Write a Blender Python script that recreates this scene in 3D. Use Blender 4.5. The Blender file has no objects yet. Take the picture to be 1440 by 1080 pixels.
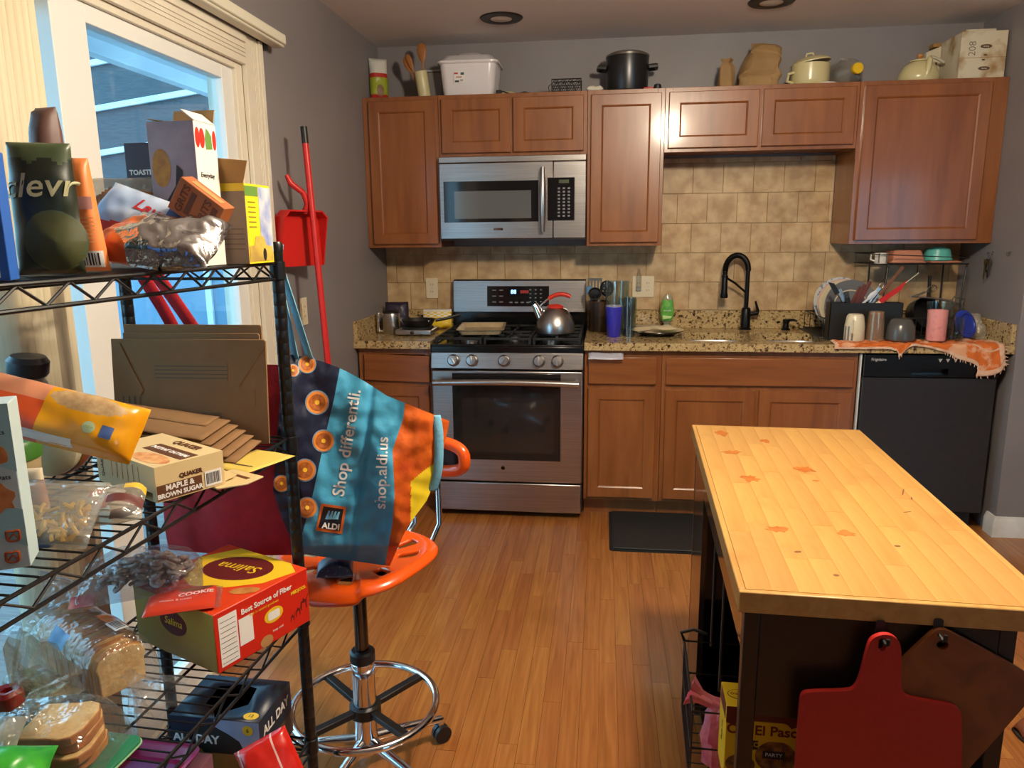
import bpy, math, random
from mathutils import Vector, Matrix, Euler, noise
from mathutils.geometry import tessellate_polygon

# ------------------------------------------------------------------ camera, world, lights, exposure
scene = bpy.context.scene
col = scene.collection
CAM = Vector((0.856687, -4.251402, 1.434209))
YAW, PIT, ROL, FPX = -0.123889, -0.198277, -0.009856, 1045.0
_F = Vector((math.sin(YAW) * math.cos(PIT), math.cos(YAW) * math.cos(PIT), math.sin(PIT)))
_R = Vector((math.cos(YAW), -math.sin(YAW), 0)); _U = _R.cross(_F)
CR = _R * math.cos(ROL) + _U * math.sin(ROL); CU = -_R * math.sin(ROL) + _U * math.cos(ROL)
cd = bpy.data.cameras.new('camera'); cam = bpy.data.objects.new('camera', cd); col.objects.link(cam)
cd.sensor_width = 36; cd.lens = 36 * FPX / 1440; cd.clip_start = 0.05
cam.matrix_world = Matrix(((CR.x, CU.x, -_F.x, CAM.x), (CR.y, CU.y, -_F.y, CAM.y), (CR.z, CU.z, -_F.z, CAM.z), (0, 0, 0, 1)))
scene.camera = cam

def P(u, v, x=None, y=None, z=None):
    """pixel of the 1440x1080 photograph + one known world coordinate -> world point"""
    r = _F + CR * ((u - 720) / FPX) - CU * ((v - 540) / FPX)
    a, val = (0, x) if x is not None else (1, y) if y is not None else (2, z)
    return CAM + r * ((val - CAM[a]) / r[a])

world = bpy.data.worlds.new('sky'); scene.world = world; world.use_nodes = True
bg = world.node_tree.nodes['Background']
bg.inputs[0].default_value = (0.36, 0.68, 1.0, 1); bg.inputs[1].default_value = 3.0

def lamp(name, kind, loc, power, color, size=0.3, rot=(0, 0, 0), spread=None):
    d = bpy.data.lights.new(name, kind); d.energy = power; d.color = color
    if kind == 'AREA':
        d.shape = 'DISK'; d.size = size
        if spread: d.spread = spread
    elif kind == 'POINT': d.shadow_soft_size = size
    o = bpy.data.objects.new(name, d); col.objects.link(o); o.location = loc; o.rotation_euler = rot
    return o
WARM = (1.0, 0.86, 0.66)
lamp('island_lamp_offscreen', 'POINT', (1.35, -2.75, 2.26), 54, WARM, 0.09)
vs = scene.view_settings
vs.view_transform = 'Standard'; vs.look = 'None'; vs.gamma = 1.0; vs.use_curve_mapping = False
vs.exposure = 1.3

# ------------------------------------------------------------------ materials
def lin(c):
    c = c / 255.0
    return c / 12.92 if c <= 0.04045 else ((c + 0.055) / 1.055) ** 2.4
def S(r, g, b): return (lin(r), lin(g), lin(b), 1.0)
_mats = {}
def newmat(name):
    m = bpy.data.materials.new(name); m.use_nodes = True
    return m, m.node_tree.nodes, m.node_tree.links, m.node_tree.nodes['Principled BSDF']
def mat(name, c, rough=0.5, metal=0.0, c2=None, scale=20.0, stretch=(1, 1, 1), bump=0.0, bscale=None, spec=0.5, emit=None, coat=0.0, detail=4.0, lo=0.35, hi=0.65):
    """principled material; c, c2 sRGB triples mixed by a stretched noise, optional noise bump"""
    if name in _mats: return _mats[name]
    m, N, L, B = newmat(name)
    B.inputs['Base Color'].default_value = S(*c)
    B.inputs['Roughness'].default_value = rough; B.inputs['Metallic'].default_value = metal
    B.inputs['Specular IOR Level'].default_value = spec
    B.inputs['Coat Weight'].default_value = coat; B.inputs['Coat Roughness'].default_value = 0.15
    if c2 or bump:
        tc = N.new('ShaderNodeTexCoord'); mp = N.new('ShaderNodeMapping'); mp.inputs['Scale'].default_value = stretch
        L.new(tc.outputs['Object'], mp.inputs['Vector'])
    if c2:
        nz = N.new('ShaderNodeTexNoise'); nz.inputs['Scale'].default_value = scale; nz.inputs['Detail'].default_value = detail
        L.new(mp.outputs[0], nz.inputs['Vector'])
        rp = N.new('ShaderNodeValToRGB'); rp.color_ramp.elements[0].position = lo; rp.color_ramp.elements[1].position = hi
        rp.color_ramp.elements[0].color = S(*c); rp.color_ramp.elements[1].color = S(*c2)
        L.new(nz.outputs['Fac'], rp.inputs[0]); L.new(rp.outputs[0], B.inputs['Base Color'])
    if bump:
        nb = N.new('ShaderNodeTexNoise'); nb.inputs['Scale'].default_value = bscale or scale; nb.inputs['Detail'].default_value = 3
        L.new(mp.outputs[0], nb.inputs['Vector'])
        bp = N.new('ShaderNodeBump'); bp.inputs['Strength'].default_value = bump; bp.inputs['Distance'].default_value = 0.01
        L.new(nb.outputs['Fac'], bp.inputs['Height']); L.new(bp.outputs[0], B.inputs['Normal'])
    if emit:
        B.inputs['Emission Color'].default_value = S(*emit[0]); B.inputs['Emission Strength'].default_value = emit[1]
    _mats[name] = m
    return m
def clear(name, tint=(255, 255, 255), refl=0.12, rough=0.05, bump=0.0, bscale=40, milk=0.0):
    """thin clear film or glass: see-through with a facing-dependent gloss and an optional milky share"""
    if name in _mats: return _mats[name]
    m = bpy.data.materials.new(name); m.use_nodes = True; N, L = m.node_tree.nodes, m.node_tree.links
    N.remove(N['Principled BSDF']); out = N['Material Output']
    t = N.new('ShaderNodeBsdfTransparent'); t.inputs[0].default_value = S(*tint)
    g = N.new('ShaderNodeBsdfGlossy'); g.inputs['Roughness'].default_value = rough; g.inputs[0].default_value = (1, 1, 1, 1)
    lw = N.new('ShaderNodeLayerWeight'); lw.inputs[0].default_value = 0.5
    pw_ = N.new('ShaderNodeMath'); pw_.operation = 'POWER'; pw_.inputs[1].default_value = 3.0; L.new(lw.outputs['Facing'], pw_.inputs[0])
    mm = N.new('ShaderNodeMath'); mm.operation = 'MULTIPLY_ADD'; mm.inputs[1].default_value = 0.45; mm.inputs[2].default_value = refl
    L.new(pw_.outputs[0], mm.inputs[0])
    mx = N.new('ShaderNodeMixShader'); L.new(mm.outputs[0], mx.inputs[0]); L.new(t.outputs[0], mx.inputs[1]); L.new(g.outputs[0], mx.inputs[2])
    last = mx
    if milk:
        d = N.new('ShaderNodeBsdfDiffuse'); d.inputs[0].default_value = S(*tint)
        m2 = N.new('ShaderNodeMixShader'); m2.inputs[0].default_value = milk
        L.new(mx.outputs[0], m2.inputs[1]); L.new(d.outputs[0], m2.inputs[2]); last = m2
    if bump:
        tc = N.new('ShaderNodeTexCoord'); nb = N.new('ShaderNodeTexNoise'); nb.inputs['Scale'].default_value = bscale
        L.new(tc.outputs['Object'], nb.inputs['Vector'])
        bp = N.new('ShaderNodeBump'); bp.inputs['Strength'].default_value = bump; bp.inputs['Distance'].default_value = 0.02
        L.new(nb.outputs['Fac'], bp.inputs['Height']); L.new(bp.outputs[0], g.inputs['Normal']); L.new(bp.outputs[0], lw.inputs['Normal'])
    L.new(last.outputs[0], out.inputs[0]); _mats[name] = m
    return m
def wood(name, c1, c2, rough=0.35, stretch=(18, 18, 1.2), scale=3.0, coat=0.3, vary=0.0, world=False, bump=0.04, tint=None):
    """long-grained wood; vary shifts brightness per object and per mesh island"""
    if name in _mats: return _mats[name]
    m, N, L, B = newmat(name)
    B.inputs['Roughness'].default_value = rough; B.inputs['Coat Weight'].default_value = coat; B.inputs['Coat Roughness'].default_value = 0.12
    mp = N.new('ShaderNodeMapping'); mp.inputs['Scale'].default_value = stretch
    if world:
        ge = N.new('ShaderNodeNewGeometry'); L.new(ge.outputs['Position'], mp.inputs['Vector'])
    else:
        tc = N.new('ShaderNodeTexCoord'); L.new(tc.outputs['Object'], mp.inputs['Vector'])
    nz = N.new('ShaderNodeTexNoise'); nz.inputs['Scale'].default_value = scale; nz.inputs['Detail'].default_value = 6; nz.inputs['Distortion'].default_value = 0.6
    L.new(mp.outputs[0], nz.inputs['Vector'])
    rp = N.new('ShaderNodeValToRGB'); rp.color_ramp.elements[0].position = 0.3; rp.color_ramp.elements[1].position = 0.72
    rp.color_ramp.elements[0].color = S(*c1); rp.color_ramp.elements[1].color = S(*c2)
    L.new(nz.outputs['Fac'], rp.inputs[0]); src = rp.outputs[0]
    if vary:
        oi = N.new('ShaderNodeObjectInfo'); g2 = N.new('ShaderNodeNewGeometry')
        ad = N.new('ShaderNodeMath'); ad.operation = 'ADD'; L.new(oi.outputs['Random'], ad.inputs[0]); L.new(g2.outputs['Random Per Island'], ad.inputs[1])
        fr = N.new('ShaderNodeMath'); fr.operation = 'FRACT'; L.new(ad.outputs[0], fr.inputs[0])
        mr = N.new('ShaderNodeMapRange'); mr.inputs['To Min'].default_value = 1 - vary; mr.inputs['To Max'].default_value = 1 + vary
        L.new(fr.outputs[0], mr.inputs['Value'])
        hs = N.new('ShaderNodeHueSaturation'); L.new(mr.outputs[0], hs.inputs['Value']); L.new(src, hs.inputs['Color'])
        mh = N.new('ShaderNodeMapRange'); mh.inputs['To Min'].default_value = 0.5 - vary * 0.05; mh.inputs['To Max'].default_value = 0.5 + vary * 0.06
        L.new(fr.outputs[0], mh.inputs['Value']); L.new(mh.outputs[0], hs.inputs['Hue']); src = hs.outputs[0]
        if world:  # each board keeps its own grain
            va = N.new('ShaderNodeVectorMath'); va.operation = 'ADD'; cx = N.new('ShaderNodeCombineXYZ')
            ml = N.new('ShaderNodeMath'); ml.operation = 'MULTIPLY'; ml.inputs[1].default_value = 37.0; L.new(fr.outputs[0], ml.inputs[0])
            L.new(ml.outputs[0], cx.inputs['Z']); L.new(mp.outputs[0], va.inputs[0]); L.new(cx.outputs[0], va.inputs[1]); L.new(va.outputs[0], nz.inputs['Vector'])
    if tint:  # worn or stained patches with a shape of their own
        tc2 = N.new('ShaderNodeTexCoord'); n2 = N.new('ShaderNodeTexNoise'); n2.inputs['Scale'].default_value = tint[1]; n2.inputs['Detail'].default_value = 5
        ge2 = N.new('ShaderNodeNewGeometry'); L.new(ge2.outputs['Position'], n2.inputs['Vector'])
        r2 = N.new('ShaderNodeValToRGB'); r2.color_ramp.elements[0].position = tint[2]; r2.color_ramp.elements[1].position = tint[2] + 0.12
        r2.color_ramp.elements[0].color = (0, 0, 0, 1); r2.color_ramp.elements[1].color = (tint[3],) * 3 + (1,)
        L.new(n2.outputs['Fac'], r2.inputs[0])
        mc = N.new('ShaderNodeMix'); mc.data_type = 'RGBA'; L.new(r2.outputs[0], mc.inputs[0]); L.new(src, mc.inputs[6]); mc.inputs[7].default_value = S(*tint[0]); src = mc.outputs[2]
    L.new(src, B.inputs['Base Color'])
    if bump:
        bp = N.new('ShaderNodeBump'); bp.inputs['Strength'].default_value = bump; bp.inputs['Distance'].default_value = 0.004
        L.new(nz.outputs['Fac'], bp.inputs['Height']); L.new(bp.outputs[0], B.inputs['Normal'])
    _mats[name] = m
    return m
def speckle(name, stops, scale, rough, spec=0.5):
    """granite: two voronoi grains and a cloud over a colour ramp"""
    m, N, L, B = newmat(name)
    B.inputs['Roughness'].default_value = rough
    ge = N.new('ShaderNodeNewGeometry')
    n1 = N.new('ShaderNodeTexNoise'); n1.inputs['Scale'].default_value = scale; n1.inputs['Detail'].default_value = 5; n1.inputs['Roughness'].default_value = 0.7
    L.new(ge.outputs['Position'], n1.inputs['Vector'])
    v1 = N.new('ShaderNodeTexVoronoi'); v1.inputs['Scale'].default_value = scale * 1.6; L.new(ge.outputs['Position'], v1.inputs['Vector'])
    ad = N.new('ShaderNodeMath'); ad.operation = 'MULTIPLY_ADD'; ad.inputs[1].default_value = 0.25; L.new(v1.outputs['Color'], ad.inputs[0]); L.new(n1.outputs['Fac'], ad.inputs[2])
    rp = N.new('ShaderNodeValToRGB')
    while len(rp.color_ramp.elements) < len(stops): rp.color_ramp.elements.new(0.5)
    for e, (p, c) in zip(rp.color_ramp.elements, stops): e.position = p; e.color = S(*c)
    L.new(ad.outputs[0], rp.inputs[0]); L.new(rp.outputs[0], B.inputs['Base Color'])
    return m

# ------------------------------------------------------------------ mesh helpers
class MB:
    def __init__(s): s.v, s.f, s.m = [], [], []
    def add(s, vs, fs, m=0, M=None):
        b = len(s.v)
        s.v += [tuple(M @ Vector(p)) if M else tuple(p) for p in vs]
        s.f += [tuple(b + i for i in f) for f in fs]; s.m += [m] * len(fs)
        return s
    def box(s, x0, x1, y0, y1, z0, z1, m=0, M=None):
        return s.add([(x0, y0, z0), (x1, y0, z0), (x1, y1, z0), (x0, y1, z0), (x0, y0, z1), (x1, y0, z1), (x1, y1, z1), (x0, y1, z1)],
                     [(0, 3, 2, 1), (4, 5, 6, 7), (0, 1, 5, 4), (1, 2, 6, 5), (2, 3, 7, 6), (3, 0, 4, 7)], m, M)
    def tube(s, pts, r, n=8, closed=False, m=0, M=None, caps=True):
        pts = [Vector(p) for p in pts]; k = len(pts); rr = r if isinstance(r, (list, tuple)) else [r] * k
        T = []
        for i in range(k):
            a = pts[(i - 1) % k] if (closed or i) else pts[0]; b = pts[(i + 1) % k] if (closed or i < k - 1) else pts[-1]
            d = (b - a); T.append(d.normalized() if d.length > 1e-9 else Vector((0, 0, 1)))
        ref = Vector((0, 0, 1)) if abs(T[0].z) < 0.9 else Vector((1, 0, 0))
        nx = T[0].cross(ref).normalized(); vs = []
        for i in range(k):
            nx = (nx - T[i] * nx.dot(T[i])).normalized(); ny = T[i].cross(nx)
            for j in range(n):
                a = 2 * math.pi * j / n
                vs.append(pts[i] + (nx * math.cos(a) + ny * math.sin(a)) * rr[i])
        fs = []
        for i in range(k if closed else k - 1):
            i2 = (i + 1) % k
            for j in range(n):
                j2 = (j + 1) % n; fs.append((i * n + j, i * n + j2, i2 * n + j2, i2 * n + j))
        if caps and not closed: fs += [tuple(range(n - 1, -1, -1)), tuple((k - 1) * n + j for j in range(n))]
        return s.add(vs, fs, m, M)
    def cyl(s, p0, p1, r0, r1=None, n=16, m=0, M=None): return s.tube([p0, p1], [r0, r0 if r1 is None else r1], n, False, m, M)
    def lathe(s, prof, n=28, c=(0, 0, 0), m=0, M=None, pleat=None, cap0=True, cap1=True, sx=1, sy=1, mf=None):
        vs, fs, b0 = [], [], len(s.f)
        for i, (r, z) in enumerate(prof):
            for j in range(n):
                a = 2 * math.pi * j / n; q = 1.0
                if pleat: q += pleat[1] * math.sin(pleat[0] * a + z * pleat[2]) * (pleat[3](z) if len(pleat) > 3 else 1)
                vs.append((c[0] + r * q * math.cos(a) * sx, c[1] + r * q * math.sin(a) * sy, c[2] + z))
        for i in range(len(prof) - 1):
            for j in range(n):
                j2 = (j + 1) % n; fs.append((i * n + j, i * n + j2, (i + 1) * n + j2, (i + 1) * n + j))
        if cap0 and prof[0][0] > 1e-5: fs.append(tuple(range(n - 1, -1, -1)))
        if cap1 and prof[-1][0] > 1e-5: fs.append(tuple((len(prof) - 1) * n + j for j in range(n)))
        s.add(vs, fs, m, M)
        if mf:
            for i in range(len(prof) - 1):
                for j in range(n): s.m[b0 + i * n + j] = mf(i, j)
        return s
    def prism(s, poly, z0, z1, m=0, M=None):
        n = len(poly)
        if sum(poly[i][0] * poly[(i + 1) % n][1] - poly[(i + 1) % n][0] * poly[i][1] for i in range(n)) < 0: poly = poly[::-1]
        vs = [(x, y, z0) for x, y in poly] + [(x, y, z1) for x, y in poly]
        fs = [tuple(range(n - 1, -1, -1)), tuple(range(n, 2 * n))] + [(i, (i + 1) % n, n + (i + 1) % n, n + i) for i in range(n)]
        return s.add(vs, fs, m, M)
    def sheet(s, g, m=0, mf=None, flip=False):
        """grid of points g[i][j] -> quads"""
        nu, nv = len(g), len(g[0]); vs = [p for row in g for p in row]; fs = []; ms = []
        for i in range(nu - 1):
            for j in range(nv - 1):
                q = (i * nv + j, (i + 1) * nv + j, (i + 1) * nv + j + 1, i * nv + j + 1)
                fs.append(q[::-1] if flip else q); ms.append(mf(i, j) if mf else m)
        b = len(s.m); s.add(vs, fs); s.m[b:] = ms
        return s
    def build(s, name, mats, parent=None, bevel=0.0, seg=2, smooth=True, angle=38, solid=0.0, loc=None, rot=None, sub=0):
        me = bpy.data.meshes.new(name); me.from_pydata(s.v, [], s.f)
        mats = mats if isinstance(mats, (list, tuple)) else [mats]
        for q in mats: me.materials.append(q)
        if len(mats) > 1: me.polygons.foreach_set('material_index', s.m)
        me.validate(); me.update()
        if smooth:
            me.polygons.foreach_set('use_smooth', [True] * len(me.polygons)); me.set_sharp_from_angle(angle=math.radians(angle))
        o = bpy.data.objects.new(name, me); col.objects.link(o)
        if parent: o.parent = parent
        if loc: o.location = loc
        if rot: o.rotation_euler = rot
        if solid:
            d = o.modifiers.new('thickness', 'SOLIDIFY'); d.thickness = solid; d.offset = 0
        if bevel:
            b = o.modifiers.new('edge', 'BEVEL'); b.width = bevel; b.segments = seg; b.limit_method = 'ANGLE'; b.angle_limit = math.radians(50)
        if sub:
            d = o.modifiers.new('round', 'SUBSURF'); d.levels = sub; d.render_levels = sub
        return o
def thing(name, label, cat, loc=(0, 0, 0), rot=0.0, group=None, kind=None):
    o = bpy.data.objects.new(name, None); col.objects.link(o); o.empty_display_size = 0.05
    o.location = loc; o.rotation_euler = rot if isinstance(rot, (tuple, list, Euler)) else (0, 0, rot)
    return tag(o, label, cat, group, kind)
def tag(o, label=None, cat=None, group=None, kind=None):
    for k, v in (('label', label), ('category', cat), ('group', group), ('kind', kind)):
        if v: o[k] = v
    return o
def struct(o, label, cat):
    return tag(o, label, cat, None, 'structure')
def settle(root, z, sink=0.0008):
    """lower or lift a thing so that its lowest point rests on height z"""
    lo = []
    def walk(o, M):
        M = M @ o.matrix_basis
        if o.type == 'MESH': lo.append(min((M @ v.co).z for v in o.data.vertices))
        for c in o.children: walk(c, M)
    walk(root, Matrix()); root.location.z += z - sink - min(lo)
    return root
def copy_tree(o, parent=None):
    c = o.copy(); col.objects.link(c); c.parent = parent
    for ch in list(o.children): copy_tree(ch, c)
    return c
def mesh_text(body, size, m, name='lettering', align='CENTER', extrude=0.0002, shear=0.0, spacing=1.0, bold=0.0):
    cu = bpy.data.curves.new('t', 'FONT'); cu.body = body; cu.size = size; cu.align_x = align; cu.align_y = 'CENTER'
    cu.extrude = extrude; cu.shear = shear; cu.space_character = spacing; cu.offset = bold; cu.resolution_u = 3
    t = bpy.data.objects.new('t', cu); me = bpy.data.meshes.new_from_object(t); me.name = name
    bpy.data.objects.remove(t); bpy.data.curves.remove(cu)
    me.materials.clear(); me.materials.append(m)
    return me
def text(body, size, m, parent, M, name='lettering', **k):
    """M: 4x4 with columns u, v, normal, origin in the parent's space"""
    me = mesh_text(body, size, m, name, **k); me.transform(M)
    o = bpy.data.objects.new(name, me); col.objects.link(o); o.parent = parent
    return o
def frame(o, u, v):
    u = Vector(u).normalized(); v = Vector(v).normalized(); n = u.cross(v)
    return Matrix(((u.x, v.x, n.x, o[0]), (u.y, v.y, n.y, o[1]), (u.z, v.z, n.z, o[2]), (0, 0, 0, 1)))
def oval(rx, ry, n=24, c=(0, 0), a=0.0, p=2.0):
    out = []
    for i in range(n):
        t = 2 * math.pi * i / n; x = math.copysign(abs(math.cos(t)) ** (2 / p), math.cos(t)) * rx; y = math.copysign(abs(math.sin(t)) ** (2 / p), math.sin(t)) * ry
        out.append((c[0] + x * math.cos(a) - y * math.sin(a), c[1] + x * math.sin(a) + y * math.cos(a)))
    return out
def rect(x0, x1, y0, y1): return [(x0, y0), (x1, y0), (x1, y1), (x0, y1)]
def rrect(w, h, r, n=5, c=(0, 0)):
    out = []
    for cx, cy, a0 in ((w / 2 - r, h / 2 - r, 0), (-w / 2 + r, h / 2 - r, 90), (-w / 2 + r, -h / 2 + r, 180), (w / 2 - r, -h / 2 + r, 270)):
        for i in range(n + 1):
            a = math.radians(a0 + 90 * i / n); out.append((c[0] + cx + r * math.cos(a), c[1] + cy + r * math.sin(a)))
    return out
def nz(p, s=1.0, seed=0.0): return noise.noise(Vector((p[0] * s + seed * 7.31, p[1] * s - seed * 3.17, (p[2] if len(p) > 2 else 0) * s + seed)))
class Face:
    """a face of a w x d x h carton (local x, y centred, z up from 0) to print on"""
    def __init__(s, root, w, d, h): s.r, s.w, s.d, s.h = root, w, d, h
    def M(s, face, off=0.0):
        w, d, h = s.w / 2 + off, s.d / 2 + off, s.h
        return {'F': frame((0, -d, h / 2), (1, 0, 0), (0, 0, 1)), 'B': frame((0, d, h / 2), (-1, 0, 0), (0, 0, 1)),
                'R': frame((w, 0, h / 2), (0, 1, 0), (0, 0, 1)), 'L': frame((-w, 0, h / 2), (0, -1, 0), (0, 0, 1)),
                'T': frame((0, 0, h + off), (1, 0, 0), (0, 1, 0))}[face]
    def patch(s, face, poly, m, name='printed_panel', off=0.0002, th=0.0003, rot=0):
        return MB().prism(poly, 0, th, 0, s.M(face, off) @ Matrix.Rotation(rot, 4, 'Z')).build(name, m, s.r, smooth=False)
    def text(s, face, body, size, m, u=0.0, v=0.0, rot=0.0, off=0.0007, **k):
        return text(body, size, m, s.r, s.M(face, off) @ Matrix.Translation((u, v, 0)) @ Matrix.Rotation(rot, 4, 'Z'), **k)
    def barcode(s, face, u, v, w, h, rot=0.0, off=0.0006, n=14, black=None, white=None):
        M = s.M(face, off) @ Matrix.Translation((u, v, 0)) @ Matrix.Rotation(rot, 4, 'Z')
        MB().prism(rect(-w / 2, w / 2, -h / 2, h / 2), 0, 0.0003, 0, M).build('barcode_label', white or WHITEP, s.r, smooth=False)
        b = MB(); rnd = random.Random(n * 7 + int(w * 1e4)); x = -w * 0.42
        while x < w * 0.42:
            q = rnd.uniform(0.3, 1.3) * w * 0.03; b.prism(rect(x, x + q, -h * 0.36, h * 0.36), 0.0003, 0.0005, 0, M); x += q + rnd.uniform(0.4, 1.2) * w * 0.03
        tag(b.build('barcode_bars', black or INK, s.r, smooth=False), kind='stuff')
def carton(name, label, cat, w, d, h, loc, rot, mats, group=None, bevel=0.0012):
    """closed carton; mats: dict of face letters (F B L R T U) or one material"""
    root = thing(name, label, cat, loc, rot, group); b = MB(); order = 'UTFRBL'
    ml = [mats] * 6 if not isinstance(mats, dict) else [mats.get(k, mats.get('*')) for k in order]
    b.box(-w / 2, w / 2, -d / 2, d / 2, 0, h); b.m = list(range(6))
    b.build('carton_body', ml, root, bevel=bevel)
    return root, Face(root, w, d, h)
def pillow(name, parent, w, l, t, mats, mf=None, n=(30, 30), seed=1.0, crumple=0.004, crimp=0.1, p=3.0, cs=18.0, flat=0.35, taper=0.0):
    """filled pouch lying in local xy, thickness along z (0..t); returns (object, height function)"""
    nu, nv = n
    def prof(a, b):
        e = max(0.0, 1 - abs(a) ** p) ** 0.55
        q = min(1.0, (1 - abs(b)) / crimp) if crimp else 1.0
        g = (q * q * (3 - 2 * q)) * max(0.0, 1 - abs(b) ** 4 * 0.6)
        return e * g
    def pt(a, b, side):
        x, y = a * w / 2 * (1 - taper * (b + 1) / 2), b * l / 2
        T = prof(a, b); k = nz((x, y, side * 0.05), cs, seed) * crumple + nz((x, y, side * 0.05), cs * 2.7, seed + 3) * crumple * 0.45
        edge = min(1.0, T * 3)
        z = (t * (1 - flat) * T if side > 0 else -t * flat * T) + k * edge * (1 if side > 0 else 0.3) + nz((x, y, 0), cs * 0.5, seed + 9) * crumple * 0.8
        return Vector((x + nz((x, y, 1), cs, seed + 5) * crumple * 0.5, y, z + t * flat))
    b = MB()
    for side in (1, -1):
        g = [[pt(-1 + 2 * i / nu, -1 + 2 * j / nv, side) for j in range(nv + 1)] for i in range(nu + 1)]
        b.sheet(g, mf=(lambda i, j, s_=side: mf(-1 + 2 * (i + .5) / nu, -1 + 2 * (j + .5) / nv, s_)) if mf else None, flip=side < 0)
    o = b.build(name, mats, parent, angle=60)
    return o, (lambda x, y: pt(2 * x / w, 2 * y / l, 1).z)
def drape_text(body, size, m, parent, hf, u, v, rot=0.0, name='lettering', off=0.0012, **k):
    """lettering that follows a pouch's top surface"""
    me = mesh_text(body, size, m, name, extrude=0.0, **k)
    R = Matrix.Translation((u, v, 0)) @ Matrix.Rotation(rot, 4, 'Z'); me.transform(R)
    for q in me.vertices: q.co.z = hf(q.co.x, q.co.y) + off
    o = bpy.data.objects.new(name, me); col.objects.link(o); o.parent = parent
    return o
def drape_patch(name, poly_c, m, parent, hf, off=0.0008, n=10):
    """print patch (x0,x1,y0,y1) or ('o',cx,cy,rx,ry) that follows a pouch's top surface"""
    b = MB()
    if poly_c[0] == 'o':
        _, cx, cy, rx, ry = poly_c; g = [[Vector((cx + rx * k / 4 * math.cos(2 * math.pi * j / 20), cy + ry * k / 4 * math.sin(2 * math.pi * j / 20), 0)) for j in range(21)] for k in range(5)]
    else:
        x0, x1, y0, y1 = poly_c; g = [[Vector((x0 + (x1 - x0) * i / n, y0 + (y1 - y0) * j / n, 0)) for j in range(n + 1)] for i in range(n + 1)]
    for row in g:
        for q in row: q.z = hf(q.x, q.y) + off
    b.sheet(g); return b.build(name, m, parent)

INK = mat('black_ink', (22, 20, 20), 0.6); WHITEP = mat('white_print', (232, 228, 222), 0.6)
# ------------------------------------------------------------------ base materials
WALL = mat('grey_wall_paint', (135, 129, 130), 0.5, c2=(129, 123, 124), scale=3, bump=0.03, bscale=60)
CEIL = mat('white_ceiling_paint', (232, 228, 226), 0.8, c2=(226, 222, 220), scale=2)
TRIMW = mat('cream_white_gloss_paint', (222, 214, 196), 0.35, c2=(214, 205, 186), scale=5)
CAB = wood('stained_maple', (124, 70, 32), (150, 90, 46), rough=0.34, stretch=(9, 9, 1.0), scale=2.2, coat=0.35)
CABH = wood('stained_maple_horizontal', (124, 70, 32), (150, 90, 46), rough=0.34, stretch=(1.0, 9, 9), scale=2.2, coat=0.35)
STEEL = mat('brushed_stainless_steel', (190, 186, 184), 0.28, 1.0, c2=(172, 168, 166), scale=4, stretch=(1, 1, 60), bump=0.02, bscale=30)
STEELV = mat('brushed_steel_side', (186, 182, 180), 0.3, 1.0)
CHROME = mat('polished_chrome', (225, 225, 228), 0.07, 1.0)
BLACKG = mat('black_enamel_gloss', (14, 14, 15), 0.16)
BLACKM = mat('matte_black_metal', (20, 19, 19), 0.42)
IRON = mat('cast_iron', (18, 18, 19), 0.65, bump=0.1, bscale=90)
BLACKP = mat('black_plastic', (24, 23, 23), 0.45)
GLASSB = mat('smoked_oven_glass', (26, 24, 26), 0.08)
OVENW = mat('oven_window_glass', (34, 31, 32), 0.06, coat=0.5)
GRAN = speckle('gold_granite', [(0.42, (28, 22, 18)), (0.5, (92, 72, 48)), (0.56, (168, 138, 92)), (0.68, (196, 172, 124)), (0.82, (120, 92, 56))], 55, 0.18)
GROUT = mat('sand_grout', (184, 156, 114), 0.9, bump=0.1, bscale=80)
TILE = mat('travertine_tile', (170, 136, 94), 0.45, c2=(208, 178, 134), scale=13, detail=9, bump=0.06, bscale=30)
# give every tile its own cut of stone
_n = TILE.node_tree; _oi = _n.nodes.new('ShaderNodeObjectInfo'); _hs = _n.nodes.new('ShaderNodeHueSaturation'); _mr = _n.nodes.new('ShaderNodeMapRange')
_mr.inputs['To Min'].default_value = 0.92; _mr.inputs['To Max'].default_value = 1.06
_n.links.new(_oi.outputs['Random'], _mr.inputs['Value']); _n.links.new(_mr.outputs[0], _hs.inputs['Value'])
_bs = _n.nodes['Principled BSDF']; _src = _bs.inputs['Base Color'].links[0].from_socket
_n.links.new(_src, _hs.inputs['Color']); _n.links.new(_hs.outputs[0], _bs.inputs['Base Color'])
_tc = [q for q in _n.nodes if q.type == 'TEX_COORD'][0]; _mp = [q for q in _n.nodes if q.type == 'MAPPING'][0]
_va = _n.nodes.new('ShaderNodeVectorMath'); _va.operation = 'ADD'; _n.links.new(_tc.outputs['Object'], _va.inputs[0]); _n.links.new(_oi.outputs['Location'], _va.inputs[1]); _n.links.new(_va.outputs[0], _mp.inputs['Vector'])
PLANK = wood('oak_floor_strip', (144, 86, 40), (170, 108, 54), rough=0.26, stretch=(22, 1.1, 1), scale=3.0, coat=0.25, vary=0.09, world=True, bump=0.02, tint=((128, 76, 36), 1.6, 0.62, 0.5))

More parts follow.
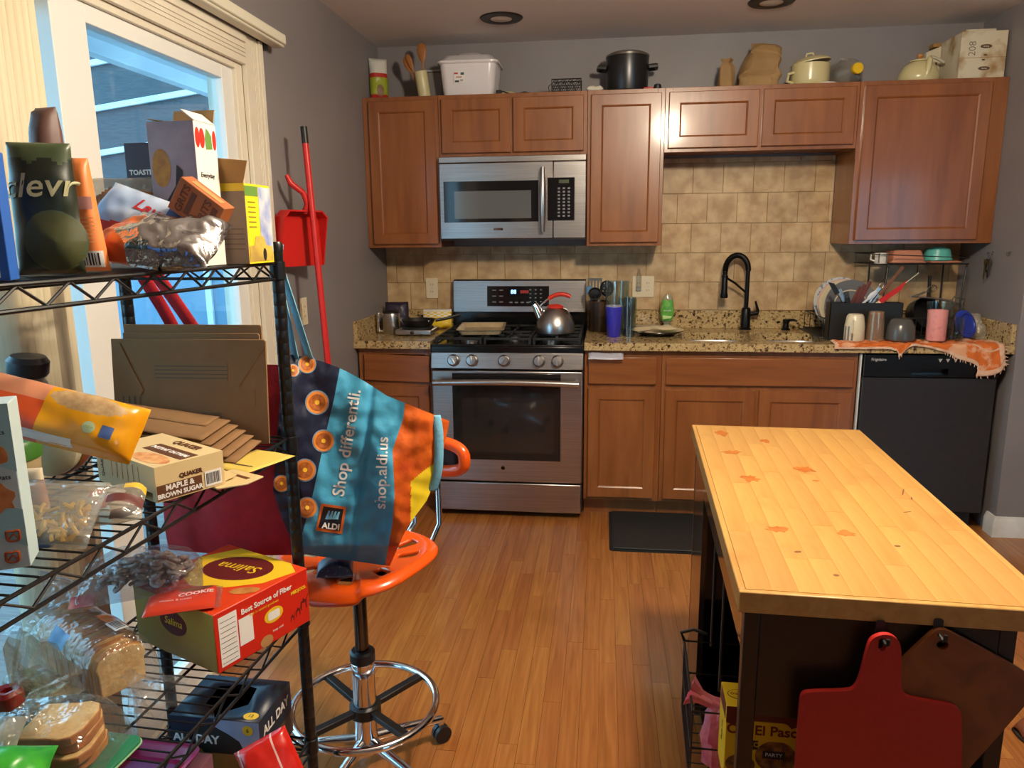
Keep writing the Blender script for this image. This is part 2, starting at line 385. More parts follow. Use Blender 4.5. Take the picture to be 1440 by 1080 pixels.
# ------------------------------------------------------------------ room shell
XL, XR, ZC, YC = -0.40, 2.72, 2.45, -0.66
fl = struct(MB().box(-0.45, 5.2, -6.6, 0.1, -0.05, -0.012).build('floor', mat('subfloor_dark', (70, 42, 22), 0.8), smooth=False), 'glossy honey oak strip floor of the kitchen', 'floor')
rnd = random.Random(4); SW = 0.0572; pm = {}; rest = MB(); cnt = 0
x = XL
while x < 5.15:
    y = -6.55 + rnd.uniform(0, 0.8)
    rest_y0 = -6.55
    while y < 0.0:
        L_ = rnd.choice((0.45, 0.6, 0.75, 0.9, 1.1)); yc = y + L_ / 2
        if x < 2.05 and y > -3.55 and cnt < 298 and not (x > 1.95 and y < -2.3):
            if L_ not in pm:
                o = MB().box(-SW / 2 + 0.0004, SW / 2 - 0.0004, -L_ / 2 + 0.0005, L_ / 2 - 0.0005, -0.012, 0).build('plank', PLANK, fl, bevel=0, smooth=False); pm[L_] = o
            else:
                o = pm[L_].copy(); col.objects.link(o); o.parent = fl
            o.location = (x + SW / 2, yc, rnd.uniform(-0.0003, 0.0003)); cnt += 1
        else:
            rest.box(x + 0.0004, x + SW - 0.0004, y + 0.0005, y + L_ - 0.0005, -0.012, 0)
        y += L_
    x += SW
tag(rest.build('plank_field', PLANK, fl, smooth=False), kind='stuff')

# back wall with travertine tiles
wb = struct(MB().box(-0.52, 2.84, 0, 0.12, 0, ZC).build('wall_back', WALL, smooth=False), 'grey kitchen back wall behind the cabinets with travertine tile splashback', 'wall')
TS = 0.1585
zj = P(1000, 314, y=0).z; xj = P(952, 293, y=0).x
g = MB(); g.box(XL, XR, -0.004, 0, 0.9, 1.372); g.box(1.143, 2.057, -0.004, 0, 1.372, 1.829); g.build('grout_bed', GROUT, wb, smooth=False)
tmesh = {}
def tile(x0, x1, z0, z1):
    w, h = round(x1 - x0, 3), round(z1 - z0, 3)
    if w < 0.012 or h < 0.012: return
    if (w, h) not in tmesh:
        o = MB().box(-w / 2 + 0.0012, w / 2 - 0.0012, -0.011, -0.002, -h / 2 + 0.0012, h / 2 - 0.0012).build('tile', TILE, wb, bevel=0.0012); tmesh[(w, h)] = o
    else:
        o = tmesh[(w, h)].copy(); col.objects.link(o); o.parent = wb
    o.location = ((x0 + x1) / 2, 0, (z0 + z1) / 2)
for r in range(-4, 5):
    z0 = zj + r * TS; z1 = z0 + TS
    lo, hi, xa, xb = max(z0, 1.012), z1, XL, XR
    off = xj + (TS / 2 if r % 2 else 0)
    spans = []
    if z0 < 1.372: spans.append((XL, XR, max(z0, 1.012), min(z1, 1.372)))
    if z1 > 1.372: spans.append((1.143, 2.057, max(z0, 1.372), min(z1, 1.829)))
    if len(spans) == 2: spans = [(XL, 1.143) + spans[0][2:], (2.057, XR) + spans[0][2:], (1.143, 2.057, max(z0, 1.012), min(z1, 1.829))]
    for (xa, xb, za, zb) in spans:
        k = math.floor((xa - off) / TS)
        while off + k * TS < xb:
            tile(max(xa, off + k * TS), min(xb, off + (k + 1) * TS), za, zb); k += 1

# left wall with the patio-door opening
DY0, DY1, DZ = -3.62, -1.64, 2.03
w = MB(); w.box(XL - 0.12, XL, DY1, 0.12, 0, ZC); w.box(XL - 0.12, XL, -6.6, DY0, 0, ZC); w.box(XL - 0.12, XL, DY0, DY1, DZ, ZC)
struct(w.build('wall_left', WALL, smooth=False), 'grey left wall with the patio door and hanging broom', 'wall')
w = MB(); w.box(XR, 2.84, YC, 0, 0, ZC); w.box(2.84, 5.2, YC, YC + 0.12, 0, ZC)
struct(w.build('wall_right', WALL, bevel=0.002), 'grey wall end beside the dishwasher with keys on it', 'wall')
struct(MB().box(5.2, 5.32, -6.6, YC, 0, ZC).build('wall_side', WALL, smooth=False), 'grey side wall of the room', 'wall')
w = MB(); w.box(-0.52, 3.7, -6.72, -6.6, 0, ZC); w.box(4.9, 5.32, -6.72, -6.6, 0, ZC); w.box(3.7, 4.9, -6.72, -6.6, 0, 0.85); w.box(3.7, 4.9, -6.72, -6.6, 2.15, ZC)
struct(w.build('wall_rear', WALL, smooth=False), 'grey rear wall of the room with a wide window', 'wall')
wn = thing('window_1', 'wide white-framed window in the rear wall', 'window', kind='structure')
w = MB(); w.box(3.7, 3.76, -6.7, -6.62, 0.85, 2.15); w.box(4.84, 4.9, -6.7, -6.62, 0.85, 2.15); w.box(3.76, 4.84, -6.7, -6.62, 0.85, 0.91); w.box(3.76, 4.84, -6.7, -6.62, 2.09, 2.15); w.box(4.27, 4.33, -6.7, -6.62, 0.91, 2.09)
w.build('window_frame', TRIMW, wn, bevel=0.003)
for a_, e_ in ((3.76, 4.27), (4.33, 4.84)): MB().box(a_, e_, -6.665, -6.66, 0.91, 2.09).build('pane', clear('window_glass', (236, 246, 246), 0.03, 0.01), wn, smooth=False)
struct(MB().box(-0.52, 5.32, -6.72, 0.12, ZC, ZC + 0.1).build('ceiling', CEIL, smooth=False), 'off-white kitchen ceiling', 'ceiling')
b = MB()
prof = [(0, 0), (0.016, 0), (0.016, 0.075), (0.011, 0.086), (0.008, 0.098), (0, 0.1)]
n_ = len(prof)
def runs(pts):  # baseboard profile along points with outward normals
    vs = []
    for (px_, py_, nx_, ny_) in pts: vs += [(px_ + nx_ * d, py_ + ny_ * d, h) for d, h in prof]
    fs = [(i * n_ + j, (i + 1) * n_ + j, (i + 1) * n_ + j + 1, i * n_ + j + 1) for i in range(len(pts) - 1) for j in range(n_ - 1)]
    b.add(vs, fs)
runs([(XR, -0.585, -1, 0), (XR, YC, -1, -1), (5.2, YC, 0, -1)])
struct(b.build('baseboard_right', mat('white_baseboard_paint', (222, 220, 216), 0.4, c2=(205, 200, 190), scale=12)), 'white baseboard around the grey wall end', 'baseboard')
b = MB(); b.box(XL, XL + 0.014, -1.52, -0.66, 0, 0.1); b.box(XL, XL + 0.014, -6.6, -3.75, 0, 0.1)
struct(b.build('baseboard_left', TRIMW, bevel=0.003), 'white baseboard along the left wall', 'baseboard')

# patio door: casing, frame, two sashes with glass
tr = thing('trim_1', 'cream door casing around the patio door', 'trim', kind='structure')
def casing(name, y0, y1, z0, z1, vert):
    b = MB(); x0 = XL
    b.box(x0, x0 + 0.016, y0, y1, z0, z1)
    if vert:
        b.box(x0 + 0.016, x0 + 0.024, y1 - 0.03, y1 - 0.004, z0, z1) if y1 > -2 else b.box(x0 + 0.016, x0 + 0.024, y0 + 0.004, y0 + 0.03, z0, z1)
        for k in (0.045, 0.058, 0.071): b.box(x0 + 0.016, x0 + 0.019, y1 - k - 0.005 if y1 > -2 else y0 + k, y1 - k if y1 > -2 else y0 + k + 0.005, z0, z1)
    else:
        b.box(x0 + 0.016, x0 + 0.024, y0, y1, z1 - 0.03, z1 - 0.004)
        for k in (0.045, 0.058, 0.071): b.box(x0 + 0.016, x0 + 0.019, y0, y1, z1 - k - 0.005, z1 - k)
    b.build(name, TRIMW, tr, bevel=0.0015)
casing('casing_side', DY1 - 0.005, -1.515, 0, 2.12, True)
casing('casing_side', -3.745, DY0 + 0.005, 0, 2.12, True)
casing('casing_head', DY0 + 0.005, DY1 - 0.005, 2.02, 2.12, False)
dr = thing('door_1', 'sliding glass patio door in a cream frame', 'door', kind='structure')
b = MB(); b.box(XL - 0.11, XL - 0.002, DY1 - 0.05, DY1, 0, DZ); b.box(XL - 0.11, XL - 0.002, DY0, DY0 + 0.05, 0, DZ)
b.box(XL - 0.11, XL - 0.002, DY0 + 0.05, DY1 - 0.05, DZ - 0.03, DZ); b.box(XL - 0.11, XL - 0.002, DY0 + 0.05, DY1 - 0.05, 0, 0.03)
b.build('door_frame', TRIMW, dr, bevel=0.002)
SASHW = mat('white_vinyl_sash', (222, 222, 218), 0.4)
PANE = clear('window_glass', (236, 246, 246), 0.03, 0.01)
def sash(x0, y0, y1, st0, st1):
    s = MB(); s.box(x0, x0 + 0.04, y1 - st1, y1, 0.03, DZ - 0.03); s.box(x0, x0 + 0.04, y0, y0 + st0, 0.03, DZ - 0.03)
    s.box(x0, x0 + 0.04, y0 + st0, y1 - st1, DZ - 0.075, DZ - 0.03); s.box(x0, x0 + 0.04, y0 + st0, y1 - st1, 0.03, 0.13)
    o = s.build('door_sash', SASHW, dr, bevel=0.002)
    MB().box(x0 + 0.017, x0 + 0.022, y0 + st0 - 0.005, y1 - st1 + 0.005, 0.125, DZ - 0.07).build('pane', PANE, o, smooth=False)
sash(XL - 0.055, -2.555, DY1 - 0.05, 0.125, 0.075)
sash(XL - 0.105, DY0 + 0.05, -2.47, 0.09, 0.06)

# blind: headrail and stacked vanes
hr = thing('vertical_blind', 'cream vertical blind with headrail, vanes drawn aside by the patio door', 'blind', (XL, 0, 0))
b = MB(); b.box(0.028, 0.085, -3.7, -1.45, 2.125, 2.16); b.box(0.035, 0.078, -3.7, -1.45, 2.115, 2.125)
b.build('headrail', mat('ivory_plastic', (216, 210, 190), 0.4), hr, bevel=0.004)
b = MB()
for y in (-1.5, -2.3, -3.1): MB().box(0.0, 0.028, y - 0.015, y + 0.015, 2.1, 2.158).build('bracket', BLACKP, hr)
pass
VANE = mat('ivory_blind_vane', (204, 190, 158), 0.6, c2=(212, 200, 170), scale=6, stretch=(30, 30, 0.5))
for k in range(8):
    y = -2.77 - k * 0.02; a = math.radians(62 + 4 * math.sin(k * 2.1)); gpts = []
    for i in range(7):
        t = -0.5 + i / 6; cx = 0.064 + t * 0.089 * math.sin(a) * 0.9; cy = y + t * 0.089 * math.cos(a); bow = 0.008 * (1 - (2 * t) ** 2)
        gpts.append([Vector((cx + bow * math.cos(a), cy - bow * math.sin(a), z)) for z in (0.12, 0.8, 1.5, 2.115)])
    MB().sheet(gpts).build('vane', VANE, hr, solid=0.0012)

# ------------------------------------------------------------------ outside: porch
DECK = mat('porch_decking', (120, 116, 112), 0.7, c2=(98, 94, 92), scale=6, stretch=(1, 12, 1))
struct(MB().box(-9, -0.53, -9, 4, -0.3, -0.12).build('porch_floor', DECK, smooth=False), 'grey porch floor outside the patio door', 'floor')
pr = thing('porch_roof', 'white porch ceiling with beams outside the patio door', 'porch roof', (0, 0, 0))
PW = mat('porch_white_paint', (196, 204, 208), 0.6, c2=(180, 190, 196), scale=4)
PD = mat('porch_dark_timber', (66, 70, 74), 0.7, c2=(52, 56, 60), scale=8, stretch=(1, 1, 12))
MB().box(-1.9, -0.55, -7, 3.3, 2.5, 2.58).build('roof_board', PW, pr, smooth=False)
MB().box(-1.98, -1.9, -7, 3.3, 2.42, 2.6).build('fascia_beam', PW, pr, bevel=0.004)
for y in (-3.6, 1.3): MB().box(-1.99, -1.89, y - 0.05, y + 0.05, -0.12, 2.43).build('porch_post', PW, pr, bevel=0.004)
fw = thing('garden_shed', 'dark timber shed with pale battens beyond the porch', 'shed', (-4.2, 3.6, -0.12), math.radians(-90))
MB().box(-0.1, 0.1, -3.0, 3.4, 0, 4.2).build('shed_wall', PD, fw)
for k, z in enumerate((2.05, 2.45, 2.9, 3.35)): MB().box(0.1, 0.14, -2.9, 3.3, z, z + 0.06, 0, Matrix.Rotation(math.radians(7), 4, 'X')).build('batten', PW, fw, bevel=0.004)
MB().box(0.1, 0.16, -1.9, 1.4, 0.0, 1.55).build('blue_panel', mat('blue_grey_panel', (96, 128, 150), 0.6), fw)
for y in (0.75, 1.0): MB().box(0.16, 0.2, y, y + 0.07, 0, 1.9).build('white_stud', PW, fw, bevel=0.004)
MB().prism([(-0.3, 4.2), (0.35, 4.2), (0.1, 4.45)], -3.2, 3.6, 0, frame((0, 0, 0), (1, 0, 0), (0, 0, 1)) @ Matrix.Scale(-1, 4, (0, 0, 1))).build('shed_roof', PD, fw)
LEAF = mat('sunlit_hedge_leaf', (118, 168, 96), 0.6, c2=(150, 196, 120), scale=5)
hd = MB(); rh = random.Random(8)
for k in range(2600):
    c = Vector((-4.9 + rh.uniform(-0.4, 0.4), rh.uniform(-6.5, -0.6), rh.uniform(-0.1, 2.3))); s_ = rh.uniform(0.05, 0.11)
    q = Euler((rh.uniform(0, 6), rh.uniform(0, 6), rh.uniform(0, 6))).to_matrix().to_4x4()
    hd.add([(-s_, 0, 0), (0, -s_ * 0.5, 0.01), (s_, 0, 0), (0, s_ * 0.5, 0.01)], [(0, 1, 2, 3)], 0, Matrix.Translation(c) @ q)
hh = thing('hedge', 'bright green hedge outside beyond the porch', 'hedge', (0, 0, -0.12))
tag(hd.build('foliage', LEAF, hh, smooth=False), kind='stuff')
b = MB()
for y in (-5.8, -4.4, -3.0, -1.5): MB().cyl((-4.9, y, 0), (-4.9 + rh.uniform(-.1, .1), y, 2.1), 0.035, 0.015, 8).build('stem', mat('hedge_stem', (84, 66, 50), 0.8), hh)
# ------------------------------------------------------------------ cabinets
def panel_door(name, parent, x0, x1, z0, z1, y, m=None, fr=0.052, t=0.019):
    """recessed-panel door: frame with eased inner edge and a panel of its own; front face towards -y"""
    b = MB(); loops = [(0, 0), (0, t - 0.003), (0.003, t), (fr, t), (fr + 0.006, t - 0.004), (fr + 0.009, t - 0.009)]
    vs = []
    for ins, d in loops:
        vs += [(x0 + ins, y - d, z0 + ins), (x1 - ins, y - d, z0 + ins), (x1 - ins, y - d, z1 - ins), (x0 + ins, y - d, z1 - ins)]
    fs = [(i * 4 + j, i * 4 + (j + 1) % 4, (i + 1) * 4 + (j + 1) % 4, (i + 1) * 4 + j) for i in range(len(loops) - 1) for j in range(4)]
    fs.append((0, 3, 2, 1))
    b.add(vs, fs); o = b.build(name, m or CAB, parent, smooth=False)
    ip = fr + 0.006
    MB().box(x0 + ip, x1 - ip, y - t + 0.0085, y - 0.001, z0 + ip, z1 - ip).build('panel', m or CAB, o, bevel=0.001)
    return o
def slab_front(name, parent, x0, x1, z0, z1, y, t=0.019, rot=0.0):
    b = MB(); b.box(x0, x1, y - t, y, z0, z1)
    o = b.build(name, CABH, parent, bevel=0.004)
    return o
def upper(label, x0, x1, z0, z1, doors, fill_r=0.0):
    c = thing('wall_cabinet', label, 'cabinet', (x0, 0, z0)); w, h = x1 - x0, z1 - z0; dp = 0.302; g_ = 0.0008
    b = MB(); b.box(g_, 0.016, -dp, -0.013, 0, h); b.box(w - 0.016, w - g_, -dp, -0.013, 0, h)
    b.box(0.016, w - 0.016, -dp, -0.013, 0.012, 0.026); b.box(0.016, w - 0.016, -dp, -0.013, h - 0.02, h - 0.002); b.box(0.016, w - 0.016, -0.02, -0.0132, 0.026, h - 0.02)
    b.build('carcass', CAB, c, bevel=0.0008)
    f = MB(); f.box(g_, 0.036, -dp - 0.019, -dp, 0, h); f.box(w - 0.036 - fill_r, w - g_, -dp - 0.019, -dp, 0, h)
    f.box(0.036, w - 0.036 - fill_r, -dp - 0.019, -dp, 0, 0.036); f.box(0.036, w - 0.036 - fill_r, -dp - 0.019, -dp, h - 0.036, h)
    if len(doors) > 1: f.box(w / 2 - 0.018, w / 2 + 0.018, -dp - 0.019, -dp, 0.036, h - 0.036)
    f.build('face_frame', CAB, c, bevel=0.001)
    for (a, e) in doors: panel_door('door', c, a, e, 0.018, h - 0.022, -dp - 0.0195)
    return c
upper('narrow tall wall cabinet in the left corner beside the microwave', -0.3995, 0, 1.372, 2.134, [(0.035, 0.385)])
upper('short two-door wall cabinet mounted above the microwave', 0, 0.762, 1.829, 2.134, [(0.018, 0.374), (0.388, 0.744)])
upper('narrow tall wall cabinet between microwave and sink splashback', 0.762, 1.143, 1.372, 2.134, [(0.018, 0.363)])
upper('short two-door wall cabinet above the sink and faucet', 1.143, 2.057, 1.829, 2.134, [(0.018, 0.448), (0.466, 0.896)])
upper('large single-door wall cabinet above the dish rack', 2.057, 2.7195, 1.372, 2.134, [(0.022, 0.585)], fill_r=0.06)

def base(name, label, x0, x1, doors, drawers, tilt=None):
    c = thing(name, label, 'cabinet', (x0, 0, 0)); w = x1 - x0; dp = 0.585; g_ = 0.001; h = 0.8755
    b = MB(); b.box(g_, 0.016, -dp, -0.003, 0.1, h); b.box(w - 0.016, w - g_, -dp, -0.003, 0.1, h); b.box(0.016, w - 0.016, -dp, -0.003, 0.1, 0.116); b.box(0.016, w - 0.016, -0.01, -0.003, 0.116, h)
    b.build('carcass', CAB, c)
    MB().box(g_, w - g_, -dp + 0.06, -dp + 0.075, 0.0, 0.1).build('toe_kick', CAB, c)
    f = MB(); y0, y1 = -dp - 0.019, -dp
    f.box(g_, 0.036, y0, y1, 0.1, h); f.box(w - 0.036, w - g_, y0, y1, 0.1, h); f.box(0.036, w - 0.036, y0, y1, 0.1, 0.13); f.box(0.036, w - 0.036, y0, y1, h - 0.034, h); f.box(0.036, w - 0.036, y0, y1, 0.675, 0.705)
    if len(doors) > 1: f.box(w / 2 - 0.018, w / 2 + 0.018, y0, y1, 0.13, 0.675)
    f.build('face_frame', CAB, c, bevel=0.001)
    for (a, e) in doors: panel_door('door', c, a, e, 0.118, 0.682, -dp - 0.0195)
    for (a, e) in drawers:
        o = slab_front('drawer_front', c, a, e, 0.706, 0.842, -dp - 0.0195)
        if tilt:
            o.rotation_euler = (0, math.radians(tilt), 0); o.location = (-0.012, 0, 0.004 + 0.0)
    return c
base('base_cabinet', 'narrow base cabinet left of the range with its drawer front hanging crooked', -0.39, -0.003, [(0.02, 0.367)], [(0.022, 0.365)], tilt=1.6)
base('base_cabinet', 'narrow base cabinet right of the range with one drawer and one door', 0.765, 1.143, [(0.02, 0.352)], [(0.02, 0.352)])
base('sink_base_cabinet', 'wide two-door base cabinet under the sink', 1.143, 2.057, [(0.02, 0.448), (0.466, 0.894)], [(0.02, 0.894)])

# ------------------------------------------------------------------ granite counters
def slab(root, poly, holes, z0, z1, name='slab'):
    rings = [poly] + holes; pts = [p for r in rings for p in r]
    tri = tessellate_polygon([[Vector((x, y, 0)) for x, y in r] for r in rings])
    n = len(pts); b = MB(); vs = [(x, y, z1) for x, y in pts] + [(x, y, z0) for x, y in pts]; fs = []
    for t in tri:
        a, b2, c = [Vector(pts[i]) for i in t]
        if (b2 - a).x * (c - a).y - (b2 - a).y * (c - a).x < 0: t = t[::-1]
        fs += [tuple(t), tuple(n + i for i in t[::-1])]
    k = 0
    for ri, r in enumerate(rings):
        m_ = len(r); area = sum(r[i][0] * r[(i + 1) % m_][1] - r[(i + 1) % m_][0] * r[i][1] for i in range(m_)); ccw = area > 0
        for i in range(m_):
            a, c = k + i, k + (i + 1) % m_
            q = (a, n + a, n + c, c) if ccw == (ri == 0) else (a, c, n + c, n + a)
            fs.append(q)
        k += m_
    b.add(vs, fs); return b.build(name, GRAN, root, angle=30)
CT0, CT1 = 0.8765, 0.9145
cl = thing('countertop', 'speckled gold granite countertop in the corner left of the range', 'countertop', (0, 0, 0))
slab(cl, rect(XL + 0.0005, -0.003, -0.645, -0.0125), [], CT0, CT1)
MB().box(XL + 0.0005, XL + 0.02, -0.642, -0.0125, CT1, 1.012).build('side_splash', GRAN, cl, bevel=0.002)
MB().box(XL + 0.021, -0.003, -0.032, -0.0125, CT1, 1.012).build('back_splash', GRAN, cl, bevel=0.002)
SL = [(x, y) for x, y in oval(0.176, 0.165, 36, (1.413, -0.40), p=3.2)]
SR = [(x, y) for x, y in oval(0.176, 0.165, 36, (1.792, -0.40), p=3.2)]
cr = thing('countertop', 'long speckled gold granite countertop with sink cutouts right of the range', 'countertop', (0, 0, 0))
slab(cr, rect(0.765, XR - 0.0005, -0.645, -0.0125), [SL, SR], CT0, CT1)
MB().box(0.765, XR - 0.021, -0.032, -0.0125, CT1, 1.012).build('back_splash', GRAN, cr, bevel=0.002)
MB().box(XR - 0.02, XR - 0.0005, -0.642, -0.0125, CT1, 1.012).build('side_splash', GRAN, cr, bevel=0.002)
sk = thing('sink', 'double-bowl undermount stainless steel kitchen sink', 'sink', (0, 0, CT0))
for cx in (1.413, 1.792):
    b = MB(); lv = [(1.08, -0.0008), (1.02, -0.0008), (1.0, -0.012), (0.97, -0.14), (0.9, -0.165), (0.1, -0.172)]
    for s_, z in lv: b.v += [(cx + (x - cx) * s_, -0.40 + (y + 0.40) * s_, z) for x, y in oval(0.176, 0.165, 36, (cx, -0.40), p=3.2)]
    for i in range(len(lv) - 1):
        for j in range(36): b.f.append((i * 36 + j, (i + 1) * 36 + j, (i + 1) * 36 + (j + 1) % 36, i * 36 + (j + 1) % 36)); b.m.append(0)
    bo = b.build('bowl', STEEL, sk, angle=60)
    MB().lathe([(0.022, -0.171), (0.04, -0.169), (0.042, -0.167)], 20, (cx, -0.40, 0)).build('drain', CHROME, bo)

# ------------------------------------------------------------------ gas range
rg = thing('gas_range', 'stainless steel gas range with black cooktop between the base cabinets', 'range', (0.001, 0, 0)); RW = 0.76
b = MB(); b.box(0, RW, -0.62, -0.02, 0.03, 0.858); b.box(0.03, RW - 0.03, -0.56, -0.08, 0, 0.03)
b.build('body', BLACKP, rg)
b = MB(); b.prism([(-0.665, 0.782), (-0.622, 0.782), (-0.622, 0.862), (-0.648, 0.862)], 0, RW, 0, frame((0, 0, 0), (0, 1, 0), (0, 0, 1)))
b.build('control_panel', STEEL, rg, bevel=0.003)
def knob(u, rz):
    c = P(u, 509, y=-0.655); k = bpy.data.objects.new('knob', None)
    M_ = Matrix.Translation((c.x - 0.001, -0.6555, 0.822)) @ Matrix.Rotation(math.radians(78), 4, 'X')
    kb = MB().lathe([(0.031, 0.0), (0.031, 0.004), (0.027, 0.008), (0.0255, 0.03), (0.022, 0.034), (0.0, 0.035)], 28, M=M_).build('knob', STEEL, rg)
    q = M_ @ Matrix.Rotation(rz, 4, 'Z')
    MB().box(-0.0045, 0.0045, -0.024, 0.024, 0.033, 0.04, 0, q).build('grip', STEELV, kb, bevel=0.002)
for u, rz in ((638, 0.6), (664, 0.1), (709, -0.5), (758, 0.15), (784, 0.0)): knob(u, rz)
dz0, dz1 = 0.197, 0.772
od = MB().box(0.002, RW - 0.002, -0.66, -0.6215, dz0, dz1).build('oven_door', STEEL, rg, bevel=0.006)
gx0, gx1 = P(637, 590, y=-0.66).x, P(788, 590, y=-0.66).x; gz0 = P(712, 647, y=-0.66).z
MB().box(gx0, gx1, -0.664, -0.6602, gz0, dz1 - 0.012).build('door_glass', GLASSB, od, bevel=0.003)
wx0, wx1 = P(650, 590, y=-0.66).x, P(779, 590, y=-0.66).x; wz0, wz1 = P(712, 636, y=-0.66).z, P(712, 560, y=-0.66).z
MB().box(wx0, wx1, -0.6648, -0.6641, wz0, wz1).build('window', OVENW, od)
hb = MB(); pts = [(0.02 + (RW - 0.04) * t, -0.71 - 0.012 * math.sin(math.pi * t), 0.718 + 0.008 * math.sin(math.pi * t)) for t in [i / 24 for i in range(25)]]
hb.tube(pts, 0.016, 12); 
for x in (0.035, RW - 0.035): hb.cyl((x, -0.711, 0.719), (x, -0.6605, 0.719), 0.009, 0.011, 10)
hb.build('handle', STEELV, od)
lg = MB().lathe([(0.012, 0), (0.012, 0.001), (0.0095, 0.001), (0.0095, 0.0)], 20, M=Matrix.Translation((P(707, 658, y=-0.66).x, -0.6605, P(707, 658, y=-0.66).z)) @ Matrix.Rotation(math.pi / 2, 4, 'X')).build('round_badge', CHROME, od)
MB().box(0.006, RW - 0.006, -0.655, -0.6215, 0.035, 0.188).build('storage_drawer', STEEL, rg, bevel=0.005)
b = MB(); b.box(0, RW, -0.652, -0.02, 0.8625, 0.893); b.box(0.0, RW, -0.655, -0.63, 0.893, 0.902); b.box(0, 0.014, -0.63, -0.02, 0.893, 0.9); b.box(RW - 0.014, RW, -0.63, -0.02, 0.893, 0.9)
b.build('cooktop', BLACKG, rg, bevel=0.003)
for cx, cy, r in ((0.17, -0.47, 0.05), (0.17, -0.2, 0.04), (0.38, -0.33, 0.055), (0.59, -0.47, 0.045), (0.59, -0.2, 0.05)):
    bo = MB().lathe([(r, 0.893), (r, 0.905), (r * 0.9, 0.908), (0, 0.908)], 24, (cx, cy, 0)).build('burner', STEELV, rg)
    MB().lathe([(r * 0.8, 0.908), (r * 0.8, 0.915), (r * 0.7, 0.918), (0, 0.918)], 24, (cx, cy, 0)).build('burner_cap', BLACKM, bo)
for gx in (0.015, 0.262, 0.508):
    g = MB(); w_ = 0.237; t_ = 0.006; zt = 0.932
    for yy in (-0.61, -0.335, -0.06): g.box(gx, gx + w_, yy - t_, yy + t_, zt - 0.012, zt)
    for xx in (gx + t_, gx + w_ - t_): g.box(xx - t_, xx + t_, -0.61, -0.06, zt - 0.012, zt)
    for xx, yy in ((gx + t_, -0.61), (gx + w_ - t_, -0.61), (gx + t_, -0.06), (gx + w_ - t_, -0.06), (gx + t_, -0.335), (gx + w_ - t_, -0.335)): g.box(xx - t_, xx + t_, yy - t_, yy + t_, 0.893, zt - 0.01)
    for yy in (-0.47, -0.2):
        g.box(gx + t_, gx + w_ * 0.36, yy - 0.005, yy + 0.005, zt - 0.012, zt); g.box(gx + w_ * 0.64, gx + w_ - t_, yy - 0.005, yy + 0.005, zt - 0.012, zt)
        for s_ in (1, -1): g.box(gx + w_ / 2 - 0.005, gx + w_ / 2 + 0.005, min(yy + s_ * 0.035, yy + s_ * 0.135), max(yy + s_ * 0.035, yy + s_ * 0.135), zt - 0.012, zt)
    g.build('grate', IRON, rg, bevel=0.001)
zt = P(728, 393, y=-0.07).z; zb = P(728, 439, y=-0.08).z
b = MB(); b.box(0.0, RW, -0.06, -0.015, 0.893, zb); b.build('backguard_base', BLACKG, rg, bevel=0.002)
b = MB(); b.prism([(-0.085, zb), (-0.015, zb), (-0.015, zt), (-0.06, zt), (-0.07, zt - 0.008)], 0.004, RW - 0.004, 0, frame((0, 0, 0), (0, 1, 0), (0, 0, 1)))
bgd = b.build('backguard', STEEL, rg, bevel=0.003)
Mb = frame((0.38, (-0.085 - 0.07) / 2 - 0.0015, (zb + zt) / 2), (1, 0, 0), (0, -0.015 * -1, zt - zb))
px0, px1 = P(685, 412, y=-0.08).x - 0.381, P(772, 412, y=-0.08).x - 0.381
MB().prism(rect(px0, px1, -0.058, 0.055), -0.001, 0.002, 0, Mb).build('display_panel', GLASSB, bgd)
KEY = mat('pale_key_print', (118, 118, 122), 0.6)
k = MB()
for i in range(2):
    for j in range(3): k.prism(rrect(0.022, 0.006, 0.002, 2, (px0 + 0.04 + i * 0.04, 0.032 - j * 0.033)), 0.002, 0.0026, 0, Mb)
for i in range(3):
    for j in range(4): k.prism(rrect(0.011, 0.006, 0.002, 2, (px1 - 0.105 + i * 0.03, 0.034 - j * 0.022)), 0.002, 0.0026, 0, Mb)
for i in range(4): k.prism(rrect(0.018, 0.007, 0.002, 2, (-0.045 + i * 0.032, -0.036)), 0.002, 0.0026, 0, Mb)
tag(k.build('key_print', KEY, bgd, smooth=False), kind='stuff')
text('88', 0.032, mat('blue_clock_digit', (120, 170, 255), 0.5, emit=((120, 170, 255), 2.5)), bgd, Mb @ Matrix.Translation((-0.03, 0.022, 0.003)), 'clock_digits')
text('8888', 0.024, mat('red_display_digit', (150, 34, 30), 0.5, emit=((160, 40, 36), 0.3)), bgd, Mb @ Matrix.Translation((0.032, 0.022, 0.003)), 'timer_digits')

# ------------------------------------------------------------------ microwave
MX0, MX1, MZ0, MZ1, MY = 0.003, 0.759, 1.408, 1.8275, -0.36
mw = thing('microwave', 'stainless steel over-the-range microwave with black window', 'microwave', (0, 0, 0))
MB().box(MX0, MX1, MY + 0.03, -0.014, MZ0, MZ1).build('body', BLACKP, mw, bevel=0.003)
fx = lambda u: P(u, 275, y=MY).x
fz = lambda v: P(715, v, y=MY).z
md = MB().box(MX0, fx(778) - 0.001, MY, MY + 0.03, MZ0 + 0.006, MZ1 - 0.032).build('door', STEEL, mw, bevel=0.004)
MB().box(fx(778), MX1, MY, MY + 0.03, MZ0 + 0.006, MZ1 - 0.032).build('control_side', STEEL, mw, bevel=0.004)
MB().box(MX0, MX1, MY, MY + 0.03, MZ1 - 0.03, MZ1).build('vent_strip', STEEL, mw, bevel=0.003)
MB().box(MX0, MX1, MY + 0.005, MY + 0.03, MZ0, MZ0 + 0.005).build('bottom_lip', BLACKM, mw)
MB().box(fx(624), fx(757), MY - 0.003, MY - 0.0004, fz(312), fz(254)).build('window_frame', GLASSB, md, bevel=0.002)
